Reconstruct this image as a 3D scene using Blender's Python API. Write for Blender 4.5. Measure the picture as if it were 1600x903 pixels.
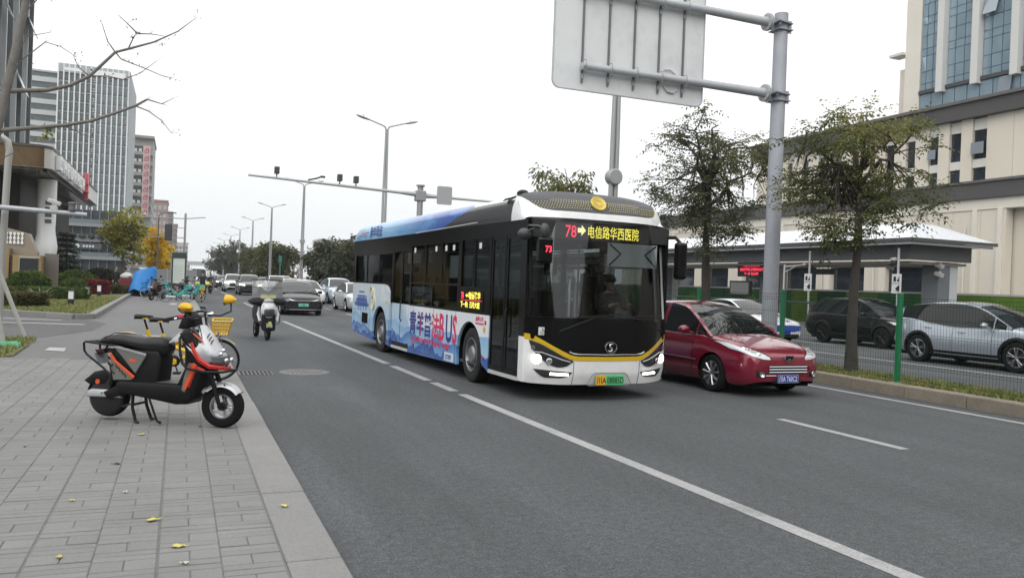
import bpy, bmesh, math, random
from mathutils import Vector, Matrix, noise
for _o in list(bpy.data.objects): bpy.data.objects.remove(_o)
SC=bpy.context.scene; COL=SC.collection
pi=math.pi; rad=math.radians; V=Vector
random.seed(7)
# ---------------- camera ----------------
cam_d=bpy.data.cameras.new('camera'); cam=bpy.data.objects.new('camera',cam_d); COL.objects.link(cam)
cam_d.sensor_width=36; cam_d.lens=1270/1600*36; cam_d.clip_start=.05; cam_d.clip_end=6000
_y,_p,_r=rad(22.29),rad(-.294),rad(2.2)
_F=V((math.sin(_y)*math.cos(_p),math.cos(_y)*math.cos(_p),math.sin(_p))); _R0=V((math.cos(_y),-math.sin(_y),0)); _U0=_R0.cross(_F)
_R=_R0*math.cos(_r)+_U0*math.sin(_r); _U=_U0*math.cos(_r)-_R0*math.sin(_r)
cam.matrix_world=Matrix(((_R.x,_U.x,-_F.x,0),(_R.y,_U.y,-_F.y,0),(_R.z,_U.z,-_F.z,1.68),(0,0,0,1)))
SC.camera=cam
# ---------------- overcast sky, sun, exposure ----------------
SC.view_settings.view_transform='Standard'; SC.view_settings.look='None'; SC.view_settings.exposure=0.0; SC.view_settings.gamma=1
SUN_EL,SUN_AZ=rad(40),rad(215)          # compass: 0 = +Y, clockwise
W=bpy.data.worlds.new('World'); SC.world=W; W.use_nodes=True
nt=W.node_tree; nt.nodes.clear()
out=nt.nodes.new('ShaderNodeOutputWorld'); bg=nt.nodes.new('ShaderNodeBackground')
sky=nt.nodes.new('ShaderNodeTexSky'); sky.sky_type='NISHITA'; sky.sun_disc=False; sky.sun_elevation=SUN_EL; sky.sun_rotation=SUN_AZ; sky.dust_density=4; sky.air_density=1.5
hs=nt.nodes.new('ShaderNodeHueSaturation'); hs.inputs['Saturation'].default_value=.12
tc=nt.nodes.new('ShaderNodeTexCoord'); sx=nt.nodes.new('ShaderNodeSeparateXYZ')
rp=nt.nodes.new('ShaderNodeValToRGB')   # cloud layer: brighter overhead than at the horizon, as an overcast sky is
rp.color_ramp.elements[0].position=0.0; rp.color_ramp.elements[0].color=(7.45,7.75,7.9,1)
e=rp.color_ramp.elements.new(.16); e.color=(9.2,9.35,9.4,1)
e=rp.color_ramp.elements.new(.45); e.color=(11.0,11.0,11.0,1)
rp.color_ramp.elements[-1].position=1; rp.color_ramp.elements[-1].color=(16,16,16.2,1)
mx=nt.nodes.new('ShaderNodeMixRGB'); mx.inputs[0].default_value=.94
nz=nt.nodes.new('ShaderNodeTexNoise'); nz.inputs['Scale'].default_value=2.2; nz.inputs['Detail'].default_value=4
mr=nt.nodes.new('ShaderNodeMapRange'); mr.inputs[3].default_value=.95; mr.inputs[4].default_value=1.05
ml=nt.nodes.new('ShaderNodeMixRGB'); ml.blend_type='MULTIPLY'; ml.inputs[0].default_value=1
L=nt.links.new
L(tc.outputs['Generated'],sx.inputs[0]); L(sx.outputs['Z'],rp.inputs[0]); L(sky.outputs[0],hs.inputs['Color'])
L(hs.outputs[0],mx.inputs[1]); L(tc.outputs['Generated'],nz.inputs['Vector']); L(nz.outputs[0],mr.inputs[0])
L(rp.outputs[0],ml.inputs[1]); L(mr.outputs[0],ml.inputs[2]); L(ml.outputs[0],mx.inputs[2])
L(mx.outputs[0],bg.inputs['Color']); bg.inputs['Strength'].default_value=.122; L(bg.outputs[0],out.inputs['Surface'])
sl=bpy.data.lights.new('sun','SUN'); so=bpy.data.objects.new('sun',sl); COL.objects.link(so)
sl.energy=1.5; sl.angle=rad(60); sl.color=(1,.97,.93)
_d=V((math.sin(SUN_AZ)*math.cos(SUN_EL),math.cos(SUN_AZ)*math.cos(SUN_EL),math.sin(SUN_EL)))
so.rotation_euler=_d.to_track_quat('Z','Y').to_euler(); so.location=(0,0,60)
try:
    SC.cycles.max_bounces=6; SC.cycles.transparent_max_bounces=12; SC.cycles.diffuse_bounces=3; SC.cycles.glossy_bounces=3; SC.cycles.transmission_bounces=4
    SC.cycles.volume_bounces=1; SC.cycles.use_denoising=True; SC.cycles.caustics_reflective=False; SC.cycles.caustics_refractive=False
except Exception: pass
# ---------------- helpers ----------------
def hx(s):
    s=s.lstrip('#'); c=[int(s[i:i+2],16)/255 for i in (0,2,4)]
    return tuple((x/12.92 if x<=.04045 else ((x+.055)/1.055)**2.4) for x in c)
_M={}
def mat(name,col,rough=.5,metal=0.,spec=.5,coat=0.,var=0.,scale=4.,bump=0.,bscale=40.,emit=None,estr=1.,dirt=None,dirt_amt=.5,dscale=.6):
    if name in _M: return _M[name]
    if isinstance(col,str): col=hx(col)
    m=bpy.data.materials.new(name); m.use_nodes=True; _M[name]=m
    t=m.node_tree; b=t.nodes['Principled BSDF']; b.inputs['Base Color'].default_value=(*col,1); b.inputs['Roughness'].default_value=rough
    b.inputs['Metallic'].default_value=metal; b.inputs['Specular IOR Level'].default_value=spec
    if coat: b.inputs['Coat Weight'].default_value=coat; b.inputs['Coat Roughness'].default_value=.05
    if emit: b.inputs['Emission Color'].default_value=(*(hx(emit) if isinstance(emit,str) else emit),1); b.inputs['Emission Strength'].default_value=estr
    if var or dirt or bump:
        co=t.nodes.new('ShaderNodeTexCoord')
    cur=None
    if var:
        n=t.nodes.new('ShaderNodeTexNoise'); n.inputs['Scale'].default_value=scale; n.inputs['Detail'].default_value=6; n.inputs['Roughness'].default_value=.65
        t.links.new(co.outputs['Object'],n.inputs['Vector'])
        r=t.nodes.new('ShaderNodeMapRange'); r.inputs[1].default_value=.25; r.inputs[2].default_value=.75; r.inputs[3].default_value=1-var; r.inputs[4].default_value=1+var
        t.links.new(n.outputs[0],r.inputs[0])
        x=t.nodes.new('ShaderNodeMixRGB'); x.blend_type='MULTIPLY'; x.inputs[0].default_value=1; x.inputs[1].default_value=(*col,1); t.links.new(r.outputs[0],x.inputs[2]); cur=x
    if dirt:
        n=t.nodes.new('ShaderNodeTexNoise'); n.inputs['Scale'].default_value=dscale; n.inputs['Detail'].default_value=7; n.inputs['Roughness'].default_value=.7
        t.links.new(co.outputs['Object'],n.inputs['Vector'])
        r=t.nodes.new('ShaderNodeMapRange'); r.inputs[1].default_value=.48; r.inputs[2].default_value=.75; r.inputs[3].default_value=0; r.inputs[4].default_value=dirt_amt; t.links.new(n.outputs[0],r.inputs[0])
        x=t.nodes.new('ShaderNodeMixRGB'); x.inputs[1].default_value=(*col,1); x.inputs[2].default_value=(*(hx(dirt) if isinstance(dirt,str) else dirt),1); t.links.new(r.outputs[0],x.inputs[0])
        if cur: t.links.new(cur.outputs[0],x.inputs[1])
        cur=x
    if cur: t.links.new(cur.outputs[0],b.inputs['Base Color'])
    if bump:
        n=t.nodes.new('ShaderNodeTexNoise'); n.inputs['Scale'].default_value=bscale; n.inputs['Detail'].default_value=3
        t.links.new(co.outputs['Object'],n.inputs['Vector'])
        bp=t.nodes.new('ShaderNodeBump'); bp.inputs['Strength'].default_value=bump; bp.inputs['Distance'].default_value=.02
        t.links.new(n.outputs[0],bp.inputs['Height']); t.links.new(bp.outputs[0],b.inputs['Normal'])
    return m
def glass(name,tint=(.5,.55,.55),refl=.12,rough=.02):
    """window pane: tinted see-through plus a Fresnel reflection"""
    if name in _M: return _M[name]
    m=bpy.data.materials.new(name); m.use_nodes=True; _M[name]=m; t=m.node_tree; t.nodes.clear()
    o=t.nodes.new('ShaderNodeOutputMaterial'); a=t.nodes.new('ShaderNodeBsdfTransparent'); a.inputs[0].default_value=(*tint,1)
    g=t.nodes.new('ShaderNodeBsdfGlossy'); g.inputs['Roughness'].default_value=rough; g.inputs['Color'].default_value=(.95,.97,1,1)
    l=t.nodes.new('ShaderNodeLayerWeight'); l.inputs[0].default_value=.5-.5*(1-refl)**1; mm=t.nodes.new('ShaderNodeMixShader')
    r=t.nodes.new('ShaderNodeMapRange'); r.inputs[3].default_value=refl; r.inputs[4].default_value=1; r.inputs[1].default_value=.0
    t.links.new(l.outputs['Fresnel'],r.inputs[0])
    t.links.new(r.outputs[0],mm.inputs[0]); t.links.new(a.outputs[0],mm.inputs[1]); t.links.new(g.outputs[0],mm.inputs[2]); t.links.new(mm.outputs[0],o.inputs[0])
    return m
class MB:
    def __init__(s): s.v=[]; s.f=[]; s.mi=[]; s.cur=0
    def add(s,vs,fs):
        o=len(s.v); s.v+= [tuple(x) for x in vs]; s.f+=[tuple(i+o for i in f) for f in fs]; s.mi+=[s.cur]*len(fs); return s
    def box(s,c,d,M=None):
        x,y,z=d[0]/2,d[1]/2,d[2]/2
        vs=[V((i*x,j*y,k*z)) for i in(-1,1) for j in(-1,1) for k in(-1,1)]
        if M is not None: vs=[M@p for p in vs]
        vs=[p+V(c) for p in vs]
        return s.add(vs,[(0,1,3,2),(4,6,7,5),(0,4,5,1),(2,3,7,6),(0,2,6,4),(1,5,7,3)])
    def bb(s,x0,x1,y0,y1,z0,z1): return s.box(((x0+x1)/2,(y0+y1)/2,(z0+z1)/2),(abs(x1-x0),abs(y1-y0),abs(z1-z0)))
    def tube(s,path,r,n=8,cap=True,flat=1.):
        path=[V(p) for p in path]; k=len(path); rs=r if isinstance(r,(list,tuple)) else [r]*k
        rings=[]; up=None
        for i,p in enumerate(path):
            d=(path[min(i+1,k-1)]-path[max(i-1,0)]).normalized()
            if up is None: up=V((0,0,1)) if abs(d.z)<.9 else V((0,1,0))
            a=d.cross(up)
            if a.length<1e-4: a=d.cross(V((1,0,0)))
            a.normalize(); b=a.cross(d).normalized(); up=b
            rings.append([p+(a*math.cos(2*pi*j/n)+b*math.sin(2*pi*j/n)*flat)*rs[i] for j in range(n)])
        vs=[q for rg in rings for q in rg]; fs=[]
        for i in range(k-1):
            for j in range(n): fs.append((i*n+j,i*n+(j+1)%n,(i+1)*n+(j+1)%n,(i+1)*n+j))
        if cap: fs.append(tuple(reversed(range(n)))); fs.append(tuple((k-1)*n+j for j in range(n)))
        return s.add(vs,fs)
    def cyl(s,a,b,r0,r1=None,n=14): return s.tube([a,b],[r0,r0 if r1 is None else r1],n)
    def lathe(s,prof,n=24,M=None,close=False):
        """profile [(r,h)] spun round local Z"""
        k=len(prof); vs=[]; fs=[]
        for r,h in prof:
            for j in range(n): vs.append(V((r*math.cos(2*pi*j/n),r*math.sin(2*pi*j/n),h)))
        if M is not None: vs=[M@p for p in vs]
        for i in range(k-1):
            for j in range(n): fs.append((i*n+j,i*n+(j+1)%n,(i+1)*n+(j+1)%n,(i+1)*n+j))
        if close:
            fs.append(tuple(reversed(range(n)))); fs.append(tuple((k-1)*n+j for j in range(n)))
        return s.add(vs,fs)
    def prism(s,poly,fn,t0,t1):
        """poly [(a,b)], fn(a,b,t)->xyz, extruded t0..t1"""
        n=len(poly); vs=[V(fn(a,b,t0)) for a,b in poly]+[V(fn(a,b,t1)) for a,b in poly]
        return s.add(vs,[tuple(range(n)),tuple(reversed(range(n,2*n)))]+[(i,i+n,(i+1)%n+n,(i+1)%n) for i in range(n)])
    def puff(s,poly,hw,cy=0.,inset=.03,fn=None):
        """profile in (x,z) with rounded edges, half width hw along y"""
        n=len(poly); P=[V((a,b)) for a,b in poly]; cx=sum((p for p in P),V((0,0)))/n
        def ins(d):
            o=[]
            for i,p in enumerate(P):
                e0=(p-P[i-1]).normalized(); e1=(P[(i+1)%n]-p).normalized(); nn=V((-(e0.y+e1.y),e0.x+e1.x)); 
                if nn.length<1e-5: nn=V((-e0.y,e0.x))
                nn.normalize(); ar=sum(P[k].x*P[(k+1)%n].y-P[(k+1)%n].x*P[k].y for k in range(n)); sg=1 if ar>0 else -1
                o.append(p+nn*d*sg)
            return o
        lv=[(-hw,inset),(-hw+inset*.35,inset*.35),(-hw+inset,0),(hw-inset,0),(hw-inset*.35,inset*.35),(hw,inset)]
        vs=[]
        for y,d in lv:
            for q in ins(d): vs.append(V((q.x,cy+y,q.y)))
        k=len(lv); fs=[tuple(range(n)),tuple(reversed(range((k-1)*n,k*n)))]
        for i in range(k-1):
            for j in range(n): fs.append((i*n+j,(i+1)*n+j,(i+1)*n+(j+1)%n,i*n+(j+1)%n))
        return s.add(vs,fs)
    def grid(s,rows):
        h=len(rows); w=len(rows[0]); vs=[p for r in rows for p in r]
        return s.add(vs,[(i*w+j,i*w+j+1,(i+1)*w+j+1,(i+1)*w+j) for i in range(h-1) for j in range(w-1)])
    def ball(s,c,r,nu=14,nv=9,jit=0.,sd=0):
        c=V(c); r=r if isinstance(r,(tuple,list)) else (r,r,r); rows=[]
        for i in range(nv+1):
            th=pi*i/nv; row=[]
            for j in range(nu+1):
                ph=2*pi*(j%nu)/nu; d=V((math.sin(th)*math.cos(ph),math.sin(th)*math.sin(ph),math.cos(th)))
                k=1+(jit*noise.noise(d*2.3+V((sd,sd*.7,0))) if jit else 0)
                row.append(c+V((d.x*r[0]*k,d.y*r[1]*k,d.z*r[2]*k)))
            rows.append(row)
        return s.grid(rows)
    def disc(s,c,r,axis,n=20,th=.004):
        M=Matrix.Translation(V(c))@V(axis).to_track_quat('Z','Y').to_matrix().to_4x4()
        return s.lathe([(0.0001,0),(r,0),(r,th),(0.0001,th)],n,M)
    def build(s,name,mats,parent=None,smooth=None,bevel=0.,loc=None,kind=None,seg=2,clean=False):
        me=bpy.data.meshes.new(name); me.from_pydata(s.v,[],s.f)
        if not isinstance(mats,(list,tuple)): mats=[mats]
        for m in mats: me.materials.append(m)
        if len(mats)>1: me.polygons.foreach_set('material_index',s.mi)
        if clean:
            b=bmesh.new(); b.from_mesh(me); bmesh.ops.remove_doubles(b,verts=b.verts,dist=1e-5); bmesh.ops.recalc_face_normals(b,faces=b.faces); b.to_mesh(me); b.free()
        if smooth is not None:
            me.shade_smooth()
            if smooth<179: me.set_sharp_from_angle(angle=rad(smooth))
        me.update()
        o=bpy.data.objects.new(name,me); COL.objects.link(o)
        if parent is not None: o.parent=parent
        if loc is not None: o.location=loc
        if bevel:
            bv=o.modifiers.new('bevel','BEVEL'); bv.width=bevel; bv.segments=seg; bv.limit_method='ANGLE'; bv.angle_limit=rad(40)
        if kind: o['kind']=kind
        return o
def tag(o,label=None,cat=None,group=None,kind=None):
    if label: o['label']=label
    if cat: o['category']=cat
    if group: o['group']=group
    if kind: o['kind']=kind
    return o
def thing(name,label,cat,loc=(0,0,0),rz=0.,group=None):
    o=bpy.data.objects.new(name,None); COL.objects.link(o); o.empty_display_size=.2
    o.location=loc; o.rotation_euler=(0,0,rz); return tag(o,label,cat,group)
def struct(o): o['kind']='structure'; return o
def kids(o): return [c for c in bpy.data.objects if c.parent is o]
def dup(o,loc=None,rz=None,label=None,parent=None,_map=None):
    if _map is None:
        _map={}
        for c in bpy.data.objects:
            if c.parent is not None: _map.setdefault(c.parent.name,[]).append(c)
    c=o.copy(); COL.objects.link(c)
    if parent is not None: c.parent=parent
    if loc is not None: c.location=loc
    if rz is not None: c.rotation_euler=(0,0,rz)
    if label: c['label']=label
    for k in _map.get(o.name,[]): dup(k,None,None,None,c,_map)
    return c
def text_mesh(body,size,bold=0.,ext=0.,xs=1.,align='LEFT'):
    c=bpy.data.curves.new('t','FONT'); c.body=body; c.size=size; c.offset=bold; c.extrude=ext; c.resolution_u=2; c.align_x=align
    o=bpy.data.objects.new('t',c); COL.objects.link(o); bpy.context.view_layer.update()
    me=bpy.data.meshes.new_from_object(o.evaluated_get(bpy.context.evaluated_depsgraph_get()))
    bpy.data.objects.remove(o); bpy.data.curves.remove(c)
    if xs!=1: me.transform(Matrix.Diagonal((xs,1,1,1)))
    return me
def text(name,body,size,m,M,parent=None,bold=0.,ext=0.,xs=1.,align='LEFT'):
    me=text_mesh(body,size,bold,ext,xs,align); me.materials.clear(); me.materials.append(m)
    me.name=name; o=bpy.data.objects.new(name,me); COL.objects.link(o); o.matrix_local=M
    if parent is not None: o.parent=parent
    return o
def frame(o,x,y):  # matrix with local X -> x, local Y -> y, at o
    x=V(x).normalized(); y=V(y).normalized(); z=x.cross(y)
    return Matrix(((x.x,y.x,z.x,o[0]),(x.y,y.y,z.y,o[1]),(x.z,y.z,z.z,o[2]),(0,0,0,1)))
def herm(pts,t):
    """monotone cubic through [(t,v)]"""
    n=len(pts)
    if t<=pts[0][0]: return pts[0][1]
    if t>=pts[-1][0]: return pts[-1][1]
    d=[(pts[i+1][1]-pts[i][1])/(pts[i+1][0]-pts[i][0]) for i in range(n-1)]
    def tan(i):
        if i==0: return d[0]
        if i==n-1: return d[-1]
        return 0 if d[i-1]*d[i]<=0 else 2*d[i-1]*d[i]/(d[i-1]+d[i])
    for i in range(n-1):
        if t<=pts[i+1][0]:
            h=pts[i+1][0]-pts[i][0]; u=(t-pts[i][0])/h; a,b=tan(i)*h,tan(i+1)*h; u2,u3=u*u,u*u*u
            return pts[i][1]*(2*u3-3*u2+1)+a*(u3-2*u2+u)+pts[i+1][1]*(-2*u3+3*u2)+b*(u3-u2)
def lin(pts,t):
    if t<=pts[0][0]: return pts[0][1]
    for (a,va),(b,vb) in zip(pts,pts[1:]):
        if t<=b: return va+(vb-va)*(t-a)/(b-a) if b>a else vb
    return pts[-1][1]
def frange(a,b,n): return [a+(b-a)*i/(n-1) for i in range(n)]
# ---------------- shared materials ----------------
black_plastic=mat('black_plastic',(.008,.008,.009),.45,spec=.25)
rubber=mat('rubber',(.012,.012,.0125),.85,var=.2,scale=9)
chrome=mat('chrome',(.75,.76,.78),.12,1.)
alloy=mat('alloy',(.40,.41,.43),.33,.85)
dark_glass=mat('dark_glass',(.008,.010,.011),.03,spec=.55)
dark_matt=mat('dark_matt',(.006,.006,.006),.9,spec=.1)
white_paint=mat('white_paint',(.78,.79,.80),.3,coat=.4)
headlamp=mat('headlamp_lens',(.55,.58,.6),.08,.35,spec=.8)
lamp_on=mat('lamp_lit',(1,1,1),.3,emit=(1,.97,.9),estr=6)
tail_red=mat('tail_red',(.35,.01,.012),.15)
galv=mat('galvanised_steel',(.30,.32,.35),.55,.15,var=.12,scale=3)
steel_light=mat('light_grey_steel',(.42,.44,.46),.5,.1,var=.1,scale=3)
# ================= ground, road, pavements =================
def surf_mat(name,col,fine=.25,fs=110.,big=.1,bs=.35,stretch=(1,.12,1),bump=.35,bscale=140,rough=.85,island=0.,stain=None,stain_amt=.4,tracks=0.):
    m=bpy.data.materials.new(name); m.use_nodes=True; t=m.node_tree; b=t.nodes['Principled BSDF']; b.inputs['Roughness'].default_value=rough; b.inputs['Specular IOR Level'].default_value=.3
    co=t.nodes.new('ShaderNodeNewGeometry'); k=t.links.new
    def noi(sc,det=5,vec=None,rg=.6):
        n=t.nodes.new('ShaderNodeTexNoise'); n.inputs['Scale'].default_value=sc; n.inputs['Detail'].default_value=det; n.inputs['Roughness'].default_value=rg; k(vec if vec else co.outputs['Position'],n.inputs['Vector']); return n.outputs[0]
    def rng(s,lo,hi,a=.3,c=.7):
        r=t.nodes.new('ShaderNodeMapRange'); r.inputs[1].default_value=a; r.inputs[2].default_value=c; r.inputs[3].default_value=lo; r.inputs[4].default_value=hi; k(s,r.inputs[0]); return r.outputs[0]
    def mul(x,y):
        q=t.nodes.new('ShaderNodeMixRGB'); q.blend_type='MULTIPLY'; q.inputs[0].default_value=1
        if isinstance(x,tuple): q.inputs[1].default_value=(*x,1)
        else: k(x,q.inputs[1])
        k(y,q.inputs[2]); return q.outputs[0]
    mp=t.nodes.new('ShaderNodeMapping'); mp.inputs['Scale'].default_value=stretch; k(co.outputs['Position'],mp.inputs['Vector'])
    c=mul(col if not isinstance(col,str) else hx(col),rng(noi(fs,2,rg=.8),1-fine,1+fine))
    c=mul(c,rng(noi(bs*2.2,6,mp.outputs[0]),1-big,1+big)); c=mul(c,rng(noi(bs*.5,4),1-big*.7,1+big*.7))
    c=mul(c,rng(noi(fs*.25,3),1-fine*.45,1+fine*.45))
    if island:
        c=mul(c,rng(co.outputs['Random Per Island'],1-island,1+island,0,1))
        oi=t.nodes.new('ShaderNodeObjectInfo'); c=mul(c,rng(oi.outputs['Random'],1-island,1+island,0,1))
    if stain:
        q=t.nodes.new('ShaderNodeMixRGB'); q.inputs[2].default_value=(*hx(stain),1); k(rng(noi(1.1,8,rg=.75),0,stain_amt,.52,.78),q.inputs[0]); k(c,q.inputs[1]); c=q.outputs[0]
    if tracks:  # bands polished by tyres along the lanes
        w=t.nodes.new('ShaderNodeTexWave'); w.wave_type='BANDS'; w.bands_direction='X'; w.inputs['Scale'].default_value=.185; w.inputs['Distortion'].default_value=1.2; w.inputs['Detail'].default_value=3; w.inputs['Detail Scale'].default_value=.6; k(mp.outputs[0],w.inputs['Vector']); c=mul(c,rng(w.outputs[0],1-tracks,1+tracks,0,1))
    k(c,b.inputs['Base Color'])
    bp=t.nodes.new('ShaderNodeBump'); bp.inputs['Strength'].default_value=bump; bp.inputs['Distance'].default_value=.008; k(noi(bscale,3,rg=.7),bp.inputs['Height']); k(bp.outputs[0],b.inputs['Normal'])
    return m
asphalt=surf_mat('asphalt',(.0785,.0845,.0885),fine=.5,fs=65,big=.18,bs=.45,bump=.7,bscale=80,stain='#3f4144',stain_amt=.35,tracks=.045)
asphalt2=surf_mat('asphalt_old',(.15,.151,.153),fine=.22,fs=60,big=.07,bump=.4,stain='#7d7d7b',stain_amt=.3)
paver_mat=surf_mat('grey_paver',(.205,.206,.20),fine=.13,fs=160,big=.09,bs=.7,stretch=(1,1,1),bump=.3,island=.055,stain='#6d6c68',stain_amt=.35)
mortar=surf_mat('sand_joint',(.165,.163,.155),fine=.2,bump=.4)
granite=surf_mat('kerb_granite',(.225,.224,.218),fine=.2,fs=170,big=.07,bs=.8,stretch=(1,1,1),bump=.25,island=.05,stain='#77746d',stain_amt=.35)
granite_warm=surf_mat('kerb_granite_buff',(.25,.22,.175),fine=.25,fs=120,big=.12,bs=1.5,stretch=(1,1,1),bump=.4,island=.08,stain='#5b5349',stain_amt=.6)
soil=surf_mat('grass_soil',(.12,.125,.05),fine=.4,fs=40,big=.35,bs=2.5,stretch=(1,1,1),bump=.8,bscale=30,stain='#6b5a33',stain_amt=.6)
def line_mat():
    m=surf_mat('road_paint',(.335,.338,.335),fine=.2,fs=60,big=.1,bs=1.2,stretch=(1,.3,1),bump=.3,stain='#66676a',stain_amt=.9); return m
paint_line=line_mat()
def sheet(name,poly,z,m,kind='structure',parent=None,th=0.):
    b=MB(); n=len(poly)
    if th: b.prism(poly,lambda x,y,t:(x,y,t),z-th,z)
    else: b.add([(x,y,z) for x,y in poly],[tuple(range(n))])
    o=b.build(name,m,parent); 
    if kind: o['kind']=kind
    return o
sheet('ground',[(-1500,-300),(2500,-300),(2500,3000),(-1500,3000)],-.06,asphalt2)
road=sheet('road',[(.92,-8),(11.66,-8),(11.66,900),(.92,900)],0,asphalt)
far_road=sheet('service_road',[(13.05,-8),(25.2,-8),(25.2,400),(13.05,400)],.002,asphalt)
# footway: sand bed under pavers, asphalt walk beyond
sidewalk=sheet('sidewalk',[(-30,-6),(.6,-6),(.6,15.9),(-30,15.9)],.0935,mortar,th=.12)
walk=sheet('footpath',[(-30,15.9),(.6,15.9),(.6,400),(-30,400)],.1,asphalt2,th=.13)
drive=sheet('driveway',[(-30,20.2),(-3.0,20.2),(-2.0,23.2),(-1.9,26.3),(-2.6,28.3),(-30,47.5)],.104,surf_mat('asphalt_drive',(.105,.106,.108),fine=.3,fs=60,big=.08,bump=.4))
# pavers: per column a repeating course of two squares and two long pavers
pm={}
def paver_mesh(w,d):
    k=(w,d)
    if k not in pm:
        b=MB(); h=.004
        x,y=w/2,d/2
        b.add([(-x,-y,0),(x,-y,0),(x,y,0),(-x,y,0),(-x,-y,.02-h),(x,-y,.02-h),(x,y,.02-h),(-x,y,.02-h),(-x+h,-y+h,.02),(x-h,-y+h,.02),(x-h,y-h,.02),(-x+h,y-h,.02)],
          [(0,1,5,4),(1,2,6,5),(2,3,7,6),(3,0,4,7),(4,5,9,8),(5,6,10,9),(6,7,11,10),(7,4,8,11),(8,9,10,11)])
        me=bpy.data.meshes.new('paver'); me.from_pydata(b.v,[],b.f); me.materials.append(paver_mat); pm[k]=(me,b)
    return pm[k]
CW=.327; J=.007; rr=random.Random(3); plist=[]
for ci in range(12):
    J=.0045; JY=.009; x1=.596-ci*CW-(.004 if ci%2==0 else 0); x0=.596-(ci+1)*CW+(.004 if ci%2 else 0); CWc=x1-x0; y=3.9-rr.random()*.33
    while y<15.8:
        kind=rr.choice([0,0,1]) if ci not in (2,) else 0
        d=.163; C_=CWc
        plist+= [(x0+C_/4,y+d/2,C_/2-J,d-JY),(x0+3*C_/4,y+d/2,C_/2-J,d-JY)]; y+=d
        for _ in range(2 if kind==0 else 4): plist.append((x0+C_/2,y+.0408,C_-J,.0816-JY)); y+=.0816
ya=lambda p:(p[1]+abs(p[0])*.2)
vis=lambda p: p[0]>-.22*p[1]-.35 and p[1]>4.35
plist=[p for p in plist if p[0]>-.235*p[1]-.8]
plist.sort(key=lambda p:(not vis(p),p[1]))
bb=MB()
for i,(x,y,w,d) in enumerate(plist):
    w,d=round(w,4),round(d,4); me,b=paver_mesh(w,d); dz=.080+rr.uniform(-.0018,.0018); ax,ay=rr.uniform(-.006,.006),rr.uniform(-.006,.006)
    if i<298:
        o=bpy.data.objects.new('paver',me); COL.objects.link(o); o.parent=sidewalk; o.location=(x,y,dz); o.rotation_euler=(ax,ay,rr.uniform(-.006,.006))
    else:
        bb.add([(vx+x,vy+y,vz+dz+vx*ay+vy*ax) for vx,vy,vz in b.v],b.f)
bb.build('paver_field',paver_mat,sidewalk,kind='stuff')
# kerb stones on the footway side
ks=MB(); 
kb=MB(); kb.bb(-.155,.155,0,1.492,-.12,0); me_k=None
y=3.12
while y<70:
    if me_k is None:
        o=kb.build('kerb_stone',granite,sidewalk,bevel=.012,loc=(.757,y,.1)); me_k=o
    else:
        o=me_k.copy(); COL.objects.link(o); o.parent=sidewalk; o.location=(.757+rr.uniform(-.003,.003),y,.1+rr.uniform(-.003,.002)); o.rotation_euler=(0,0,rr.uniform(-.002,.002))
    y+=1.5
kerb_far=sheet('kerb',[(.6,70),(.92,70),(.92,400),(.6,400)],.104,granite,th=.1)
# road markings (4 mm sheets)
def strip(path,w,z=.004):
    b=MB()
    for (xa,ya_,xb,yb) in path: b.add([(xa-w/2,ya_,z),(xa+w/2,ya_,z),(xb+w/2,yb,z),(xb-w/2,yb,z)],[(0,1,2,3)])
    return b
lx=lambda y: 4.165-.0195*(y-3.6) if y<31 else 3.63
mk=[]
for a,b_ in [(-4,11.6),(11.95,13.0),(13.3,15.6),(16.0,31.2),(37.5,43.5),(44.2,51),(58,64),(68,80),(88,94),(103,109),(118,124),(133,139)]: mk.append((lx(a),a,lx(b_),b_))
struct(strip(mk,.15).build('road_marking',paint_line))
m2=[]
for a in range(0,17): 
    y0=.75+6*a; m2.append((7.66-.006*y0,y0,7.66-.006*(y0+2.05),y0+2.05))
struct(strip(m2,.14).build('road_marking',paint_line))
struct(strip([(11.12,-6,10.98,60),(10.98,60,10.98,200)],.15).build('road_marking',paint_line))
struct(strip([(17.95,-6,17.95,90)],.14,.006).build('road_marking',paint_line))
m3=[(21.3,y0,21.3,y0+2.2) for y0 in range(4,80,6)]
struct(strip(m3,.14,.006).build('road_marking',paint_line))
b=MB(); z=.109
for (x0,y0,x1,y1,w) in [(-6.5,28.6,-3.2,27.6,.12),(-4.6,26.1,-2.4,25.6,.14),(-1.45,21.9,-.2,21.3,.14),(-.9,17.75,-.35,17.6,.16)]:
    d=V((x1-x0,y1-y0,0)).normalized(); n=V((-d.y,d.x,0))*w; p,q=V((x0,y0,z)),V((x1,y1,z)); b.add([p-n,q-n,q+n,p+n],[(0,1,2,3)])
for (x0,y0,s) in [(-.42,42.2,.5)]: b.add([(x0,y0,z),(x0+.3,y0,z),(x0+.42,y0+1.8,z),(x0+.12,y0+1.8,z)],[(0,1,2,3)])
b.add([(-2.3,17.5,z),(-1.95,17.3,z),(-2.0,18.05,z),(-2.3,18.15,z)],[(0,1,2,3)])
struct(b.build('path_marking',surf_mat('path_paint',(.40,.40,.39),fine=.1,big=.1,stain='#8a8a88',stain_amt=.6)))
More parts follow.
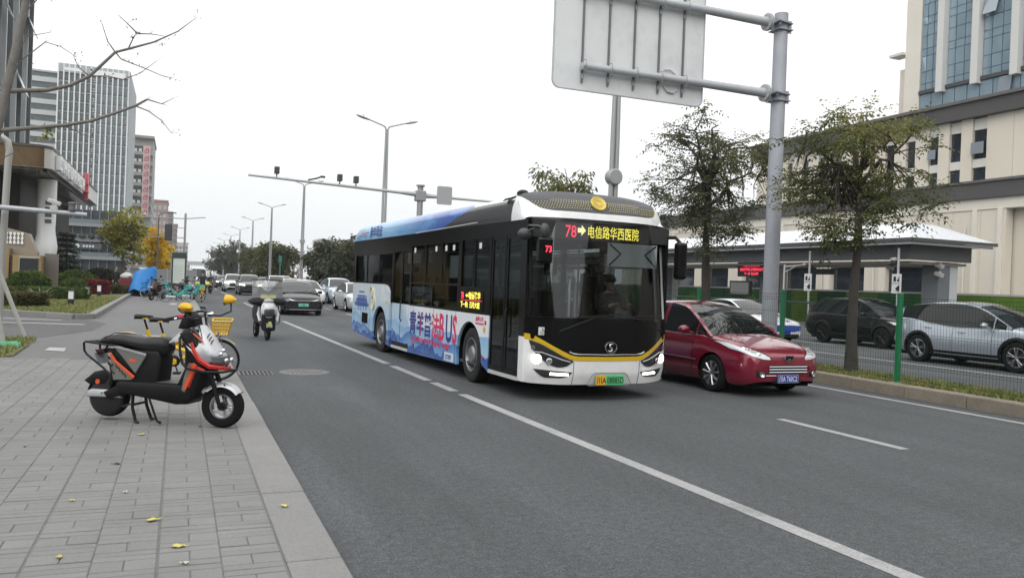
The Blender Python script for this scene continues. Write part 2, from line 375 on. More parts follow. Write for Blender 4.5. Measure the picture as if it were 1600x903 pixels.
# manhole cover, drain
iron=surf_mat('cast_iron',(.17,.17,.172),fine=.25,fs=60,big=.1,bump=.4)
b=MB(); b.lathe([(.0001,.006),(.33,.006),(.335,.003),(.345,.003),(.35,.008),(.43,.008),(.44,.0)],40)
for i in range(9):
    for j in range(9):
        x,y=(i-4)*.07,(j-4)*.07
        if x*x+y*y<.085: b.bb(x-.018,x+.018,y-.018,y+.018,.006,.010)
mh=b.build('manhole_cover',iron,loc=(2.1,14.62,.001)); tag(mh,'round iron manhole cover set in the asphalt of the near lane','manhole cover')
b=MB(); b.bb(-.28,.28,-.27,.27,0,.006); gr=b.build('drain_grate',mat('drain_frame',(.16,.16,.158),.8),loc=(1.26,14.5,.002)); tag(gr,'square drain grate with two rows of slots beside the kerb','drain')
b=MB()
for r in (-.13,.13):
    for i in range(8): b.bb(-.245+i*.066,-.245+i*.066+.04,r-.09,r+.09,.006,.0085)
b.build('slot',dark_matt,gr)
# fallen leaves
leaf_y=mat('fallen_leaf_yellow',(.56,.50,.13),.7,var=.3,scale=30); leaf_b=mat('fallen_leaf_brown',(.16,.09,.04),.8)
for i,(x,y,s,m,a) in enumerate([(-.28,8.55,.055,leaf_y,.3),(-.42,7.3,.045,leaf_b,1.),(-.10,5.60,.062,leaf_y,.1),(.05,5.02,.056,leaf_y,2.),(.72,5.72,.045,leaf_y,.7),(-1.95,9.6,.042,leaf_y,.5),(-.55,5.0,.035,leaf_y,.5),(-.62,6.2,.03,leaf_y,.9),(.08,4.72,.035,mat('fallen_leaf_pale',(.5,.48,.4),.8),.9),(-.3,6.35,.03,mat('fallen_leaf_pale',(.5,.48,.4)),.2),(.25,8.9,.04,leaf_b,.4),(-1.2,8.2,.03,mat('fallen_leaf_pale',(.5,.48,.4)),.4)]):
    b=MB(); n=9; s*=.82; rows=[]
    pts=[(s*math.cos(t)*(.6+.4*abs(math.cos(t*1.5))),s*.75*math.sin(t)*(.7+.3*math.cos(3*t)),.004+.012*abs(math.sin(2*t+i))) for t in frange(0,2*pi,10)[:-1]]
    b.add([(0,0,.004)]+pts,[(0,1+k,1+(k+1)%n) for k in range(n)]); b.tube([(s*.5,0,.006),(s*1.2,s*.2,.01)],.0015,4)
    o=b.build('fallen_leaf',m,loc=(x,y,.101)); o.rotation_euler=(0,0,a*3)
    lab={0:'yellow fallen leaf on the pavers between the parked scooter wheels',1:'small brown leaf on the pavers in front of the scooter stand',2:'long yellow leaf on the pavers along the straight joint',3:'yellow leaf on the pavers near the front edge of the pavement',4:'small yellow leaf lying on the granite kerb',5:'yellow leaf on the pavers far to the side of the scooter',6:'tiny yellow fleck on the pavers nearest the bottom of the view',7:'tiny yellow fleck on the pavers right of the second straight joint',8:'pale curled fleck on the pavers beside the long yellow leaf',9:'pale fleck on the pavers between the brown leaf and the long yellow leaf',10:'brown scrap by the front tyre of the silver scooter',11:'pale fleck on the pavers below the rear wheel of the scooter'}[i]
    tag(o,lab,'leaf',group='fallen leaves on the pavers')
# ---- median between the two carriageways ----
median=sheet('median',[(11.9,-8),(12.98,-8),(12.98,400),(11.9,400)],.19,soil,th=.22)
kb=MB(); kb.bb(-.13,.13,0,1.19,-.24,0); k0=None; y=3.2
while y<75:
    if k0 is None: o=k0=kb.build('kerb_stone',granite_warm,median,bevel=.02,loc=(11.78,y,.2))
    else:
        o=k0.copy(); COL.objects.link(o); o.parent=median; o.location=(11.78+rr.uniform(-.008,.008),y,.2+rr.uniform(-.006,.004)); o.rotation_euler=(0,0,rr.uniform(-.006,.006))
    y+=1.2
struct(sheet('median_kerb',[(11.65,75),(11.91,75),(11.91,400),(11.65,400)],.2,granite_warm,th=.2))
struct(sheet('median_kerb',[(12.96,-8),(13.1,-8),(13.1,400),(12.96,400)],.2,granite_warm,th=.2))
def grass_patch(name,inside,n,z,h,mats,seed=1,w=.008,kind='stuff'):
    r=random.Random(seed); b=MB()
    for _ in range(n):
        x,y=inside(r); a=r.random()*pi; hh=h*r.uniform(.4,1.25); dx,dy=math.cos(a)*w,math.sin(a)*w; tx,ty=r.gauss(0,h*.45),r.gauss(0,h*.45)
        b.cur=r.choices(range(len(mats)),[4,3,2,1][:len(mats)])[0]
        zz=z(x,y) if callable(z) else z
        b.add([(x-dx,y-dy,zz),(x+dx,y+dy,zz),(x+tx,y+ty,zz+hh)],[(0,1,2)])
    return b.build(name,mats,kind=kind)
gm=[mat('grass_green',(.125,.185,.04),.7),mat('grass_olive',(.18,.19,.06),.7),mat('grass_straw',(.32,.25,.11),.8),mat('grass_dark',(.06,.10,.025),.7)]
grass_patch('grass',lambda r:(11.93+1.02*r.random(),4+32*r.random()**1.5),42000,.19,.075,gm,5,.011)
grass_patch('leaf_litter',lambda r:(11.93+1.02*r.random(),5+25*r.random()),260,.235,.02,[mat('litter_yellow',(.45,.36,.06),.8)],6,.02)
# planting bed on the hotel side
bed=[(-2.62,28.75),(-2.88,56.5),(-40,56.5),(-40,54),(-5.45,30.85)]
lawn=sheet('lawn',bed,.23,soil,th=.15)
b=MB()
def kerb_run(pts,w,h,name,mesh_l=1.0):
    for (ax,ay),(bx,by) in zip(pts,pts[1:]):
        Lg=math.hypot(bx-ax,by-ay); n=max(1,round(Lg/mesh_l)); d=V(((bx-ax)/Lg,(by-ay)/Lg,0)); sl=Lg/n
        q=MB(); q.bb(0,sl-.01,-w/2,w/2,-h,0); o0=None
        for i in range(n):
            if o0 is None: o=o0=q.build(name,granite,lawn,bevel=.015)
            else: o=o0.copy(); COL.objects.link(o); o.parent=lawn
            o.location=(ax+d.x*sl*i,ay+d.y*sl*i,.262); o.rotation_euler=(0,0,math.atan2(d.y,d.x))
kerb_run([(-14,38.0),(-5.4,30.6),(-2.95,28.45)],.22,.17,'kerb_stone')
kerb_run([(-2.95,28.45),(-2.5,28.75),(-2.8,56.5)],.22,.17,'kerb_stone')
def in_lawn(r):
    while True:
        y=28.8+18*r.random()**1.3; x=-2.75-r.random()*3.6
        if x> -3.0-(y-28.5)*1.05 : return x,y
grass_patch('lawn_grass',in_lawn,26000,.23,.09,gm,8,.02)
verge=sheet('verge',[(-2.62,16.3),(-2.72,18.6),(-3.0,20.0),(-6,20.0),(-6,15.4)],.13,soil,th=.04)
grass_patch('verge_grass',lambda r:(-2.75-1.6*r.random(),16.2+3.7*r.random()),6000,.125,.09,[gm[0],gm[1],gm[2]],9,.012)
# ================= city bus =================
bus=thing('city_bus','white and blue electric city bus with a yellow front stripe and route 78 display','bus',(4.7125,10.592,0),rad(2.5))
BW=2.5
def FU(v,z): return .36*abs(2*v/BW-1)**3.2+lin([(.2,.07),(.4,.01),(.6,0),(1.2,.008),(2.66,.2),(2.8,.24),(2.95,.34),(3.06,.5),(3.14,.72),(3.2,.95)],z)
def band(vs,zl,zu,off=0.,rows=6,mb=None):
    mb=mb or MB(); R_=[]
    for i in range(rows+1):
        R_.append([V((v,FU(v,zl(v)+(zu(v)-zl(v))*i/rows)-off,zl(v)+(zu(v)-zl(v))*i/rows)) for v in vs])
    return mb.grid(R_)
def node_paint(name,build,rough=.25,coat=.5):
    m=bpy.data.materials.new(name); m.use_nodes=True; t=m.node_tree; b=t.nodes['Principled BSDF']; b.inputs['Roughness'].default_value=rough; b.inputs['Coat Weight'].default_value=coat; b.inputs['Coat Roughness'].default_value=.06
    co=t.nodes.new('ShaderNodeTexCoord'); s=t.nodes.new('ShaderNodeSeparateXYZ'); t.links.new(co.outputs['Object'],s.inputs[0])
    def math_(op,a,c=0.,d=None):
        n=t.nodes.new('ShaderNodeMath'); n.operation=op
        for i,x in enumerate((a,c) if d is None else (a,c,d)):
            if isinstance(x,(int,float)): n.inputs[i].default_value=x
            else: t.links.new(x,n.inputs[i])
        return n.outputs[0]
    def mix(f,a,c):
        n=t.nodes.new('ShaderNodeMixRGB')
        if isinstance(f,(int,float)): n.inputs[0].default_value=f
        else: t.links.new(f,n.inputs[0])
        for i,x in ((1,a),(2,c)):
            if isinstance(x,tuple): n.inputs[i].default_value=(*x,1)
            else: t.links.new(x,n.inputs[i])
        return n.outputs[0]
    def noi(scale,vec=None,det=3):
        n=t.nodes.new('ShaderNodeTexNoise'); n.inputs['Scale'].default_value=scale; n.inputs['Detail'].default_value=det
        t.links.new(vec if vec else co.outputs['Object'],n.inputs['Vector']); return n.outputs[0]
    def vec(x,y,z):
        n=t.nodes.new('ShaderNodeCombineXYZ')
        for i,q in enumerate((x,y,z)):
            if isinstance(q,(int,float)): n.inputs[i].default_value=q
            else: t.links.new(q,n.inputs[i])
        return n.outputs[0]
    def step(a,lo,hi):
        n=t.nodes.new('ShaderNodeMapRange'); n.interpolation_type='SMOOTHSTEP'; n.inputs[1].default_value=lo; n.inputs[2].default_value=hi; t.links.new(a,n.inputs[0]); return n.outputs[0]
    c=build(s.outputs[0],s.outputs[1],s.outputs[2],math_,mix,noi,vec,step)
    # road grime along the sills
    c=mix(math_('MULTIPLY',math_('SUBTRACT',1.,step(s.outputs[2],.2,.75)),math_('MULTIPLY',step(noi(3.5,det=6),.35,.7),.35)),c,hx('#6b6a66'))
    t.links.new(c,b.inputs['Base Color']); return m
def livery(x,y,z,M_,mix,noi,vec,step):
    sky_=mix(step(z,.7,1.5),hx('#a9cbe6'),hx('#d8e3ec'))
    sky_=mix(step(noi(1.6),.5,.7),sky_,hx('#eef2f4'))
    sky_=mix(M_('MULTIPLY',step(y,5.95,5.85),.8),sky_,hx('#e9eef2'))
    h1=M_('ADD',.50,M_('MULTIPLY',noi(.9,vec(0.,y,0.),4),.55)); h2=M_('ADD',.18,M_('MULTIPLY',noi(1.3,vec(3.,y,0.),3),.75)); h3=M_('ADD',-.02,M_('MULTIPLY',noi(2.2,vec(7.,y,0.),4),.8))
    c=mix(step(M_('SUBTRACT',h1,z),-.01,.01),sky_,mix(step(M_('SUBTRACT',h1,z),0,.3),hx('#8fb9e2'),hx('#a8cdea')))
    c=mix(step(M_('SUBTRACT',h2,z),-.01,.01),c,mix(step(M_('SUBTRACT',h2,z),0,.25),hx('#4d83c8'),hx('#79aadc')))
    c=mix(step(M_('SUBTRACT',h3,z),-.01,.01),c,mix(step(M_('SUBTRACT',h3,z),0,.3),hx('#2c56a8'),hx('#4a7cc4')))
    return c
def roof_paint(x,y,z,M_,mix,noi,vec,step):
    # white dome and edge, grey fairing, blue printed wave, pale tail
    e=M_('ADD',y,M_('MULTIPLY',M_('SUBTRACT',z,3.0),4.6))
    e=M_('ADD',e,M_('MULTIPLY',noi(3.,det=2),.25))
    blue=mix(step(y,3.5,8.2),hx('#2350a6'),hx('#8fc0e4'))
    blue=mix(M_('MULTIPLY',step(noi(1.1,vec(0.,y,M_('MULTIPLY',z,3.)),4),.48,.6),.55),blue,hx('#5f9bd6'))
    c=mix(step(e,2.7,2.74),(.022,.023,.026),blue)
    w=step(z,2.985,2.995); c=mix(M_('MULTIPLY',w,M_('SUBTRACT',1.,step(y,2.66,2.68))),c,hx('#e6e8ea'))
    c=mix(M_('SUBTRACT',1.,step(y,.92,.96)),c,hx('#e6e8ea'))
    c=mix(step(z,3.045,3.055),c,hx('#dfe5ea'))
    return c
livery_m=node_paint('bus_side_livery',livery); roof_m=node_paint('bus_roof_livery',roof_paint)
bus_black=mat('bus_gloss_black',(.0035,.0036,.004),.16,spec=.3)
bus_white=mat('bus_white',(.80,.81,.81),.28,coat=.4,dirt='#8b8a86',dirt_amt=.25,dscale=2.)
bus_yellow=mat('bus_yellow',(.62,.40,.012),.3,coat=.4)
bglass=glass('bus_window_glass',(.48,.51,.51),.06)
wglass=glass('bus_windscreen_glass',(.60,.63,.63),.055)
led_y=mat('led_yellow',(.4,.35,.02),.5,emit=(1,.86,.12),estr=1.5); led_r=mat('led_red',(.4,.01,.02),.5,emit=(1,.05,.10),estr=1.6); led_w=mat('led_cream',(.4,.4,.2),.5,emit=(1,.93,.45),estr=1.5)
AF,AR=(2.5,.46,.57),(8.14,.46,.61)
def arch(c,rev=False):
    y,z,r=c; return [(y+r*math.cos(t),z+r*math.sin(t)) for t in frange(pi+.38,-.38,17)]
def side_panel(poly,x0,x1,name,m,parent=bus):
    b=MB(); b.prism(poly,lambda a,c,t:(t,a,c),x0,x1); return b.build(name,m,parent)
for x0,x1 in ((0,.05),(BW-.05,BW)):
    left=x0==0
    side_panel([(1.66,.27)]+[p for p in arch(AF) if p[1]>.27]+[(3.05,.24),(5.9,.2),(5.9,1.17),(1.66,1.17)] if left else [(.5,.27)]+[p for p in arch(AF) if p[1]>.27]+[(3.05,.24),(5.9,.2),(5.9,1.17),(.5,1.17)],x0,x1,'body_panel',livery_m)
    a=[(7.28,.2)]+[p for p in arch(AR) if p[1]>.2]+[(10.6,.32),(10.78,.4),(10.78,1.58),(7.75,1.58),(7.6,1.55),(7.45,1.42),(7.38,1.2),(7.28,1.18)]
    if not left: a=[(5.9,.2)]+a[:-6]+[(10.78,1.58),(5.9,1.58)]
    side_panel(a,x0,x1,'body_panel',livery_m)
# window band (black): frames between the panes, left side
wins=[(1.74,2.34,1.62,2.42),(2.38,2.98,1.62,2.42),(3.14,3.98,1.66,2.40),(4.04,4.92,1.66,2.40),(4.98,5.84,1.66,2.40),(3.14,4.48,1.21,1.62),(4.54,5.84,1.21,1.62),(7.24,8.3,1.62,2.27),(8.36,9.42,1.62,2.27),(9.48,10.55,1.62,2.27)]
def frames(x0,x1,holes,y0,y1,z0,z1,name):
    """rectangular wall with rectangular holes, as butted blocks"""
    ys=sorted({y0,y1,*[h[0] for h in holes],*[h[1] for h in holes]}); b=MB()
    for a,c in zip(ys,ys[1:]):
        if a<y0-1e-6 or c>y1+1e-6: continue
        hs=sorted([h for h in holes if h[0]<=a+1e-6 and h[1]>=c-1e-6],key=lambda h:h[2]); z=z0
        for h in hs:
            if h[2]>z: b.bb(x0,x1,a,c,z,h[2])
            z=h[3]
        if z<z1: b.bb(x0,x1,a,c,z,z1)
    return b.build(name,bus_black,bus)
frames(.004,.05,wins[:7],1.66,5.9,1.172,2.66,'window_band')
frames(.004,.05,wins[7:],7.16,10.77,1.585,2.66,'window_band')
for a_ in ((.004,.05,7.16,7.3,1.182,1.585),(.004,.05,5.9,7.16,2.36,2.66),(.002,.05,.5,1.66,2.44,2.66)): b=MB(); b.bb(*a_); b.build('door_header',bus_black,bus)
for y,z0,z1 in ((4.35,.23,1.165),(3.16,.24,1.165),(7.32,.22,1.17),(9.05,.3,1.57),(5.62,.22,1.165)): b=MB(); b.bb(-.0015,.001,y,y+.008,z0,z1); b.build('panel_seam',dark_matt,bus)
for y0,y1,z0,z1 in ((4.45,5.5,.26,.44),(7.34,7.48,.45,.75),(9.9,10.6,.45,.9)):
    for q_ in ((y0,y1,z0,z0+.006),(y0,y1,z1,z1+.006),(y0,y0+.006,z0,z1),(y1,y1+.006,z0,z1)): b=MB(); b.bb(-.0015,.001,*q_); b.build('hatch_seam',dark_matt,bus)
for w in wins:
    b=MB(); b.bb(.014,.02,w[0]+.001,w[1]-.001,w[2]+.001,w[3]-.001); b.build('window',bglass,bus)
rw=[(1.0,2.3,1.0,2.3),(2.4,3.7,1.25,2.4),(3.8,5.2,1.25,2.4),(5.3,6.8,1.62,2.4),(6.9,8.4,1.62,2.4),(8.5,10.3,1.62,2.4)]
frames(BW-.05,BW-.004,rw,.5,10.77,1.172,2.66,'window_band')
for w in rw:
    b=MB(); b.bb(BW-.03,BW-.024,w[0],w[1],w[2],w[3]); b.build('window',bglass,bus)
# stickers at window tops
b=MB()
for y in (3.35,3.75,4.3,5.6,2.1): b.bb(.008,.0135,y,y+.1,2.26,2.36)
b.build('window_sticker',mat('sticker_white',(.7,.72,.74),.6),bus,kind='stuff')
# doors
def door(y0,y1,z0,z1,split,name):
    d=bpy.data.objects.new(name,None); COL.objects.link(d); d.parent=bus
    n=2; w=(y1-y0)/n; fr=MB(); lo=MB()
    for i in range(n):
        a,c=y0+i*w+.012,y0+(i+1)*w-.012; f=.055
        fr.bb(.012,.05,a,a+f,z0,z1); fr.bb(.012,.05,c-f,c,z0,z1); fr.bb(.012,.05,a+f,c-f,z1-f,z1); fr.bb(.012,.05,a+f,c-f,z0,z0+.08)
        g=MB(); g.bb(.024,.03,a+f,c-f,split if split else z0+.08,z1-f); g.build('door_pane',glass('bus_door_glass',(.42,.45,.45),.10),d)
        if split: lo.bb(.008,.045,a+f-.05,c-f+.05,z0+.09,split); 
    fr.build('door_frame',bus_black,d)
    if split: lo.build('door_panel',livery_m,d)
    h=MB(); h.tube([(.0,y0+w-.1,z0+.55),(-.03,y0+w-.1,z0+.6),(-.03,y0+w-.1,z0+.95),(.0,y0+w-.1,z0+1.0)],.012,6); h.build('handle',black_plastic,d)
    s=MB(); s.bb(-.004,.05,y0+.03,y1-.03,z0-.06,z0-.005); s.build('step_edge',mat('step_aluminium',(.5,.5,.5),.5),d)
    return d
door(.5,1.66,.32,2.44,None,'front_door'); door(5.9,7.16,.26,2.36,1.18,'rear_door')
# roof
b=MB(); prof=[(0,2.655),(0.0,2.74),(.015,2.86),(.045,2.95),(.10,3.02),(.22,3.065),(.5,3.095),(.9,3.115),(1.25,3.12)]
prof=prof+[(BW-x,z) for x,z in reversed(prof[:-1])]; rows=[]
for y,k in [(.45,.12),(.52,.30),(.6,.62),(.72,.86),(.9,1.0),(1.3,1),(2.6,1),(4,1),(6,1),(8,1),(9.6,1),(10.3,.985),(10.6,.9),(10.76,.6),(10.8,.2)]:
    rows.append([V((x,y,2.655+(z-2.655)*k)) for x,z in prof])
b.grid(rows); b.build('roof',roof_m,bus,smooth=50)
b=MB(); b.bb(.012,.05,.5,10.75,2.645,2.668); b.tube([(-.004,2.3,2.70),(-.004,5.6,2.66)],.012,6); b.build('gutter',steel_light,bus)
# back end
b=MB(); b.bb(.03,BW-.03,10.70,10.79,.45,2.66); b.build('rear_panel',livery_m,bus,bevel=.02)
# front: lower mask
vs=frange(.0,BW,41); sym=lambda f:(lambda v: f(min(v,BW-v)))
yl=sym(lambda v: lin([(0,.905),(.09,.885),(.2,.845),(.35,.76),(.5,.675),(.62,.622),(.72,.603),(1.25,.60)],v))
yu=sym(lambda v: lin([(0,.985),(.09,.975),(.2,.915),(.35,.825),(.5,.745),(.62,.69),(.72,.667),(1.25,.662)],v))
zb=sym(lambda v: lin([(0,.27),(.1,.255),(.5,.245),(1.25,.25)],v))
band(vs,zb,yl,0,8).build('bumper',bus_white,bus,smooth=60)
band(vs,yl,yu,.006,3).build('yellow_stripe',bus_yellow,bus,smooth=60)
band(vs,yu,lambda v:1.2,0,6).build('front_mask',bus_black,bus,smooth=60)
b=MB(); b.bb(0,.05,.35,.52,.27,.93); b.build('corner_post',bus_white,bus); b=MB(); b.bb(0.002,.05,.35,.52,.93,2.66); b.build('corner_post',bus_black,bus); b=MB(); b.bb(BW-.05,BW-.002,.35,.52,.3,2.66); b.build('corner_post',bus_black,bus)
for s in (0,1):
    X=(lambda v:v) if not s else (lambda v:BW-v)
    hv=frange(.065,.66,16); 
    if s: hv=[BW-v for v in reversed(hv)]
    hl=sym(lambda v: lin([(.06,.878),(.10,.76),(.15,.69),(.22,.62),(.30,.555),(.4,.51),(.48,.50),(.57,.52),(.66,.585)],v)); hu=sym(lambda v: min(yl(v)-.006,lin([(0,.9),(.66,.605)],v)+.25))
    h=band(hv,hl,lambda v:max(hu(v),hl(v)+.004),.012,5).build('headlight',mat('headlight_housing',(.02,.021,.023),.15,coat=.6),bus,smooth=60)
    fr=V((0,-1,0)); 
    def on(v,z,off): return (X(v),FU(X(v),z)-off,z)
    n=V((-.45 if not s else .45,-1,0)).normalized()
    q=MB(); q.disc(on(.16,.615,.022),.062,n,24,.01); q.build('lamp',mat('lamp_bright',(1,1,1),.3,emit=(1,.98,.93),estr=9),h)
    q=MB(); M=Matrix.Translation(on(.16,.615,.02))@n.to_track_quat('Z','Y').to_matrix().to_4x4(); q.lathe([(.06,0),(.075,.012),(.07,0)],22,M); M=Matrix.Translation(on(.315,.59,.03))@n.to_track_quat('Z','Y').to_matrix().to_4x4(); q.lathe([(.001,.01),(.03,.012),(.036,.02),(.045,.012),(.04,0)],20,M); q.build('lamp_bezel',chrome,h)
    q=MB(); M=Matrix.Translation(on(.11,.78,.03))@n.to_track_quat('Z','Y').to_matrix().to_4x4(); q.lathe([(.001,.008),(.034,.01),(.036,0)],18,M); q.build('indicator',mat('indicator_grey',(.12,.12,.12),.2),h)
    q=MB(); q.tube([on(.1,.72,.024),on(.22,.715,.022),on(.36,.665,.02),on(.5,.615,.018),on(.62,.585,.016)],.006,6); q.build('light_strip',mat('strip_white',(.7,.7,.7),.3),h)
    fv=frange(.13,.66,12); fv=[BW-v for v in reversed(fv)] if s else fv
    fl=band(fv,sym(lambda v: lin([(.13,.462),(.2,.385),(.28,.345),(.5,.345),(.6,.36),(.66,.425)],v)),sym(lambda v: lin([(.13,.47),(.66,.432)],v)),.008,4).build('fog_light',mat('fog_recess',(.03,.03,.031),.4),bus,smooth=60)
    q=MB(); q.tube([on(.34,.405,.016),on(.60,.395,.016)],.019,8,flat=1.); q.build('light_bar',lamp_on,fl)
# licence plate
pl=MB(); pl.bb(1.03,1.53,-.022,-.006,.245,.395); plo=pl.build('licence_plate',mat('plate_green',(.10,.52,.20),.4),bus,bevel=.004)
q=MB(); q.bb(1.033,1.205,-.0255,-.023,.248,.392); q.build('plate_end',mat('plate_yellow',(.75,.40,.04),.4),plo)
ink=mat('plate_ink',(.01,.01,.01),.5)
text('plate_text','川A',.115,ink,frame((1.045,-.027,.275),(1,0,0),(0,0,1)),plo,bold=.002,xs=.85)
text('plate_text','08885D',.135,ink,frame((1.225,-.024,.27),(1,0,0),(0,0,1)),plo,bold=.002,xs=.66)
q=MB(); q.bb(.92,1.62,-.004,.02,.235,.245); q.tube([(.9,-.004,.25),(.98,-.004,.40),(1.03,-.004,.425),(1.53,-.004,.425),(1.58,-.004,.40),(1.66,-.004,.25)],.006,6); q.build('plate_recess',mat('seam_grey',(.25,.25,.25),.6),bus)
q=MB()
for v in (.68,BW-.68): q.tube([(v,FU(v,z)-.001,z) for z in frange(.25,.6,6)],.004,5)
q.build('bumper_seam',dark_matt,bus)
# logo and chrome strip
q=MB(); a=[(1.28+.098*math.cos(t),-.010,.80+.082*math.sin(t)) for t in frange(0,2*pi,33)]; q.tube(a,.011,6,cap=False)
q.tube([(1.33,-.006,.845),(1.29,-.008,.855),(1.255,-.009,.838),(1.262,-.009,.81),(1.295,-.009,.79),(1.305,-.009,.762),(1.27,-.008,.745),(1.23,-.006,.755)],[.006,.012,.015,.016,.016,.015,.012,.006],8); q.build('emblem',chrome,bus,smooth=60)
q=MB(); q.tube([(v,FU(v,.70)-.01,z) for v,z in [(.60,.735),(.66,.708),(.75,.697),(1.25,.69),(1.75,.697),(1.84,.708),(1.90,.735)]],.009,6); q.build('chrome_strip',chrome,bus,smooth=60)
q=MB(); q.bb(.17,.285,FU(.23,1.02)-.012,FU(.23,1.02)+.02,.965,1.08); o=q.build('access_sign',mat('sign_white',(.75,.76,.76),.5),bus)
q=MB(); yy=FU(.23,1.02)-.0145; q.disc((.222,yy,1.058),.010,(0,-1,0),12,.002); q.tube([(.222,yy,1.045),(.222,yy,1.02),(.248,yy,1.018),(.258,yy,.99)],.0055,5); q.tube([(.222,yy,1.034),(.242,yy,1.034)],.004,5); q.tube([(.215+.024*math.cos(t),yy,1.004+.022*math.sin(t)) for t in frange(2.2,5.9,10)],.0045,5); q.build('access_symbol',ink,o)
# windscreen, led board, dash
band(frange(.03,BW-.03,31),lambda v:1.2,lambda v:2.665,0,12).build('windscreen',wglass,bus,smooth=80)
q=MB(); band(frange(.0,BW,31),lambda v:1.175,lambda v:1.225,.004,1,q); band(frange(.0,BW,31),lambda v:2.645,lambda v:2.70,.004,1,q); q.build('windscreen_trim',bus_black,bus,smooth=60)
q=MB(); 
for v0,v1,m_ in ((.03,.085,0),(BW-.135,BW-.05,1)):
    q.cur=m_; band([v0,(v0+v1)/2,v1],lambda v:1.23,lambda v:2.36,-.03 if not m_ else .004,6,q)
q.build('windscreen_pillar',[bus_black,mat('pillar_grey_white',(.5,.52,.53),.4)],bus)
q=MB(); q.bb(.06,BW-.06,.29,.36,2.40,2.66); q.build('display_board',mat('display_board',(.03,.031,.033),.35),bus)
yy=.282
text('route_number','78',.255,led_r,frame((.585,yy,2.425),(1,0,0),(0,0,1)),bus,bold=.003,xs=.78)
q=MB(); q.prism([(.80,2.50),(.865,2.50),(.865,2.455),(.94,2.535),(.865,2.615),(.865,2.57),(.80,2.57)],lambda a,c,t:(a,t,c),yy-.004,yy); q.build('arrow',led_w,bus)
text('destination','电信路华西医院',.20,led_y,frame((.965,yy,2.445),(1,0,0),(0,0,1)),bus,bold=.002,xs=.66)
q=MB(); q.bb(.08,BW-.08,.25,.62,.9,1.22); q.build('dashboard',dark_matt,bus,bevel=.03)
q=MB(); q.bb(1.35,2.25,.3,.315,2.02,2.38); q.build('sun_blind',mat('blind_grey',(.28,.30,.31),.6),bus)
q=MB(); 
for s_ in (1,-1):
    c=1.8; q.tube([(c+s_*.42,.294,2.36),(c+s_*.22,.294,2.22),(c+s_*.42,.294,2.04)],.012,6)
q.build('blind_strap',dark_matt,bus)
# wipers, washer, horn eye
q=MB()
for v0,v1 in ((.96,.45),(1.72,2.35)):
    z0=1.17; q.tube([(v0+(.25 if v0<1 else -.6),FU(v0,1.25)-.02,1.255),(v0,FU(v0,1.24)-.035,1.235),(v1,FU(v1,1.06)-.02,1.03)],[.006,.009,.012],6)
    q.tube([(v0-.25,FU(v0,1.26)-.03,1.245),(v0+.45,FU(v0,1.3)-.03,1.285)],.009,6)
q.build('wiper',black_plastic,bus)
# dome above the windscreen
wu=sym(lambda v: lin([(0,3.03),(.05,3.02),(.1,2.97),(.17,2.89),(.26,2.83),(.4,2.805),(1.25,2.80)],v)); top=sym(lambda v: lin([(0,3.03),(.05,3.04),(.12,3.075),(.3,3.115),(.7,3.15),(1.25,3.165)],v))
band(vs,lambda v:2.70,wu,.004,5).build('dome_frame',bus_white,bus,smooth=60)
band(vs,wu,lambda v:max(top(v),wu(v)+.01),0,7).build('dome',mat('dome_grey',(.045,.047,.05),.4),bus,smooth=60)
q=MB(); q.grid([[V((v,y+.38*abs(2*v/BW-1)**3.2*k,top(v)-d)) for v in vs] for y,d,k in ((.78,.012,1),(.95,.02,.7),(1.2,.05,.3))]); q.build('dome_top',bus_white,bus,smooth=60)
q=MB()
for sd in (-1,1):
    for i in range(26):
        for j in range(5):
            v=1.25-.07+sd*(.16+i*.040+(.02 if j%2 else 0)); z=2.862+j*.031+ (-.012 if i>14 else 0)
            if i>15 and j>3: continue
            q.box((v,FU(v,z)-.004,z),(.0145 if i<14 else .010,.010,.0115))
q.build('dot_grille',mat('dot_yellow',(.78,.70,.36),.5),bus,kind='stuff')
q=MB(); M=Matrix.Translation((1.17,FU(1.17,2.95)-.0,2.955))@V((0,-1,.55)).to_track_quat('Z','Y').to_matrix().to_4x4(); q.lathe([(.13,-.03),(.13,.02),(.118,.03),(.105,.022),(.0001,.022)],32,M)
for i in range(18): 
    a=2*pi*i/18; q.add([M@V((.055*math.cos(a),.055*math.sin(a),.024)),M@V((.085*math.cos(a+.1),.085*math.sin(a+.1),.030)),M@V((.06*math.cos(a+.33),.06*math.sin(a+.33),.024))],[(0,1,2)])
q.lathe([(.04,.022),(.045,.028),(.05,.022)],24,M)
q.build('gold_badge',mat('badge_gold',(.62,.47,.10),.35,.3),bus,smooth=40)
# mirrors
q=MB(); q.tube([(.12,.62,2.52),(-.02,.25,2.55),(.02,.02,2.53),(.16,.0,2.44)],.02,8); q.ball((.11,.02,2.47),(.075,.06,.11),14,9); q.ball((-.11,.22,2.42),(.11,.07,.085),14,9); q.tube([(-.1,.22,2.46),(.05,.1,2.52)],.015,6); q.build('mirror_arm',mat('mirror_grey',(.045,.047,.05),.4),bus,smooth=60)
q=MB(); q.bb(-.01,.23,-.06,.05,2.0,2.38); q.build('wing_mirror',bus_black,bus,bevel=.04)
text('mirror_number','73',.13,led_r,frame((.09,-.063,2.165),(1,0,0),(0,0,1)),bus,bold=.003,xs=.85)
q=MB(); q.tube([(2.3,.5,2.52),(2.52,.2,2.52),(2.54,.08,2.42)],.03,8); q.build('mirror_arm',black_plastic,bus)
q=MB(); q.bb(2.44,2.63,.0,.14,1.86,2.44); q.build('wing_mirror',bus_black,bus,bevel=.045)
q=MB(); q.ball((.3,1.2,3.12),(.09,.12,.06)); q.bb(.22,.28,1.0,1.14,2.99,3.07); q.build('roof_camera',black_plastic,bus,smooth=60)
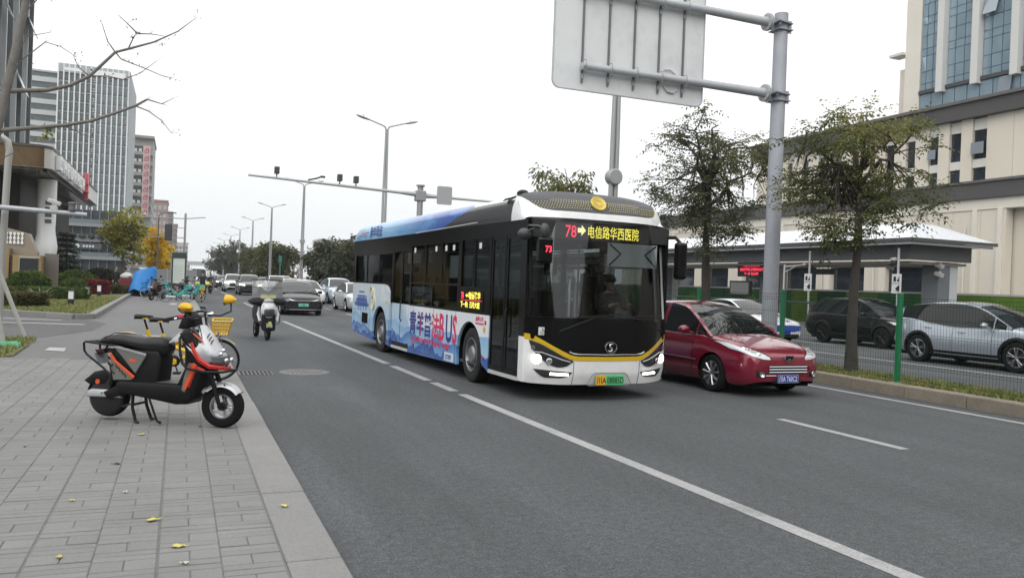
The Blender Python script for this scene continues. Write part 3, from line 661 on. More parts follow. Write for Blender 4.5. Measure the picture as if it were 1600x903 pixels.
# side display
q=MB(); q.bb(-.004,.002,1.92,2.96,1.215,1.56); sd=q.build('side_display',bus_black,bus)
up=(0,0,1); lf=(0,-1,0)
text('route_number','78',.155,led_r,frame((-.006,2.92,1.415),lf,up),sd,bold=.004,xs=.8)
q=MB(); q.prism([(2.70,1.455),(2.655,1.455),(2.655,1.43),(2.605,1.467),(2.655,1.505),(2.655,1.48),(2.70,1.48)],lambda a,c,t:(t,a,c),-.007,-.005); q.build('arrow',led_y,sd)
text('destination','电信路华',.135,led_y,frame((-.006,2.585,1.42),lf,up),sd,bold=.003,xs=1.02)
text('next_stop','下一站:  日月大道',.115,led_y,frame((-.006,2.94,1.27),lf,up),sd,bold=.003,xs=.98)
q=MB(); q.bb(-.007,-.005,1.97,2.92,1.385,1.393); q.build('divider',led_r,sd)
# printed slogan on the side
inkb=mat('print_blue',hx('#2a3486'),.4); inkr=mat('print_red',hx('#d8265a'),.4)
cur=5.84
for ch,w,m_ in (('青',.50,inkb),('羊',.47,inkb),('普',.47,inkb),('法',.46,inkr),('B',.37,inkr),('U',.37,inkb),('S',.36,inkr)):
    big=ch in 'BUS'; text('slogan_letter',ch,.70 if big else .50,m_,frame((-.003,cur,.60 if big else .645),lf,up),bus,bold=.017 if big else .012,xs=.72 if big else .95); cur-=w*.96
q=MB(); q.bb(-.004,-.0015,5.05,5.09,.66,1.06); q.build('slogan_stroke',inkr,bus)
text('slogan_line','For publicize law of Qingyang district',.155,inkr,frame((-.003,5.7,.475),lf,up),bus,bold=.003,xs=.97)
text('fleet_number','27789',.12,inkb,frame((-.005,3.62,.285),lf,up),bus,bold=.003); q=MB(); q.bb(-.003,-.001,3.2,3.68,.255,.41); q.build('number_panel',mat('panel_pale',(.6,.68,.78),.5),bus)
text('roof_slogan','青羊司法',.30,inkb,frame((-.008,9.25,2.715),lf,V((.06,0,1))),bus,bold=.004,xs=.9)
q=MB(); 
for z,a,c in ((2.83,9.4,10.2),(2.775,9.6,10.35)): q.bb(-.008,-.004,a,c,z,z+.012)
q.build('roof_stripe',inkr,bus)
text('operator_name','成都公交',.085,inkr,frame((-.003,2.22,1.06),lf,up),bus,bold=.002); q=MB(); q.bb(-.004,-.001,1.86,2.22,1.005,1.03); q.build('operator_bar',inkr,bus)
b=MB(); b.ball((-.0,1.80,1.045),(.008,.045,.04),12,7); b.build('side_marker',mat('marker_red',(.5,.02,.015),.2),bus)
b=MB(); b.disc((0,1.83,.93),.05,(-1,0,0),16,.006); b.disc((0,7.55,1.17),.045,(-1,0,0),14,.006); b.build('cap',mat('cap_yellow',(.6,.42,.05),.4),bus)
b=MB()
for y,z in ((1.83,.47),(3.55,.47),(5.55,.40)): b.ball((0,y,z),(.012,.045,.03),10,6)
b.build('side_marker',mat('marker_red',(.5,.02,.015),.2),bus)
b=MB(); b.bb(-.006,0,9.2,9.75,.6,.85); b.build('vent_grille',dark_matt,bus)
b=MB()
for y,w,z0,z1 in ((9.2,1.3,1.0,1.04),(9.3,1.1,1.12,1.15),(9.45,.8,1.24,1.28),(9.6,.5,1.34,1.38)): b.bb(-.003,-.001,y,y+w,z0,z1)
for y in (9.35,9.6,9.85,10.1): b.bb(-.003,-.001,y,y+.07,.9,1.26)
for y0,y1,z in ((9.1,10.6,1.06),(9.3,10.4,1.17)): b.prism([(y0,z),(y0+.12,z-.03),(y1-.12,z-.03),(y1,z),(y1-.2,z+.05),(y0+.2,z+.05)],lambda a,c,t:(t,a,c),-.003,-.001)
b.build('pavilion_print',mat('print_slate',hx('#4a66a8'),.4),bus)
b=MB(); a=[(-.003,8.75+.16*math.cos(t),1.12+.2*math.sin(t)*(1 if t<pi else .8)) for t in frange(1.2,6.4,20)]; b.tube(a,.025,6,flat=.15); a=[(-.003,8.85+.14*math.cos(t),1.36+.13*math.sin(t)) for t in frange(0,4.6,16)]; b.tube(a,.022,6,flat=.15); b.build('emblem_print',mat('print_gold',hx('#c8b878'),.4),bus)
# wheels
def bus_wheel(y,x,steer=0.):
    t=MB(); M=Matrix.Translation((x,y,.465))@Matrix.Rotation(steer,4,'Z')@Matrix.Rotation(-pi/2,4,'Y')
    t.lathe([(.27,-.10),(.33,-.13),(.43,-.13),(.458,-.11),(.465,-.05),(.465,.05),(.458,.11),(.43,.13),(.33,.13),(.29,.11)],40,M); w=t.build('wheel',rubber,bus,smooth=40)
    r=MB(); r.lathe([(.295,.10),(.29,.125),(.275,.125),(.265,.09),(.24,.02),(.16,.0),(.155,.10),(.12,.13),(.0001,.13)],32,M)
    for i in range(10): 
        a=2*pi*i/10; c=M@V((.2*math.cos(a),.2*math.sin(a),.03)); d=M@V((.2*math.cos(a),.2*math.sin(a),.05)); r.cyl(c,d,.016,.012,8)
    r.build('rim',mat('steel_rim',(.30,.31,.32),.42,.7,dirt='#3a3936',dirt_amt=.5,dscale=9),w,smooth=35)
    d=MB(); d.lathe([(.0001,-.02),(.28,-.02)],24,M); d.build('brake_disc',dark_matt,w)
for x in (.165,BW-.165): bus_wheel(2.47,x,rad(-3)); bus_wheel(8.14,x)
for c in (AF,AR):
    b=MB(); b.grid([[V((x,c[0]+(c[2]-.012)*math.cos(t),c[1]+(c[2]-.012)*math.sin(t))) for t in frange(-.4,pi+.4,15)] for x in (.045,.6)]); b.bb(.6,.62,c[0]-c[2],c[0]+c[2],.2,1.05); b.build('wheel_arch',dark_matt,bus)
# floor, seats, rails
b=MB(); b.bb(.06,BW-.06,.5,10.7,.30,.34); b.bb(.3,BW-.3,1.0,10.6,.18,.295); b.bb(.62,BW-.62,.6,10.7,.341,.36); b.build('floor',mat('bus_floor',(.06,.062,.065),.8),bus)
b=MB(); b.bb(.06,BW-.06,.6,10.7,2.56,2.60); b.build('ceiling',mat('bus_ceiling',(.32,.33,.33),.7),bus)
seat_m=mat('bus_seat_blue',(.03,.05,.09),.7)
sm=MB(); sm.bb(-.21,.21,-.2,.22,.38,.46); sm.bb(-.21,.21,.2,.27,.46,1.05); sm.bb(-.1,.1,-.05,.1,0,.38)
s0=None
for (x,y,z) in [(.42,3.5,.36),(.42,4.4,.36),(.42,5.3,.36),(2.08,2.6,.36),(2.08,3.6,.36),(2.08,4.5,.36),(2.08,5.5,.36),(.42,7.6,.75),(.42,8.5,.75),(.42,9.4,.75),(2.08,7.4,.75),(2.08,8.5,.75),(2.08,9.4,.75),(.95,8.5,.75),(1.5,9.4,.75)]:
    if s0 is None: o=s0=sm.build('passenger_seat',seat_m,bus,bevel=.03,loc=(x,y,z))
    else: o=s0.copy(); COL.objects.link(o); o.parent=bus; o.location=(x,y,z)
b=MB()
for x,y in [(.75,1.75),(.75,3.0),(.75,5.7),(.75,7.25),(1.75,1.9),(1.75,3.1),(1.75,5.0)]: b.cyl((x,y,.34),(x,y,2.58),.018,n=8)
for x in (.75,1.75): b.tube([(x,1.75,2.3),(x,7.2,2.3)],.016,6)
b.tube([(.95,.75,.9),(.95,.75,1.75),(.98,.78,1.82),(1.05,.8,1.82),(1.08,.8,1.75),(1.08,.8,.9)],.03,8); b.build('grab_rail',mat('rail_grey',(.35,.36,.37),.35,.5),bus,smooth=60)
b=MB(); b.bb(1.45,1.98,1.22,1.34,.9,1.92); b.bb(1.45,1.98,.85,1.34,.75,.9); b.bb(1.55,1.9,1.22,1.32,1.92,2.08); b.build('driver_seat',dark_matt,bus,bevel=.05)
b=MB(); M=Matrix.Translation((1.72,.72,1.18))@Matrix.Rotation(rad(-28),4,'X'); b.lathe([(.225,-.012),(.24,0),(.225,.012),(.212,0),(.225,-.012)],28,M); b.tube([M@V((-.21,0,0)),M@V((.21,0,0))],.015,6); b.cyl(M@V((0,0,0)),(1.72,.55,1.0),.03,n=8); b.build('steering_wheel',black_plastic,bus,smooth=60)
b=MB(); b.bb(.42,.62,.55,.6,1.85,2.12); b.tube([(.52,.56,1.86),(.52,.6,1.2)],.014,6); b.build('ticket_reader',dark_matt,bus,bevel=.02)
b=MB(); b.bb(2.25,2.37,.42,.5,1.75,2.1); b.build('cab_monitor',dark_matt,bus,bevel=.02)
b=MB(); b.bb(.42,.8,.62,.95,.9,1.62); b.build('fare_box',dark_matt,bus,bevel=.03)
# ================= cars =================
def paint(name,col,metal=.35,rough=.3,coat=.9): return mat(name,col,rough,metal,coat=coat,var=.02,scale=60)
class Car:
    def __init__(s,sp): s.p=sp; s.yf=sp['fo']; s.yr=sp['fo']+sp['wb']; s.ra=sp['r']+sp.get('gap',.045)
    def top(s,y): return herm(s.p['top'],y)
    def sho(s,y): return s.top(y)-herm(s.p.get('crown',[(0,.05),(1,.1),(9,.1)]),y)
    def hw(s,y): return herm(s.p['hw'],y)
    def zb(s,y,arch=True):
        z=herm(s.p['bot'],y)
        if arch:
            for c in (s.yf,s.yr):
                d=abs(y-c)
                if d<s.ra: z=max(z,s.p['r']+math.sqrt(max(0,s.ra**2-d*d)))
        return z
    PR=[(0,.90),(.10,.955),(.3,.99),(.5,1.0),(.72,.985),(.9,.95),(1,.915)]
    def hwz(s,y,z):
        a,b=s.zb(y,False),s.sho(y)
        if z<=b: return s.hw(y)*lin(s.p.get('prof',s.PR),(z-a)/max(b-a,1e-3))
        t=s.top(y); k=(z-b)/max(t-b,1e-3); return s.hw(y)*.915*math.sqrt(max(0,1-min(1,k)**1.2))
    def _in(s,x,y,z): return z<=s.top(y)-.0005 and z>=s.zb(y,False)-.02 and abs(x)<=s.hwz(y,z)
    def front(s,x,z,lim=1.8):
        y=0.
        while y<lim:
            if s._in(x,y,z):
                a,b=max(0,y-.02),y
                for _ in range(6):
                    m=(a+b)/2
                    if s._in(x,m,z): b=m
                    else: a=m
                return b
            y+=.02
        return lim
    def rear(s,x,z):
        y=s.p['L']
        while y>s.p['L']-1.2:
            if z<=s.top(y)-.001 and abs(x)<=s.hwz(y,z): return y
            y-=.008
        return y
    def patch(s,xs,zl,zu,off,rows=5,rear=False,mb=None,sm=True):
        mb=mb or MB(); R_=[]
        for i in range(rows+1):
            r=[]
            for x in xs:
                z=zl(x)+(zu(x)-zl(x))*i/rows
                if rear: r.append(V((x,s.rear(x,z)+off,z)))
                else:
                    y=s.front(x,z); k=abs(x)/max(.3,s.p['hw_w']); r.append(V((x+(1 if x>0 else -1)*off*1.1*k*k,y-off*.8,z+min(.9,y*3)*off*.7)))
            R_.append(r)
        return mb.grid(R_)
    def stations(s):
        L=s.p['L']; ys=set([0,.02,.05,.09,.14,.2,.28,.38,.5,L-.02,L-.06,L-.12,L-.2,L-.32,L]); y=.5
        while y<L: ys.add(round(y,3)); y+=.16
        for c in (s.yf,s.yr):
            ys={y for y in ys if abs(y-c)>s.ra+.03 or y<.01}
            for t in frange(0,pi,17): ys.add(round(c-s.ra*math.cos(t),4))
            ys.add(round(c-s.ra-.001,4)); ys.add(round(c+s.ra+.001,4))
        return sorted(y for y in ys if 0<=y<=L)
    def body(s):
        b=MB(); rows=[]
        for y in s.stations():
            a,c,t=s.zb(y),s.sho(y),s.top(y); half=[]
            for k in (0,.1,.25,.42,.58,.74,.88,.96,1): z=a+(c-a)*k; half.append((s.hwz(y,z),z))
            w=half[-1][0]
            for k in (.3,.55,.78,.93,1.): half.append((w*math.cos(k*pi/2)**.7 if k<1 else 0,c+(t-c)*math.sin(k*pi/2)))
            row=[V((-x,y,z)) for x,z in half]+[V((x,y,z)) for x,z in reversed(half[:-1])]
            rows.append(row)
        b.grid(rows); n=len(rows[0]); b.f.append(tuple(range(n))); b.mi.append(0); o=(len(rows)-1)*n; b.f.append(tuple(reversed(range(o,o+n)))); b.mi.append(0)
        return b
    def gh(s,y):  # greenhouse section: base half width, base z, rail z, roof z, roof half width
        zr=herm(s.p['roof'],y); c=s.sho(y); wb=s.hw(y)*.905; h=zr-c; H=s.p['H']-c
        k=max(0,min(1,h/H)); rw=s.p['rw']; wr=wb+(rw-wb)*k
        return wb,c-.015,c+(zr-c)*.93,zr,wr
    def cabin(s):
        r0,r1=s.p['roof'][0][0],s.p['roof'][-1][0]; yw,yk=s.p['wtop'],s.p['rtop']
        ys=sorted(set([round(r0+(yw-r0)*i/8,3) for i in range(9)]+[round(yw+(yk-yw)*i/10,3) for i in range(11)]+[round(yk+(r1-yk)*i/6,3) for i in range(7)]+[round(p+d,3) for p,w in s.p['pillars'] for d in (-w/2,w/2)]))
        sec=[]
        for y in ys:
            wb,z0,zr,zt,wr=s.gh(y); m=.12
            half=[(wb,z0),(wb+(wr-wb)*.5+.012,z0+(zr-z0)*.5),(wr+.01,zr),(wr-.05,zr+(zt-zr)*.55),(wr*.72,zt-.012*0),(wr*.4,zt+.012),(0,zt+.018)]
            sec.append([V((-x,y,z)) for x,z in half]+[V((x,y,z)) for x,z in reversed(half[:-1])])
        parts={'roof':MB(),'windscreen':MB(),'rear_window':MB(),'side_window':MB(),'side_window_b':MB()}
        n=len(sec[0])
        for i in range(len(ys)-1):
            ym=(ys[i]+ys[i+1])/2; pil=any(abs(ym-p)<w/2+1e-4 for p,w in s.p['pillars'])
            for j in range(n-1):
                e=min(j,n-2-j)
                if e<=1: key=('side_window' if j<n//2 else 'side_window_b') if not pil and ys[i]>r0+(yw-r0)*.12 and ys[i+1]<r1-(r1-yk)*s.p.get('cwin',.45) else 'roof'
                elif e==2: key='roof'
                else: key='windscreen' if ym<yw else ('rear_window' if ym>yk else 'roof')
                parts[key].add([sec[i][j],sec[i][j+1],sec[i+1][j+1],sec[i+1][j]],[(0,1,2,3)])
        return parts
def wheel(parent,x,y,r,w,spokes=5,dark=False,two=True,style=0):
    sd=-1 if x<0 else 1; M=Matrix.Translation((x,y,r))@Matrix.Rotation(sd*pi/2,4,'Y')
    t=MB(); ri=r*.68; h=w/2; t.lathe([(ri*.98,-h),(r*.9,-h),(r*.985,-h*.75),(r,-h*.4),(r,h*.4),(r*.985,h*.75),(r*.9,h),(ri,h*.96),(ri*.97,h*.8)],30,M); o=t.build('wheel',rubber_d,parent,smooth=40)
    q=MB(); q.lathe([(ri,h*.86),(ri*.93,h*.9),(ri*.9,h*.55),(ri*.86,0)],26,M)
    for i in range(spokes):
        a=2*pi*i/spokes
        for da in ((-.13,.13) if two else (0,)):
            a0,a1=a+da*.6,a+da*1.3
            p0=V((ri*.16*math.cos(a0),ri*.16*math.sin(a0),h*.72)); p1=V((ri*.93*math.cos(a1),ri*.93*math.sin(a1),h*.84)); q.tube([M@p0,M@((p0+p1)/2+V((0,0,.012))),M@p1],[ri*.1,ri*.085,ri*.1] if two else [ri*.14,ri*.12,ri*.17],6,flat=.55)
    q.lathe([(ri*.22,h*.6),(ri*.2,h*.82),(.0001,h*.86)],14,M); q.build('rim',mat('rim_dark',(.05,.05,.055),.3,.8) if dark else alloy,o,smooth=40)
    d=MB(); d.lathe([(.0001,h*.2),(ri*.92,h*.2)],20,M); d.build('brake_disc',mat('brake_dark',(.03,.03,.032),.5,.3),o)
rubber_d=mat('tyre_black',(.011,.011,.012),.85,spec=.2)
def car(name,label,group,sp,pm,loc,rz=0.,plate=None,detail=2,cat='car'):
    root=thing(name,label,cat,loc,rz,group); s=Car(sp); L=sp['L']; r=sp['r']
    s.body().build('body',pm,root,smooth=38,clean=True)
    for k,b in s.cabin().items():
        b.build(k.replace('_b',''),{'roof':sp.get('roof_m',pm)}.get(k,dark_glass),root,smooth=45,clean=True)
    tw=sp['hw_w']
    for y in (s.yf,s.yr):
        for sd in (-1,1): wheel(root,sd*(tw-sp.get('tread',.215)*.5-.012),y,r,sp.get('tread',.215),sp.get('spokes',5),sp.get('dark_rim',False),sp.get('two',True))
    b=MB(); b.bb(-tw+.27,tw-.27,.15,L-.12,.17,.52)
    for c in (s.yf,s.yr):
        for sd in (-1,1): b.grid([[V((sd*x,c-(s.ra-.002)*math.cos(t),r+(s.ra-.002)*math.sin(t))) for t in frange(-.35,pi+.35,15)] for x in (tw-.05,tw-.3)])
    b.build('underbody',dark_matt,root)
    if sp.get('clad'):
        for sd in (-1,1):
            b=MB()
            for c in (s.yf,s.yr):
                rows=[]
                for k,(dr,of) in enumerate(((-.005,.004),(.0,.016),(.06,.018),(.075,.0))):
                    rows.append([V((sd*(s.hwz(max(.02,min(L-.02,c-(s.ra+dr)*math.cos(t))),r+(s.ra+dr)*math.sin(t))+of),c-(s.ra+dr)*math.cos(t),r+(s.ra+dr)*math.sin(t))) for t in frange(-.32,pi+.32,17)])
                b.grid(rows)
            ys=frange(s.yf+s.ra,s.yr-s.ra,9); b.grid([[V((sd*(s.hwz(y,z)+o),y,z)) for y in ys] for z,o in ((s.p['bot'][1][1]-.03,-.01),(s.p['bot'][1][1],.012),(s.p['bot'][1][1]+.14,.012),(s.p['bot'][1][1]+.15,.0))])
            b.build('cladding',mat('clad_black',(.009,.009,.010),.6,spec=.25),root,smooth=50)
    # lamps, grille, plate from the spec's front drawing
    for d in sp['face']:
        nm,xs,zl,zu,off,m=d[:6]; mir=d[6] if len(d)>6 else False
        for sd in ((1,-1) if mir else (1,)):
            if mir: X=[x*sd for x in (xs if sd>0 else list(reversed(xs)))]
            else: X=xs
            f=lambda q:(lambda x:lin(q,abs(x)) if mir else lin(q,x))
            s.patch(X,f(zl),f(zu),off).build(nm,m,root,smooth=60)
    for d in sp.get('tail',[]):
        nm,xs,zl,zu,off,m,mir=d
        for sd in ((1,-1) if mir else (1,)):
            X=[x*sd for x in (xs if sd>0 else list(reversed(xs)))] if mir else xs
            f=lambda q:(lambda x:lin(q,abs(x)) if mir else lin(q,x))
            s.patch(X,f(zl),f(zu),off,rear=True).build(nm,m,root,smooth=60)
    if plate:
        colr,txt,z,tc=plate; y=s.front(0,z)-.022; b=MB(); b.bb(-.22,.22,y,y+.016,z-.07,z+.07); po=b.build('licence_plate',colr,root,bevel=.004)
        if txt:
            me=text('plate_text',txt,.118,tc,frame((0,y-.003,z-.042),(1,0,0),(0,0,1)),po,bold=.002,xs=.68,align='CENTER')
            b=MB(); 
            for x in (-.215,.213): b.bb(x,x+.003,y-.002,y,z-.065,z+.065)
            for zz in (-.065,.062): b.bb(-.213,.213,y-.002,y,z+zz,z+zz+.003)
            b.build('plate_border',tc,po)
    # mirrors, door seams, handles
    ym=sp['mirror']
    for sd in (-1,1):
        z=s.sho(ym)+.06; w=s.hw(ym)*.93; b=MB(); b.ball((sd*(w+.15),ym+.02,z+.03),(.115,.075,.075),14,9); b.tube([(sd*(w-.03),ym,z-.03),(sd*(w+.1),ym+.01,z)],.025,6); o=b.build('wing_mirror',sp.get('mirror_m',pm),root,smooth=60)
        if detail>1:
            b=MB(); b.ball((sd*(w+.15),ym+.075,z+.03),(.09,.03,.06),10,6); b.build('mirror_glass',dark_glass,o,smooth=60)
            q=MB()
            for (y,a) in sp['seams']:
                q.tube([V((sd*(s.hwz(y+a*(zz-.6),zz)+.0005),y+a*(zz-.6),zz)) for zz in frange(sp['bot'][1][1]+.06,s.sho(y)-.01,8)],.0045,4)
            q.build('door_seam',dark_matt,root)
            for y in sp['handles']:
                z=s.sho(y)-.11; h=MB(); h.tube([(sd*(s.hwz(y,z)+.004),y-.1,z),(sd*(s.hwz(y,z)+.03),y-.06,z+.003),(sd*(s.hwz(y,z)+.03),y+.06,z+.003),(sd*(s.hwz(y,z)+.004),y+.1,z)],.014,6); h.build('door_handle',sp.get('handle_m',pm),root,smooth=60)
            q=MB(); ya,yb=sp['roof'][0][0]+.05,sp['roof'][-1][0]-.1
            q.tube([V((sd*(s.hw(y)*.905+.006),y,s.sho(y)-.004)) for y in frange(ya+.25,yb-.1,12)],.008,4); q.build('window_trim',sp.get('trim_m',black_plastic),root)
    if detail>1:
        yc=sp['roof'][0][0]; b=MB()
        for x0,x1 in ((-.25,.3),(.3,.62)):
            b.tube([V((x0,yc-.02,s.top(yc)+.01)),V((x1,yc+.12,s.top(yc)+.075)),V((x1+.05,yc+.14,s.top(yc)+.085))],.009,5)
        b.build('wiper',black_plastic,root)
    return root,s
sil=mat('car_silver',(.48,.52,.56),.3,.55,coat=.9)
blk=lambda: mat('grille_black',(.01,.01,.011),.4)
P_blue=mat('plate_blue',(.012,.04,.30),.4); P_green=mat('plate_pale_green',(.16,.50,.36),.4); P_white=mat('plate_letters',(.75,.77,.8),.5)
# --- red hatchback beside the bus ---
R_=dict(L=4.21,H=1.50,wb=2.61,fo=.89,r=.315,hw_w=.87,rw=.585,tread=.205,spokes=9,two=False,
 top=[(0,.625),(.06,.71),(.18,.775),(.45,.86),(.75,.925),(1.05,.972),(1.25,1.0),(1.7,.99),(3.2,1.02),(3.9,1.03),(4.1,.95),(4.21,.62)],
 crown=[(0,.02),(.3,.055),(.8,.075),(1.3,.07),(9,.05)],
 hw=[(0,.55),(.04,.655),(.12,.745),(.25,.805),(.45,.845),(.8,.866),(1.3,.872),(3.2,.872),(3.8,.84),(4.1,.76),(4.21,.6)],
 bot=[(0,.27),(.25,.19),(.6,.18),(3.6,.18),(4.05,.25),(4.21,.38)],
 roof=[(1.02,.935),(1.3,1.10),(1.7,1.325),(2.02,1.455),(2.45,1.50),(3.1,1.475),(3.6,1.40),(3.85,1.25),(4.02,1.02)],wtop=1.98,rtop=3.62,pillars=[(1.42,.045),(2.47,.10),(3.38,.10)],
 mirror=1.52,seams=[(1.42,.0),(2.46,.0),(3.2,.25)],handles=[2.25,3.15],
 face=[('headlight',frange(.37,.80,16),[(.37,.622),(.5,.630),(.65,.668),(.76,.725),(.81,.765)],[(.37,.655),(.5,.735),(.62,.80),(.72,.845),(.81,.862)],.014,headlamp,True),
  ('grille',frange(-.40,.40,13),[(-.4,.405),(-.3,.395),(.3,.395),(.4,.405)],[(-.4,.535),(.4,.535)],.006,blk()),
  ('lower_grille',frange(-.30,.30,11),[(-.3,.225),(.3,.225)],[(-.3,.30),(.3,.30)],.006,blk()),
  ('fog_recess',frange(.46,.62,7),[(.46,.335),(.62,.345)],[(.46,.435),(.62,.43)],.006,blk(),True)])
red_m=mat('car_red',(.205,.008,.028),.2,.2,coat=1.,var=.03,scale=80)
RC,rs=car('hatchback','dark red hatchback with a blue plate beside the white bus',None,R_,red_m,(9.30,10.62,0),rad(2.0),(P_blue,'川A T60C2',.315,P_white))
b=MB()
for z in (.42,.465,.51): b.tube([V((x,rs.front(x,z)-.018,z)) for x in frange(-.40,.40,13)],.008,5)
b.build('grille_bar',chrome,RC)
for sd in (-1,1):
    b=MB(); x=sd*.545; M=Matrix.Translation((x,rs.front(x,.39)-.012,.39))@V((sd*.25,-1,0)).to_track_quat('Z','Y').to_matrix().to_4x4(); b.lathe([(.001,.0),(.03,.005),(.036,.012),(.046,.016),(.05,.004),(.046,-.01)],20,M); b.build('fog_light',chrome,RC,smooth=40)
    b=MB(); 
    for (x,z,r_) in ((.70,.765,.044),(.57,.695,.038)):
        M=Matrix.Translation((sd*x,rs.front(sd*x,z)-.013,z))@V((sd*.4,-1,.25)).to_track_quat('Z','Y').to_matrix().to_4x4(); b.lathe([(.001,.012),(r_*.6,.008),(r_,.0),(r_*.95,-.004)],18,M)
    b.build('lamp_reflector',mat('reflector',(.8,.82,.84),.1,.9),RC,smooth=40)
b=MB(); y=rs.front(0,.62)-.016; b.prism([(-.09,0.693),(.09,0.693),(.084,0.618),(.0,0.573),(-.084,0.618)],lambda a,c,t:(a,y+t+(.63-c)*.35,c),-.012,.02); e_=b.build('emblem_shield',chrome,RC,bevel=.004)
b=MB(); b.prism([(-.072,0.682),(.072,0.682),(.068,0.622),(.0,0.585),(-.068,0.622)],lambda a,c,t:(a,y+t+(.62-c)*.35,c),-.0155,-.0125); b.build('emblem_field',mat('emblem_black',(.015,.015,.016),.3),e_)
b=MB(); b.prism([(-.03,.643),(-.012,.648),(.004,.64),(.02,.646),(.032,.64),(.022,.634),(.034,.625),(.018,.622),(.026,.606),(.012,.604),(.01,.615),(.0,.604),(-.012,.593),(-.02,.598),(-.008,.612),(-.018,.62),(-.03,.612),(-.036,.62),(-.02,.632),(-.036,.634)],lambda a,c,t:(a,y+t+(.62-c)*.35,c),-.021,-.0165); b.build('emblem_lion',chrome,e_)
b=MB()
for sd in (-1,1): b.tube([V((sd*(rs.hwz(yy,.50)+.004),yy,.50+.01*yy)) for yy in frange(1.3,3.2,10)],.014,5,flat=.6)
b.build('rub_strip',mat('strip_silver',(.4,.35,.36),.3,.6),RC)
b=MB(); b.tube([V((x,rs.front(x,.36)-.01,.365)) for x in frange(-.46,-.24,5)],.006,5); b.build('side_marker',chrome,RC)
b=MB()
for sd in (-1,1):
    pts=[]
    for x,z in ((.36,.662),(.5,.743),(.62,.808),(.72,.853),(.81,.870)): yy=rs.front(sd*x,z); pts.append(V((sd*(x+.012),yy-.012,z+.012)))
    for y in (.75,.95,1.12): pts.append(V((sd*(rs.hwz(y,rs.sho(y)+.004)+.003),y,rs.sho(y)+.012)))
    b.tube(pts,.004,4)
b.tube([V((x,rs.front(x,.655)-.006,.659)) for x in frange(-.36,.36,13)],.004,4); b.build('bonnet_seam',dark_matt,RC)
b=MB()
for sd in (-1,1): b.tube([V((sd*(rs.hwz(y,z)+.002),y,z)) for y,z in ((.16,.59),(.3,.585),(.45,.575),(.56,.56))],.004,4)
b.build('bumper_seam',dark_matt,RC,kind='stuff')
for sd in (-1,1):
    b=MB(); b.grid([[V((x,rs.front(x,z)-.018,z)) for x in ([.44,.55,.68] if sd>0 else [-.68,-.55,-.44])] for z in (.445,.475,.50,.515)]); b.build('bumper_pad',red_m,RC,smooth=60)
# --- generic saloon and SUV specs ---
def sedan(**k):
    d=dict(L=4.85,H=1.47,wb=2.87,fo=.9,r=.335,hw_w=.93,rw=.60,spokes=5,
     top=[(0,.66),(.06,.72),(.25,.80),(.7,.89),(1.3,.98),(1.5,1.0),(3.6,1.03),(4.5,1.06),(4.75,1.02),(4.85,.75)],
     hw=[(0,.66),(.05,.74),(.15,.82),(.35,.88),(.8,.925),(3.8,.925),(4.5,.87),(4.75,.80),(4.85,.66)],
     bot=[(0,.26),(.3,.17),(.6,.17),(4.2,.17),(4.7,.27),(4.85,.4)],
     roof=[(1.2,.97),(1.5,1.12),(1.95,1.33),(2.3,1.44),(2.7,1.47),(3.3,1.43),(3.9,1.25),(4.25,1.05)],wtop=2.2,rtop=3.45,pillars=[(1.6,.035)],
     mirror=1.72,seams=[(1.62,0),(2.7,0),(3.55,.2)],handles=[2.45,3.4],
     face=[('headlight',frange(.50,.86,10),[(.5,.645),(.86,.69)],[(.5,.70),(.86,.785)],.01,headlamp,True),('grille',frange(-.46,.46,9),[(-.46,.42),(.46,.42)],[(-.46,.64),(.46,.64)],.006,blk()),('lower_grille',frange(-.6,.6,9),[(-.6,.24),(.6,.24)],[(-.6,.34),(.6,.34)],.006,blk())],
     tail=[('tail_light',frange(.45,.82,6),[(.45,.80),(.82,.78)],[(.45,.90),(.82,.92)],.01,tail_red,True)])
    d.update(k); return d
def suv(**k):
    d=dict(L=4.7,H=1.68,wb=2.72,fo=.92,r=.37,hw_w=.945,rw=.64,spokes=5,clad=True,tread=.235,
     top=[(0,.82),(.05,.90),(.25,.98),(.7,1.06),(1.2,1.12),(1.4,1.13),(3.8,1.17),(4.45,1.17),(4.62,1.1),(4.7,.7)],
     hw=[(0,.70),(.05,.78),(.15,.85),(.35,.90),(.8,.935),(3.8,.935),(4.4,.89),(4.6,.82),(4.7,.7)],
     bot=[(0,.34),(.3,.23),(.6,.22),(4.0,.22),(4.5,.32),(4.7,.48)],
     roof=[(1.15,1.10),(1.45,1.27),(1.85,1.50),(2.2,1.63),(2.6,1.68),(3.4,1.66),(4.1,1.58),(4.35,1.40),(4.55,1.16)],wtop=2.1,rtop=4.08,pillars=[(1.55,.035)],cwin=.8,
     mirror=1.62,seams=[(1.55,0),(2.62,0),(3.5,.25)],handles=[2.4,3.35],
     face=[('headlight',frange(.50,.88,10),[(.5,.79),(.88,.82)],[(.5,.87),(.88,.92)],.01,headlamp,True),('grille',frange(-.47,.47,9),[(-.47,.52),(.47,.52)],[(-.47,.83),(.47,.83)],.006,blk()),('lower_grille',frange(-.62,.62,9),[(-.62,.32),(.62,.32)],[(-.62,.42),(.62,.42)],.006,blk())],
     tail=[('tail_light',frange(.40,.86,8),[(.40,.97),(.86,.86)],[(.40,1.03),(.86,1.05)],.01,tail_red,True)])
    d.update(k); return d
Q='cars queueing in the lanes behind the bus'
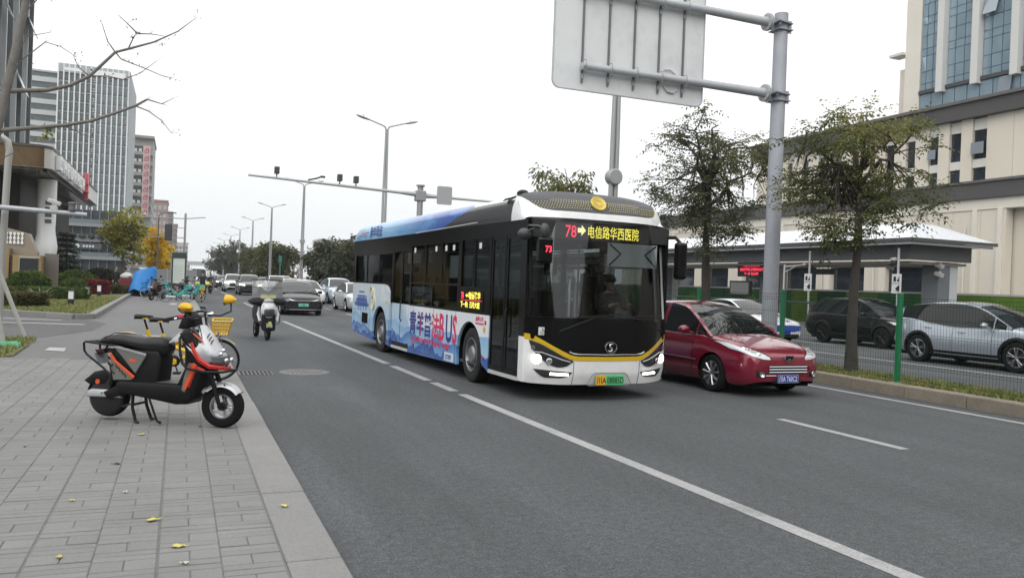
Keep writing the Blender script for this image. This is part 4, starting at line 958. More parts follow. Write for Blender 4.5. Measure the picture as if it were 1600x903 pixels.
# black electric saloon
HAN=sedan(L=4.98,H=1.49,wb=2.92,hw_w=.90,hw=[(0,.68),(.05,.76),(.15,.82),(.35,.87),(.8,.90),(3.9,.90),(4.6,.86),(4.85,.79),(4.98,.66)],roof=[(1.15,.965),(1.5,1.12),(2.0,1.34),(2.4,1.455),(2.8,1.49),(3.4,1.45),(4.1,1.25),(4.55,1.06)],wtop=2.3,rtop=3.6,
 top=[(0,.68),(.06,.74),(.25,.81),(.7,.89),(1.3,.98),(1.5,1.0),(3.6,1.03),(4.6,1.05),(4.88,1.0),(4.98,.75)],
 face=[('headlight',frange(.42,.90,12),[(.42,.62),(.9,.60)],[(.42,.68),(.6,.70),(.9,.79)],.01,mat('lamp_smoked',(.05,.05,.055),.08,.2,coat=1.),True),
  ('chrome_bar',frange(-.62,.62,17),[(-.62,.70),(-.45,.625),(.45,.625),(.62,.70)],[(-.62,.715),(-.45,.665),(.45,.665),(.62,.715)],.02,mat('bright_bar',(.8,.82,.84),.15,.7)),
  ('grille',frange(-.64,.64,13),[(-.64,.30),(.64,.30)],[(-.64,.56),(-.45,.61),(.45,.61),(.64,.56)],.008,blk()),
  ('chrome_strip',frange(-.72,.72,9),[(-.72,.245),(.72,.245)],[(-.72,.275),(.72,.275)],.02,mat('bright_bar',(.8,.82,.84),.15,.7)),
  ('side_duct',frange(.62,.84,6),[(.62,.32),(.84,.36)],[(.62,.50),(.84,.56)],.012,blk(),True)])
car('electric_saloon','black saloon with a green plate and a bright bar behind the delivery scooter',Q,HAN,mat('car_black',(.004,.0043,.005),.22,0.,spec=.35,coat=.1),(5.02,35.9,0),rad(1),(P_green,'川A',.46,mat('plate_ink',(0,0,0))))
white_car=mat('car_white',(.74,.76,.78),.25,.0,coat=.9); ice=mat('car_ice_blue',(.50,.62,.74),.25,.3,coat=.9); grey_car=mat('car_dark_grey',(.045,.05,.055),.25,.4,coat=.9); sil2=mat('car_silver_white',(.6,.62,.64),.28,.4,coat=.9)
litface=lambda d:[(n,*x[1:5],lamp_on,*x[6:]) if (n:=x[0])=='headlight' else x for x in d]
S1=sedan(); S2=sedan(spokes=7,two=False); U1=suv(clad=False); 
chr_=('chrome_bar',frange(-.5,.5,9),[(-.5,.80),(.5,.80)],[(-.5,.83),(.5,.83)],.02,chrome)
def far_car(spec,label,m,x,y,plate=None,rz=0.,name='saloon_car',lit=False,detail=1):
    sp=dict(spec); 
    if lit: sp['face']=litface(sp['face'])
    return car(name,label,Q,sp,m,(x,y,0),rz,plate,detail)
far_car(S1,'white saloon directly behind the black saloon with the bright bar',white_car,7.55,50.5,None,rad(1))
far_car(dict(suv(clad=False,H=1.6),face=suv()['face']+[('dark_mask',frange(-.74,.74,11),[(-.74,.36),(.74,.36)],[(-.74,.55),(.74,.55)],.02,blk()),chr_]),'pale blue car with a green plate between the white saloon and the bus',ice,9.85,52.3,(P_green,None,.66,None),rad(1),'crossover_car',detail=2)
far_car(S2,'silver white saloon half hidden behind the tail of the bus',sil2,8.75,40.4,None,rad(1),detail=2)
far_car(U1,'dark grey SUV with lit headlights left of the delivery scooter',grey_car,5.45,69.0,None,rad(1),'suv_car',True)
far_car(suv(clad=False,H=1.62),'white SUV with a wide grille in front of a dark car in the kerb lane',white_car,4.9,81.0,None,rad(1),'suv_car',True)
far_car(S2,'dark saloon behind the white SUV in the kerb lane',grey_car,4.95,101,None,rad(1),lit=True)
far_car(S1,'grey saloon in the middle lane beyond the white saloon',sil2,8.5,66.,None,rad(1))
far_car(U1,'silver SUV in the middle lane beside the dark grey SUV with lit headlights',sil2,8.6,78.,None,rad(1),'suv_car')
far_car(S1,'dark green saloon partly hidden left of the white saloon roof',mat('car_dark_green',(.02,.04,.035),.25,.3,coat=.9),8.9,92.,None,rad(1))
far_car(S1,'white saloon in the median lane past the pale blue car',white_car,12.0-1.6,72.,None,rad(1))
far_car(U1,'white SUV in the median lane far behind the bus tail',white_car,10.4,88.,None,rad(1),'suv_car')
far_car(S2,'grey saloon far up the kerb lane beyond the dark saloon',sil2,5.0,125,None,rad(1))
far_car(S1,'dark saloon far up the road near the white van',grey_car,2.6,128,None,rad(1))
far_car(S1,'white saloon at the far end of the queue under the distant trees',white_car,8.4,118,None,rad(1))
# white van far up the kerb lane
VAN=suv(L=5.2,H=2.25,wb=3.2,clad=False,rw=.76,top=[(0,.9),(.06,1.0),(.3,1.1),(.6,1.2),(.8,1.25),(5.0,1.3),(5.15,1.2),(5.2,.9)],roof=[(.55,1.15),(.9,1.5),(1.35,2.0),(1.6,2.18),(2.0,2.25),(4.9,2.25),(5.1,2.1),(5.18,1.3)],wtop=1.5,rtop=4.95,pillars=[(1.2,.05),(2.1,.1),(3.4,.1),(4.7,.1)],mirror=1.1,seams=[],handles=[])
far_car(VAN,'white van behind the cyclist near the far end of the kerb lane',white_car,2.1,98.,None,rad(1),'delivery_van')
# ---- service road beyond the fence ----
F='cars on the service road behind the green fence'
svm=mat('car_silver_blue',(.42,.47,.53),.28,.55,coat=1.,var=.02,scale=50)
SV=suv(L=4.78,H=1.68,wb=2.83,fo=.95,r=.375,top=[(0,.80),(.05,.88),(.25,.97),(.7,1.05),(1.2,1.11),(1.5,1.12),(2.6,1.10),(3.4,1.16),(4.1,1.26),(4.6,1.28),(4.72,1.1),(4.78,.7)],
 roof=[(1.15,1.08),(1.5,1.27),(1.95,1.50),(2.35,1.63),(2.8,1.68),(3.5,1.655),(4.2,1.56),(4.45,1.48),(4.7,1.26)],wtop=2.2,rtop=4.15,pillars=[(1.62,.035)],cwin=.35,seams=[(1.6,0),(2.74,0),(3.62,.25)],handles=[2.48,3.5],mirror=1.72,trim_m=black_plastic,two=True)
SV['top']=[(a,c) for a,c in SV['top']]
car('suv_car','silver blue SUV with black wheel arches behind the green fence post',F,SV,svm,(19.85,12.7,0),rad(0.5))
DS=suv(L=4.55,H=1.6,dark_rim=True,clad=True,r=.36,roof_m=mat('car_black',(.012,.013,.015)))
car('suv_car','black SUV with silver shoulder line in front of the station screens',F,DS,mat('car_black',(.012,.013,.015)),(22.95,19.75,0),rad(.5))
# white patrol style saloon with blue flank
PS=sedan(H=1.55)
r_,s_=car('saloon_car','white saloon with blue stripes behind the thick grey sign pole',F,PS,white_car,(19.45,22.4,0),rad(.5),(P_blue,None,.42,None))
b=MB()
for sd in (-1,1): b.grid([[V((sd*(s_.hwz(y,z)+.006),y,z)) for y in frange(.12,4.6,24)] for z in (.64,.72,.80)])
b.build('blue_stripe',mat('stripe_blue',(.03,.07,.35),.35,coat=.5),r_)
b=MB(); b.grid([[V((x,s_.front(x,z)-.012,z)) for x in frange(-.8,.8,17)] for z in frange(.45,.63,4)]); b.build('blue_nose',mat('stripe_blue',(.03,.07,.35)),r_)
car('saloon_car','grey saloon glimpsed between the bus mirror and the median trees',F,S1,sil2,(20.6,37.5,0),0.,None,1)
car('saloon_car','white saloon farther along the service road behind the bus',F,S2,white_car,(20.4,45.5,0),0.,None,1)
# ================= electric scooter on the pavement =================
blackp=mat('scooter_black',(.008,.008,.009),.5,spec=.25,var=.15,scale=20); silp=mat('scooter_silver',(.43,.44,.46),.32,.45,coat=.5,dirt='#6e6d69',dirt_amt=.2,dscale=6); greyp=mat('scooter_grey',(.21,.21,.20),.38,.4,coat=.3)
orange=mat('scooter_orange',(.72,.10,.025),.4); redp=mat('scooter_red',(.55,.025,.02),.35); seatm=mat('seat_vinyl',(.011,.011,.012),.45,spec=.4,bump=.15,bscale=120); yel=mat('hood_yellow',(.70,.40,.01),.45)
frm=mat('frame_tube_black',(.009,.009,.010),.4,spec=.3)
def spin(w,n=30,tread=True):
    return w
def small_wheel(parent,M,r,tw,name='wheel',spokes=5,rimr=.56,disc=None,hub=True):
    t=MB(); ri=r*rimr; h=tw/2; t.lathe([(ri,-h*.7),(r*.85,-h),(r*.96,-h*.7),(r,0),(r*.96,h*.7),(r*.85,h),(ri,h*.7)],34,M); o=t.build(name,rubber_d,parent,smooth=50)
    q=MB(); q.lathe([(ri*1.02,h*.72),(ri*.9,h*.72),(ri*.88,0),(ri*.9,-h*.72),(ri*1.02,-h*.72),(ri*1.02,h*.72)],30,M)
    for i in range(spokes):
        a=2*pi*i/spokes
        for da in (-.14,.14): q.tube([M@V((ri*.25*math.cos(a+da),ri*.25*math.sin(a+da),.0)),M@V((ri*.95*math.cos(a+da*.8),ri*.95*math.sin(a+da*.8),h*.3))],[r*.04,r*.035],6)
    q.build('rim',alloy,o,smooth=40)
    if hub:
        q=MB(); q.lathe([(.0001,-h),(ri*.30,-h),(ri*.36,-h*.6),(ri*.36,h*.6),(ri*.30,h*1.1),(.0001,h*1.1)],18,M); q.build('hub',mat('hub_dark',(.03,.03,.032),.4,.4),o,smooth=40)
    return o
def Rx(x,z,ang=0): return Matrix.Translation((x,0,z))@Matrix.Rotation(ang,4,'Z')@Matrix.Rotation(pi/2,4,'X')
def scooter(label,loc,rz,steer=rad(7),yaw_group=None,box=None,cols=None,name='electric_scooter'):
    T=thing(name,label,'scooter',loc,rz,yaw_group); c=cols or {}
    S1=c.get('silver',silp); 
    ax=V((1.10,0,1.0)); tilt=Matrix.Translation((1.24,0,0))@Matrix.Rotation(steer,4,'Z')@Matrix.Translation((-1.24,0,0))
    st=lambda p: tilt@V(p)
    small_wheel(T,tilt@Rx(1.305,.222),.222,.10)
    # rear hub motor wheel with cover
    M=Rx(0,.245); t=MB(); t.lathe([(.12,-.045),(.19,-.055),(.212,-.03),(.216,0),(.212,.03),(.19,.055),(.12,.045)],34,M); w=t.build('wheel',rubber_d,T,smooth=50)
    t=MB(); t.lathe([(.0001,.075),(.17,.075),(.20,.065),(.206,.05)],34,M); t.lathe([(.0001,-.075),(.17,-.075),(.2,-.06)],30,M); t.build('hub_motor',mat('motor_black',(.010,.010,.011),.5),w,smooth=50)
    b=MB(); b.puff([(-.205,.235),(-.20,.30),(-.15,.325),(.14,.325),(.21,.245)],.022,-.085,.02); b.build('motor_cover',S1,T,smooth=35)
    # rear mudguard, swing arm
    b=MB(); b.grid([[V((.0+(.235+.01*k)*math.cos(t),y,.25+(.235+.012*k)*math.sin(t))) for t in frange(rad(25),rad(168),14)] for k,y in ((-1,-.075),(0,-.06),(1,0),(0,.06),(-1,.075))]); b.build('rear_mudguard',blackp,T,smooth=60)
    b=MB(); b.puff([(-.27,.40),(-.15,.50),(-.06,.52),(.05,.47),(.0,.37),(-.2,.36)],.05,-.03,.02); b.puff([(0,.30),(.25,.42),(.35,.40),(.3,.30),(.05,.23)],.03,-.09,.01); b.build('swing_arm',blackp,T,smooth=40)
    b=MB(); b.disc((-.09,-.082,.40),.026,(0,-1,0),14,.01); b.build('side_reflector',orange,T)
    b=MB(); b.cyl((.06,-.1,.30),(.13,-.1,.62),.018); b.cyl((.075,-.1,.38),(.12,-.1,.55),.035,n=12); b.cyl((.06,.1,.30),(.13,.1,.62),.018); b.build('shock_absorber',frm,T)
    # seat
    b=MB(); rows=[]
    for x,zt,zb,w in [(-.115,.815,.80,.03),(-.10,.845,.785,.09),(-.03,.88,.785,.125),(.1,.905,.785,.14),(.22,.905,.775,.145),(.34,.890,.755,.148),(.44,.882,.735,.146),(.54,.898,.715,.138),(.62,.905,.705,.124),(.68,.885,.715,.098),(.72,.82,.76,.04)]:
        rows.append([V((x,w*math.cos(t)*(1 if math.sin(t)>0 else .92),(zb+zt)/2+(zt-zb)/2*max(-.98,min(.98,math.sin(t)*1.25)))) for t in frange(0,2*pi,21)])
    b.grid(rows); b.add(rows[0],[tuple(range(20))]); b.add(rows[-1],[tuple(range(20))]); b.build('seat',seatm,T,smooth=70)
    b=MB(); b.tube([(.0,-.13,.86),(.06,-.05,.912),(.12,.06,.912),(.2,.12,.90)],.005,5); b.build('seat_strap',frm,T)
    # rack and grab rail
    b=MB()
    for y in (-.12,.12):
        b.tube([(.16,y,.79),(-.02,y,.80),(-.22,y,.815),(-.245,y,.80),(-.235,y,.72),(-.20,y,.68),(.0,y,.55),(.15,y,.42)],.012,8)
    for x in (-.22,-.14,-.06): b.tube([(x,-.12,.815),(x,.12,.815)],.009,6)
    b.build('rear_rack',frm,T,smooth=60)
    b=MB(); b.puff([(-.16,.73),(-.05,.745),(-.03,.70),(-.13,.69)],.07,0,.015); b.build('tail_light',mat('tail_dark_red',(.05,.008,.008),.2),T)
    b=MB(); b.box((-.12,0,.64),(.012,.17,.12),Matrix.Rotation(rad(-25),3,'Y')); b.build('licence_plate',mat('plate_grey',(.28,.30,.32),.5),T)
    # body under the seat
    b=MB(); b.puff([(.14,.40),(.10,.60),(.14,.77),(.62,.76),(.66,.68),(.63,.41)],.122,0,.03); b.puff([(.03,.75),(.13,.77),(.2,.70),(.1,.62)],.09,0,.02); b.build('battery_box',blackp,T,smooth=35)
    for s in (-1,1):
        b=MB(); b.puff([(.13,.775),(.50,.715),(.495,.69),(.385,.515),(.22,.685)],.012,s*.130,.008); o=b.build('side_panel',greyp,T,smooth=30)
        b=MB(); b.puff([(.125,.785),(.18,.788),(.51,.728),(.505,.70),(.3,.742),(.15,.762)],.008,s*.143,.004); b.build('panel_edge',S1,o,smooth=30)
        b=MB(); b.puff([(.305,.655),(.33,.668),(.40,.655),(.385,.632),(.32,.635)],.003,s*.1415,.002); b.build('panel_badge',orange,o)
        b=MB(); b.puff([(.08,.70),(.12,.665),(.36,.475),(.345,.445),(.13,.435),(.10,.56)],.012,s*.130,.008); o=b.build('side_panel',greyp,T,smooth=30)
        b=MB(); b.puff([(.075,.715),(.105,.712),(.165,.64),(.385,.49),(.37,.46),(.13,.63)],.006,s*.146,.004); b.build('panel_stripe',c.get('trim',orange),o)
        b=MB(); 
        for k in range(4): b.puff([(.15+k*.035,.60-k*.03),(.165+k*.035,.60-k*.03),(.185+k*.035,.56-k*.03),(.17+k*.035,.555-k*.03)],.003,s*.1415,.001)
        b.build('panel_marks',mat('mark_dark',(.02,.02,.02),.5),o)
    # floor tray
    b=MB(); b.puff([(.16,.40),(.2,.44),(.9,.435),(.95,.47),(1.03,.42),(1.05,.30),(.98,.235),(.85,.225),(.55,.265),(.22,.30)],.15,0,.03); fo=b.build('footboard',blackp,T,smooth=35)
    b=MB(); b.bb(.25,.87,-.12,.12,.4365,.442); b.build('foot_mat',mat('mat_grey',(.09,.09,.092),.55,bump=.5,bscale=90),fo)
    # leg shield and nose
    b=MB(); b.puff([(.86,.43),(.95,.42),(1.06,.30),(1.10,.42),(1.17,.60),(1.13,.80),(1.05,1.0),(.93,1.01),(.86,.95),(.93,.78),(.93,.6)],.155,0,.05); b.build('leg_shield',blackp,T,smooth=40)
    rows=[]
    for x,z,w in [(.86,.985,.09),(.90,1.02,.12),(1.0,1.045,.135),(1.08,1.04,.14),(1.16,.96,.15),(1.23,.87,.155),(1.29,.79,.15),(1.33,.745,.135),(1.345,.72,.12)]:
        rows.append([V((x-.22*(abs(k)**2.2)*(.55+.25*(z<.9)),k*w*1.08,z-.15*abs(k)**2.5*(1 if z>.9 else .4))) for k in frange(-1,1,13)])
    b=MB(); b.grid(rows); b.grid([[p-V((.03,0,.02)) for p in reversed(r)] for r in rows]); b.build('nose_panel',S1,T,smooth=60)
    b=MB()
    for s in (-1,1): 
        b.puff([(.985,1.0),(1.03,1.03),(1.13,.90),(1.10,.86)],.004,s*.128,.002)
        for k in range(3): b.box((1.17+k*.022,s*.085,.945-k*.03),(.012,.006,.05),Matrix.Rotation(rad(35),3,'Y'))
    b.build('nose_stripe',mat('stripe_grey',(.09,.09,.09),.4),T)
    b=MB()
    for s in (-1,1): b.tube([(1.01,s*.135,.98),(1.07,s*.145,.935),(1.15,s*.15,.885)],.011,5,flat=.5)
    b.build('nose_line',orange,T)
    b=MB(); rows=[[V((x,k*w,z)) for k in frange(-1,1,9)] for x,z,w in [(1.345,.745,.135),(1.368,.70,.13),(1.35,.65,.115),(1.30,.625,.09)]]
    for r in rows:
        for p,k in zip(r,frange(-1,1,9)): p.x-=.12*abs(k)**2
    b.grid(rows); hl=b.build('headlight',mat('scooter_lens',(.20,.22,.24),.06,.6,coat=1.),T,smooth=60)
    b=MB(); b.ball((1.36,-.05,.695),(.02,.035,.026),10,7); b.ball((1.36,.05,.695),(.02,.035,.026),10,7); b.build('lamp_reflector',chrome,hl,smooth=60)
    b=MB()
    for s in (-1,1):
        b.tube([(1.03,s*.165,.87),(1.06,s*.168,.79),(1.12,s*.162,.70),(1.22,s*.14,.635),(1.33,s*.06,.615)],[.016,.022,.026,.026,.02],6)
        b.puff([(1.03,.66),(1.18,.605),(1.2,.58),(1.09,.595),(1.02,.41),(.985,.42)],.008,s*.155,.004)
    b.tube([(1.33,-.06,.615),(1.35,0,.612),(1.33,.06,.615)],.018,6); b.build('red_trim',c.get('trim',redp),T,smooth=40)
    b=MB()
    for s in (-1,1): b.puff([(1.06,.665),(1.10,.645),(1.06,.55),(.985,.385),(.955,.40)],.008,s*.162,.004)
    b.build('orange_trim',c.get('trim',orange),T)
    b=MB()
    for s in (-1,1): b.puff([(1.0,.66),(1.07,.66),(1.03,.52),(.97,.36),(.93,.38),(.95,.5)],.008,s*.152,.004)
    b.build('shield_panel',greyp,T)
    b=MB()
    for s in (-1,1): b.tube([(.90,s*.10,.95),(.90,s*.17,.91),(.925,s*.2,.80),(.96,s*.205,.66),(1.02,s*.205,.61),(1.2,s*.195,.585),(1.36,s*.12,.585),(1.42,s*.04,.60)],.0135,8)
    b.tube([(1.42,-.04,.60),(1.42,.04,.60)],.0135,8); b.build('crash_bar',frm,T,smooth=70)
    b=MB(); b.ball((1.345,-.09,.80),(.022,.022,.022)); b.ball((1.335,-.12,.765),(.022,.022,.022)); b.tube([(1.30,-.09,.80),(1.345,-.09,.80)],.008,6); b.build('auxiliary_lamp',chrome,T,smooth=60)
    # fork, mudguard, stem
    b=MB()
    for s in (-1,1): b.tube([st((1.17,s*.075,.60)),st((1.24,s*.08,.42)),st((1.305,s*.08,.222))],[.026,.024,.02],8)
    b.tube([st((1.13,0,.55)),st((1.02,0,1.0))],.03,8); b.cyl(st((1.305,-.09,.222)),st((1.305,.09,.222)),.022); b.build('fork',blackp,T,smooth=50)
    b=MB(); b.grid([[st((1.305+(.238+k)*math.cos(t),y,.222+(.238+k)*math.sin(t)+(.03 if t>rad(140) else 0))) for t in frange(rad(38),rad(152),13)] for k,y in ((-.035,-.075),(.0,-.062),(.014,0),(.0,.062),(-.035,.075))]); fm=b.build('front_mudguard',S1,T,smooth=60)
    b=MB()
    for p in ((1.345,.45),(1.365,.40),(1.345,.36)): b.disc(st((p[0],-.078,p[1])),.009,(math.sin(steer),-math.cos(steer),0),8,.004)
    b.build('bolt',frm,fm)
    b=MB(); b.puff([(.80,1.0),(.85,1.13),(.93,1.18),(1.0,1.13),(1.02,1.02),(.93,.98)],.075,0,.03); b.build('stem_cover',blackp,T,smooth=40)
    b=MB(); hb=[st((1.0,-.05,1.10)),st((.96,-.2,1.135)),st((.84,-.40,1.10))]; b.tube(hb,.014,8); b.tube([st((1.0,.05,1.10)),st((.96,.2,1.135)),st((.84,.40,1.10))],.014,8)
    b.tube([st((.99,-.05,1.1)),st((.99,.05,1.1))],.02,8); b.build('handlebar',frm,T,smooth=60)
    b=MB(); 
    for s in (-1,1): b.tube([st((.92,s*.27,1.125)),st((.84,s*.40,1.10))],.019,8); b.tube([st((1.0,s*.22,1.14)),st((1.02,s*.28,1.125)),st((.97,s*.38,1.115))],.007,5)
    b.build('grip',rubber,T,smooth=60)
    b=MB(); b.tube([st((.945,-.22,1.135)),st((.92,-.27,1.127))],.023,8); b.build('grip_collar',mat('collar_pink',(.6,.05,.12),.5),T)
    b=MB(); b.tube([st((.93,-.30,1.12)),st((.83,-.36,1.10)),st((.82,-.28,1.09))],.008,6); b.tube([st((.95,.30,1.12)),st((1.0,.36,1.15))],.02,8); b.build('brake_lever',chrome,T)
    # hooded mirrors
    for s,base,tip in ((-1,(.95,-.18,1.13),(.985,-.20,1.20)),(1,(.98,.20,1.14),(1.02,.34,1.32))):
        if s<0: path=[st(base),st(tip)]
        else: path=[st(base),st((1.10,.33,1.13)),st((1.19,.38,1.18)),st((1.17,.42,1.28))]
        b=MB(); b.tube(path,.010,6); mo=b.build('mirror_stem',frm,T,smooth=60)
        ctr=path[-1]; Mx=Matrix.Translation(ctr+V((.0,0,.02)))@Matrix.Rotation(rad(-35) if s<0 else rad(15),4,'Z')@Matrix.Rotation(rad(20) if s>0 else rad(-10),4,'X')
        b=MB(); rows=[]
        for k in range(7):
            u=k/6; rr_=[(q_*.8,w_*.85) for q_,w_ in [(.085,.062),(.088,.066),(.085,.065),(.076,.058),(.06,.045),(.036,.027),(.004,.003)]][k]
            rows.append([Mx@V((-.06+u*.12,rr_[0]*math.cos(t),rr_[1]*math.sin(t)*(1 if math.sin(t)>0 else .75))) for t in frange(0,2*pi,21)])
        b.grid(rows); b.build('mirror_hood',c.get('hood',yel),mo,smooth=70)
        b=MB(); b.add([Mx@V((-.035,.064*math.cos(t),.045*math.sin(t))) for t in frange(0,2*pi,19)[:-1]],[tuple(range(18))]); b.build('mirror_glass',mat('mirror_amber',(.62,.27,.02),.3,.3) if s<0 and not c else dark_glass,mo)
        b=MB(); b.tube([Mx@V((-.062,.066*math.cos(t),.052*math.sin(t))) for t in frange(pi+.2,2*pi-.2,9)],.007,6); b.build('hood_strap',frm,mo)
    b=MB()
    for s in (-1,1): b.tube([st((.93,s*.24,1.12)),st((1.03,s*.16,1.12)),st((1.06,s*.08,1.02)),st((1.03,s*.05,.9))],.005,5)
    b.tube([st((.94,-.2,1.13)),st((1.06,-.10,1.09)),st((1.16,-.06,.62)),st((1.27,-.085,.34))],.0045,5); b.build('cable',frm,T,smooth=60)
    b=MB(); b.box(st((.915,0,1.185)),(.07,.14,.015),Matrix.Rotation(rad(25),3,'Y')); b.build('dash_display',dark_glass,T)
    b=MB()
    for x,z in ((.30,.36),(.45,.35),(.60,.34),(.75,.33)): b.disc((x,-.151,z),.008,(0,-1,0),8,.003)
    for x,z in ((-.02,.285),(.1,.285)): b.disc((x,-.108,z),.009,(0,-1,0),8,.004)
    b.build('bolt',frm,T)
    # centre stand
    b=MB(); 
    b.tube([(.34,-.10,.31),(.35,-.115,.16),(.40,-.125,.02)],[.018,.016,.016],8); b.tube([(.40,-.125,.02),(.43,-.13,.006)],.018,6); b.tube([(.34,.10,.31),(.35,.115,.16),(.40,.125,.02)],[.018,.016,.016],8); b.tube([(.40,.125,.02),(.44,.13,.006)],.018,6)
    b.tube([(.35,-.11,.19),(.35,.11,.19)],.014,8); b.tube([(.33,-.12,.2),(.28,-.15,.17),(.25,-.15,.18)],.011,6); b.build('centre_stand',frm,T,smooth=50)
    b=MB(); b.tube([(.55,-.13,.27),(.62,-.16,.16),(.68,-.175,.05),(.72,-.17,.035)],[.012,.012,.012,.016],6); b.build('kick_stand',frm,T,smooth=50)
    b=MB(); b.tube([(.15,-.14,.50),(.11,-.155,.53),(.10,-.155,.58),(.13,-.145,.6)],.007,6); b.build('bag_hook',frm,T)
    return T
SCT=scooter('silver and black electric scooter with yellow mirror hoods parked on the pavers',(-.63,9.55,.1),rad(-33.45))
# ---------------- bicycles ----------------
def bicycle(label,loc,rz,col,group,rimc=None,lean=0.,saddle=.92,basket=True,fender=True,detail=True,steer=0.):
    T=thing('shared_bicycle',label,'bicycle',loc,rz,group); T.rotation_euler=(lean,0,rz); r=.31
    fr=col; 
    tl=Matrix.Translation((1.02,0,0))@Matrix.Rotation(steer,4,'Z')@Matrix.Translation((-1.02,0,0)); st=lambda p: tl@V(p)
    for k,x in enumerate((0,1.06)):
        M=(tl if k else Matrix())@Rx(x,r); t=MB(); t.lathe([(r-.035,-.012),(r-.012,-.022),(r,0),(r-.012,.022),(r-.035,.012)],30,M); w=t.build('wheel',rubber_d,T,smooth=60)
        t=MB(); t.lathe([(r-.034,-.012),(r-.05,-.010),(r-.05,.010),(r-.034,.012)],28,M)
        if detail:
            for i in range(12): a=2*pi*i/12; t.tube([M@V((.02*math.cos(a+.5),.02*math.sin(a+.5),.02*(-1)**i)),M@V(((r-.045)*math.cos(a),(r-.045)*math.sin(a),0))],.0022,3,cap=False)
        t.build('rim',rimc or alloy,w)
        t=MB(); t.cyl(M@V((0,0,-.05)),M@V((0,0,.05)),.035 if k==0 else .022,n=10); t.build('hub',black_plastic,w)
        if fender:
            t=MB(); t.grid([[(tl if k else Matrix())@V((x+(r+.02)*math.cos(a),y,r+(r+.02)*math.sin(a))) for a in (frange(rad(50),rad(185),12) if k==0 else frange(rad(45),rad(140),10))] for y in (-.028,0,.028)]); t.build('mudguard',fr if rimc is None else rimc,T,smooth=60)
    b=MB(); bbk=V((.46,0,.29)); seat=V((.30,0,.66)); head=V((.90,0,.80)); hd=V((.93,0,.68))
    b.tube([seat+V((-.02,0,.02)),bbk],.028,8); b.tube([V((.345,0,.52)),V((.6,0,.43)),V((.8,0,.55)),hd],.034,8); b.tube([bbk,V((.6,0,.33)),V((.82,0,.50)),hd],.034,8); b.tube([head+V((-.01,0,.03)),hd+V((.01,0,-.03))],.028,8)
    for s in (-1,1): b.tube([V((0,s*.05,r)),bbk+V((0,s*.03,0))],.013,6); b.tube([V((0,s*.05,r)),V((.345,s*.02,.52))],.011,6)
    b.build('frame',fr,T,smooth=60)
    b=MB()
    for s in (-1,1): b.tube([st((.945,s*.045,.64)),st((1.0,s*.05,.48)),st((1.06,s*.05,r))],.014,6)
    b.tube([st((.945,-.045,.64)),st((.945,.045,.64))],.018,6); b.build('fork',fr,T,smooth=60)
    b=MB(); b.tube([seat,V((.245,0,saddle-.06))],.015,8); b.build('seat_post',black_plastic if rimc is None else alloy,T)
    b=MB(); rows=[]
    for x,w,h in [(.10,.03,0),(.11,.075,.012),(.15,.085,.02),(.2,.075,.018),(.26,.04,.012),(.33,.025,.008),(.37,.012,.0)]:
        rows.append([V((x,w*k,saddle+h-.03*abs(k)**2-.002)) for k in frange(-1,1,7)])
    b.grid(rows); b.grid([[p-V((0,0,.03)) for p in reversed(q)] for q in rows]); so_=b.build('saddle',black_plastic,T,smooth=60)
    b=MB(); b.puff([(.11,saddle-.055),(.13,saddle-.035),(.3,saddle-.035),(.31,saddle-.05)],.05,0,.008); b.build('saddle_base',fr,so_)
    b=MB(); b.tube([st(head),st((.87,0,.98)),st((.88,0,1.02))],.017,8); b.tube([st((.80,-.27,1.05)),st((.86,-.2,1.05)),st((.89,-.05,1.02)),st((.89,.05,1.02)),st((.86,.2,1.05)),st((.80,.27,1.05))],.012,8); b.build('handlebar',black_plastic if rimc is None else alloy,T,smooth=60)
    b=MB()
    for s in (-1,1): b.tube([st((.78,s*.29,1.05)),st((.85,s*.21,1.05))],.017,8)
    b.build('grip',rubber,T)
    b=MB()
    M=Rx(.46,.29); b.lathe([(.0001,.03),(.075,.03),(.085,.04),(.075,.05),(.0001,.05)],18,M); b.tube([(.46,-.06,.29),(.52,-.07,.13)],.010,6); b.bb(.47,.57,-.16,-.07,.115,.14); b.tube([(.46,.06,.29),(.40,.07,.45)],.010,6); b.bb(.35,.45,.07,.16,.435,.46); b.build('crank',black_plastic,T,smooth=50)
    b=MB(); b.puff([(.02,.36),(.44,.34),(.5,.31),(.5,.25),(.44,.23),(.02,.26),(-.02,.31)],.012,-.065,.01); b.build('chain_guard',fr if rimc is None else rimc,T)
    if basket:
        bx=MB(); z0,z1=.70,.90
        def sec(z): k=(z-z0)/(z1-z0); return (.99-.01*k,1.20+.05*k,.13+.03*k)
        zz=frange(z0,z1,5)
        for z in zz[1:]: 
            a,c,w=sec(z); bx.tube([st((a,-w,z)),st((c,-w,z)),st((c,w,z)),st((a,w,z)),st((a,-w,z))],.007 if z<z1 else .013,5,cap=False)
        n=6
        for i in range(n+1):
            t=i/n
            for z_ in (0,):
                a0,c0,w0=sec(z0); a1,c1,w1=sec(z1)
                bx.tube([st((a0+(c0-a0)*t,-w0,z0)),st((a1+(c1-a1)*t,-w1,z1))],.006,4); bx.tube([st((a0+(c0-a0)*t,w0,z0)),st((a1+(c1-a1)*t,w1,z1))],.006,4); bx.tube([st((c0,-w0+2*w0*t,z0)),st((c1,-w1+2*w1*t,z1))],.006,4)
        a,c,w=sec(z0); bx.add([st((a,-w,z0)),st((c,-w,z0)),st((c,w,z0)),st((a,w,z0))],[(0,1,2,3)]); bx.bb(.965,.985,-.15,.15,.66,.94) if steer==0 else bx.add([st((.975,-.15,.66)),st((.975,.15,.66)),st((.975,.16,.94)),st((.975,-.16,.94))],[(0,1,2,3)])
        bx.build('basket',fr,T)
    return T
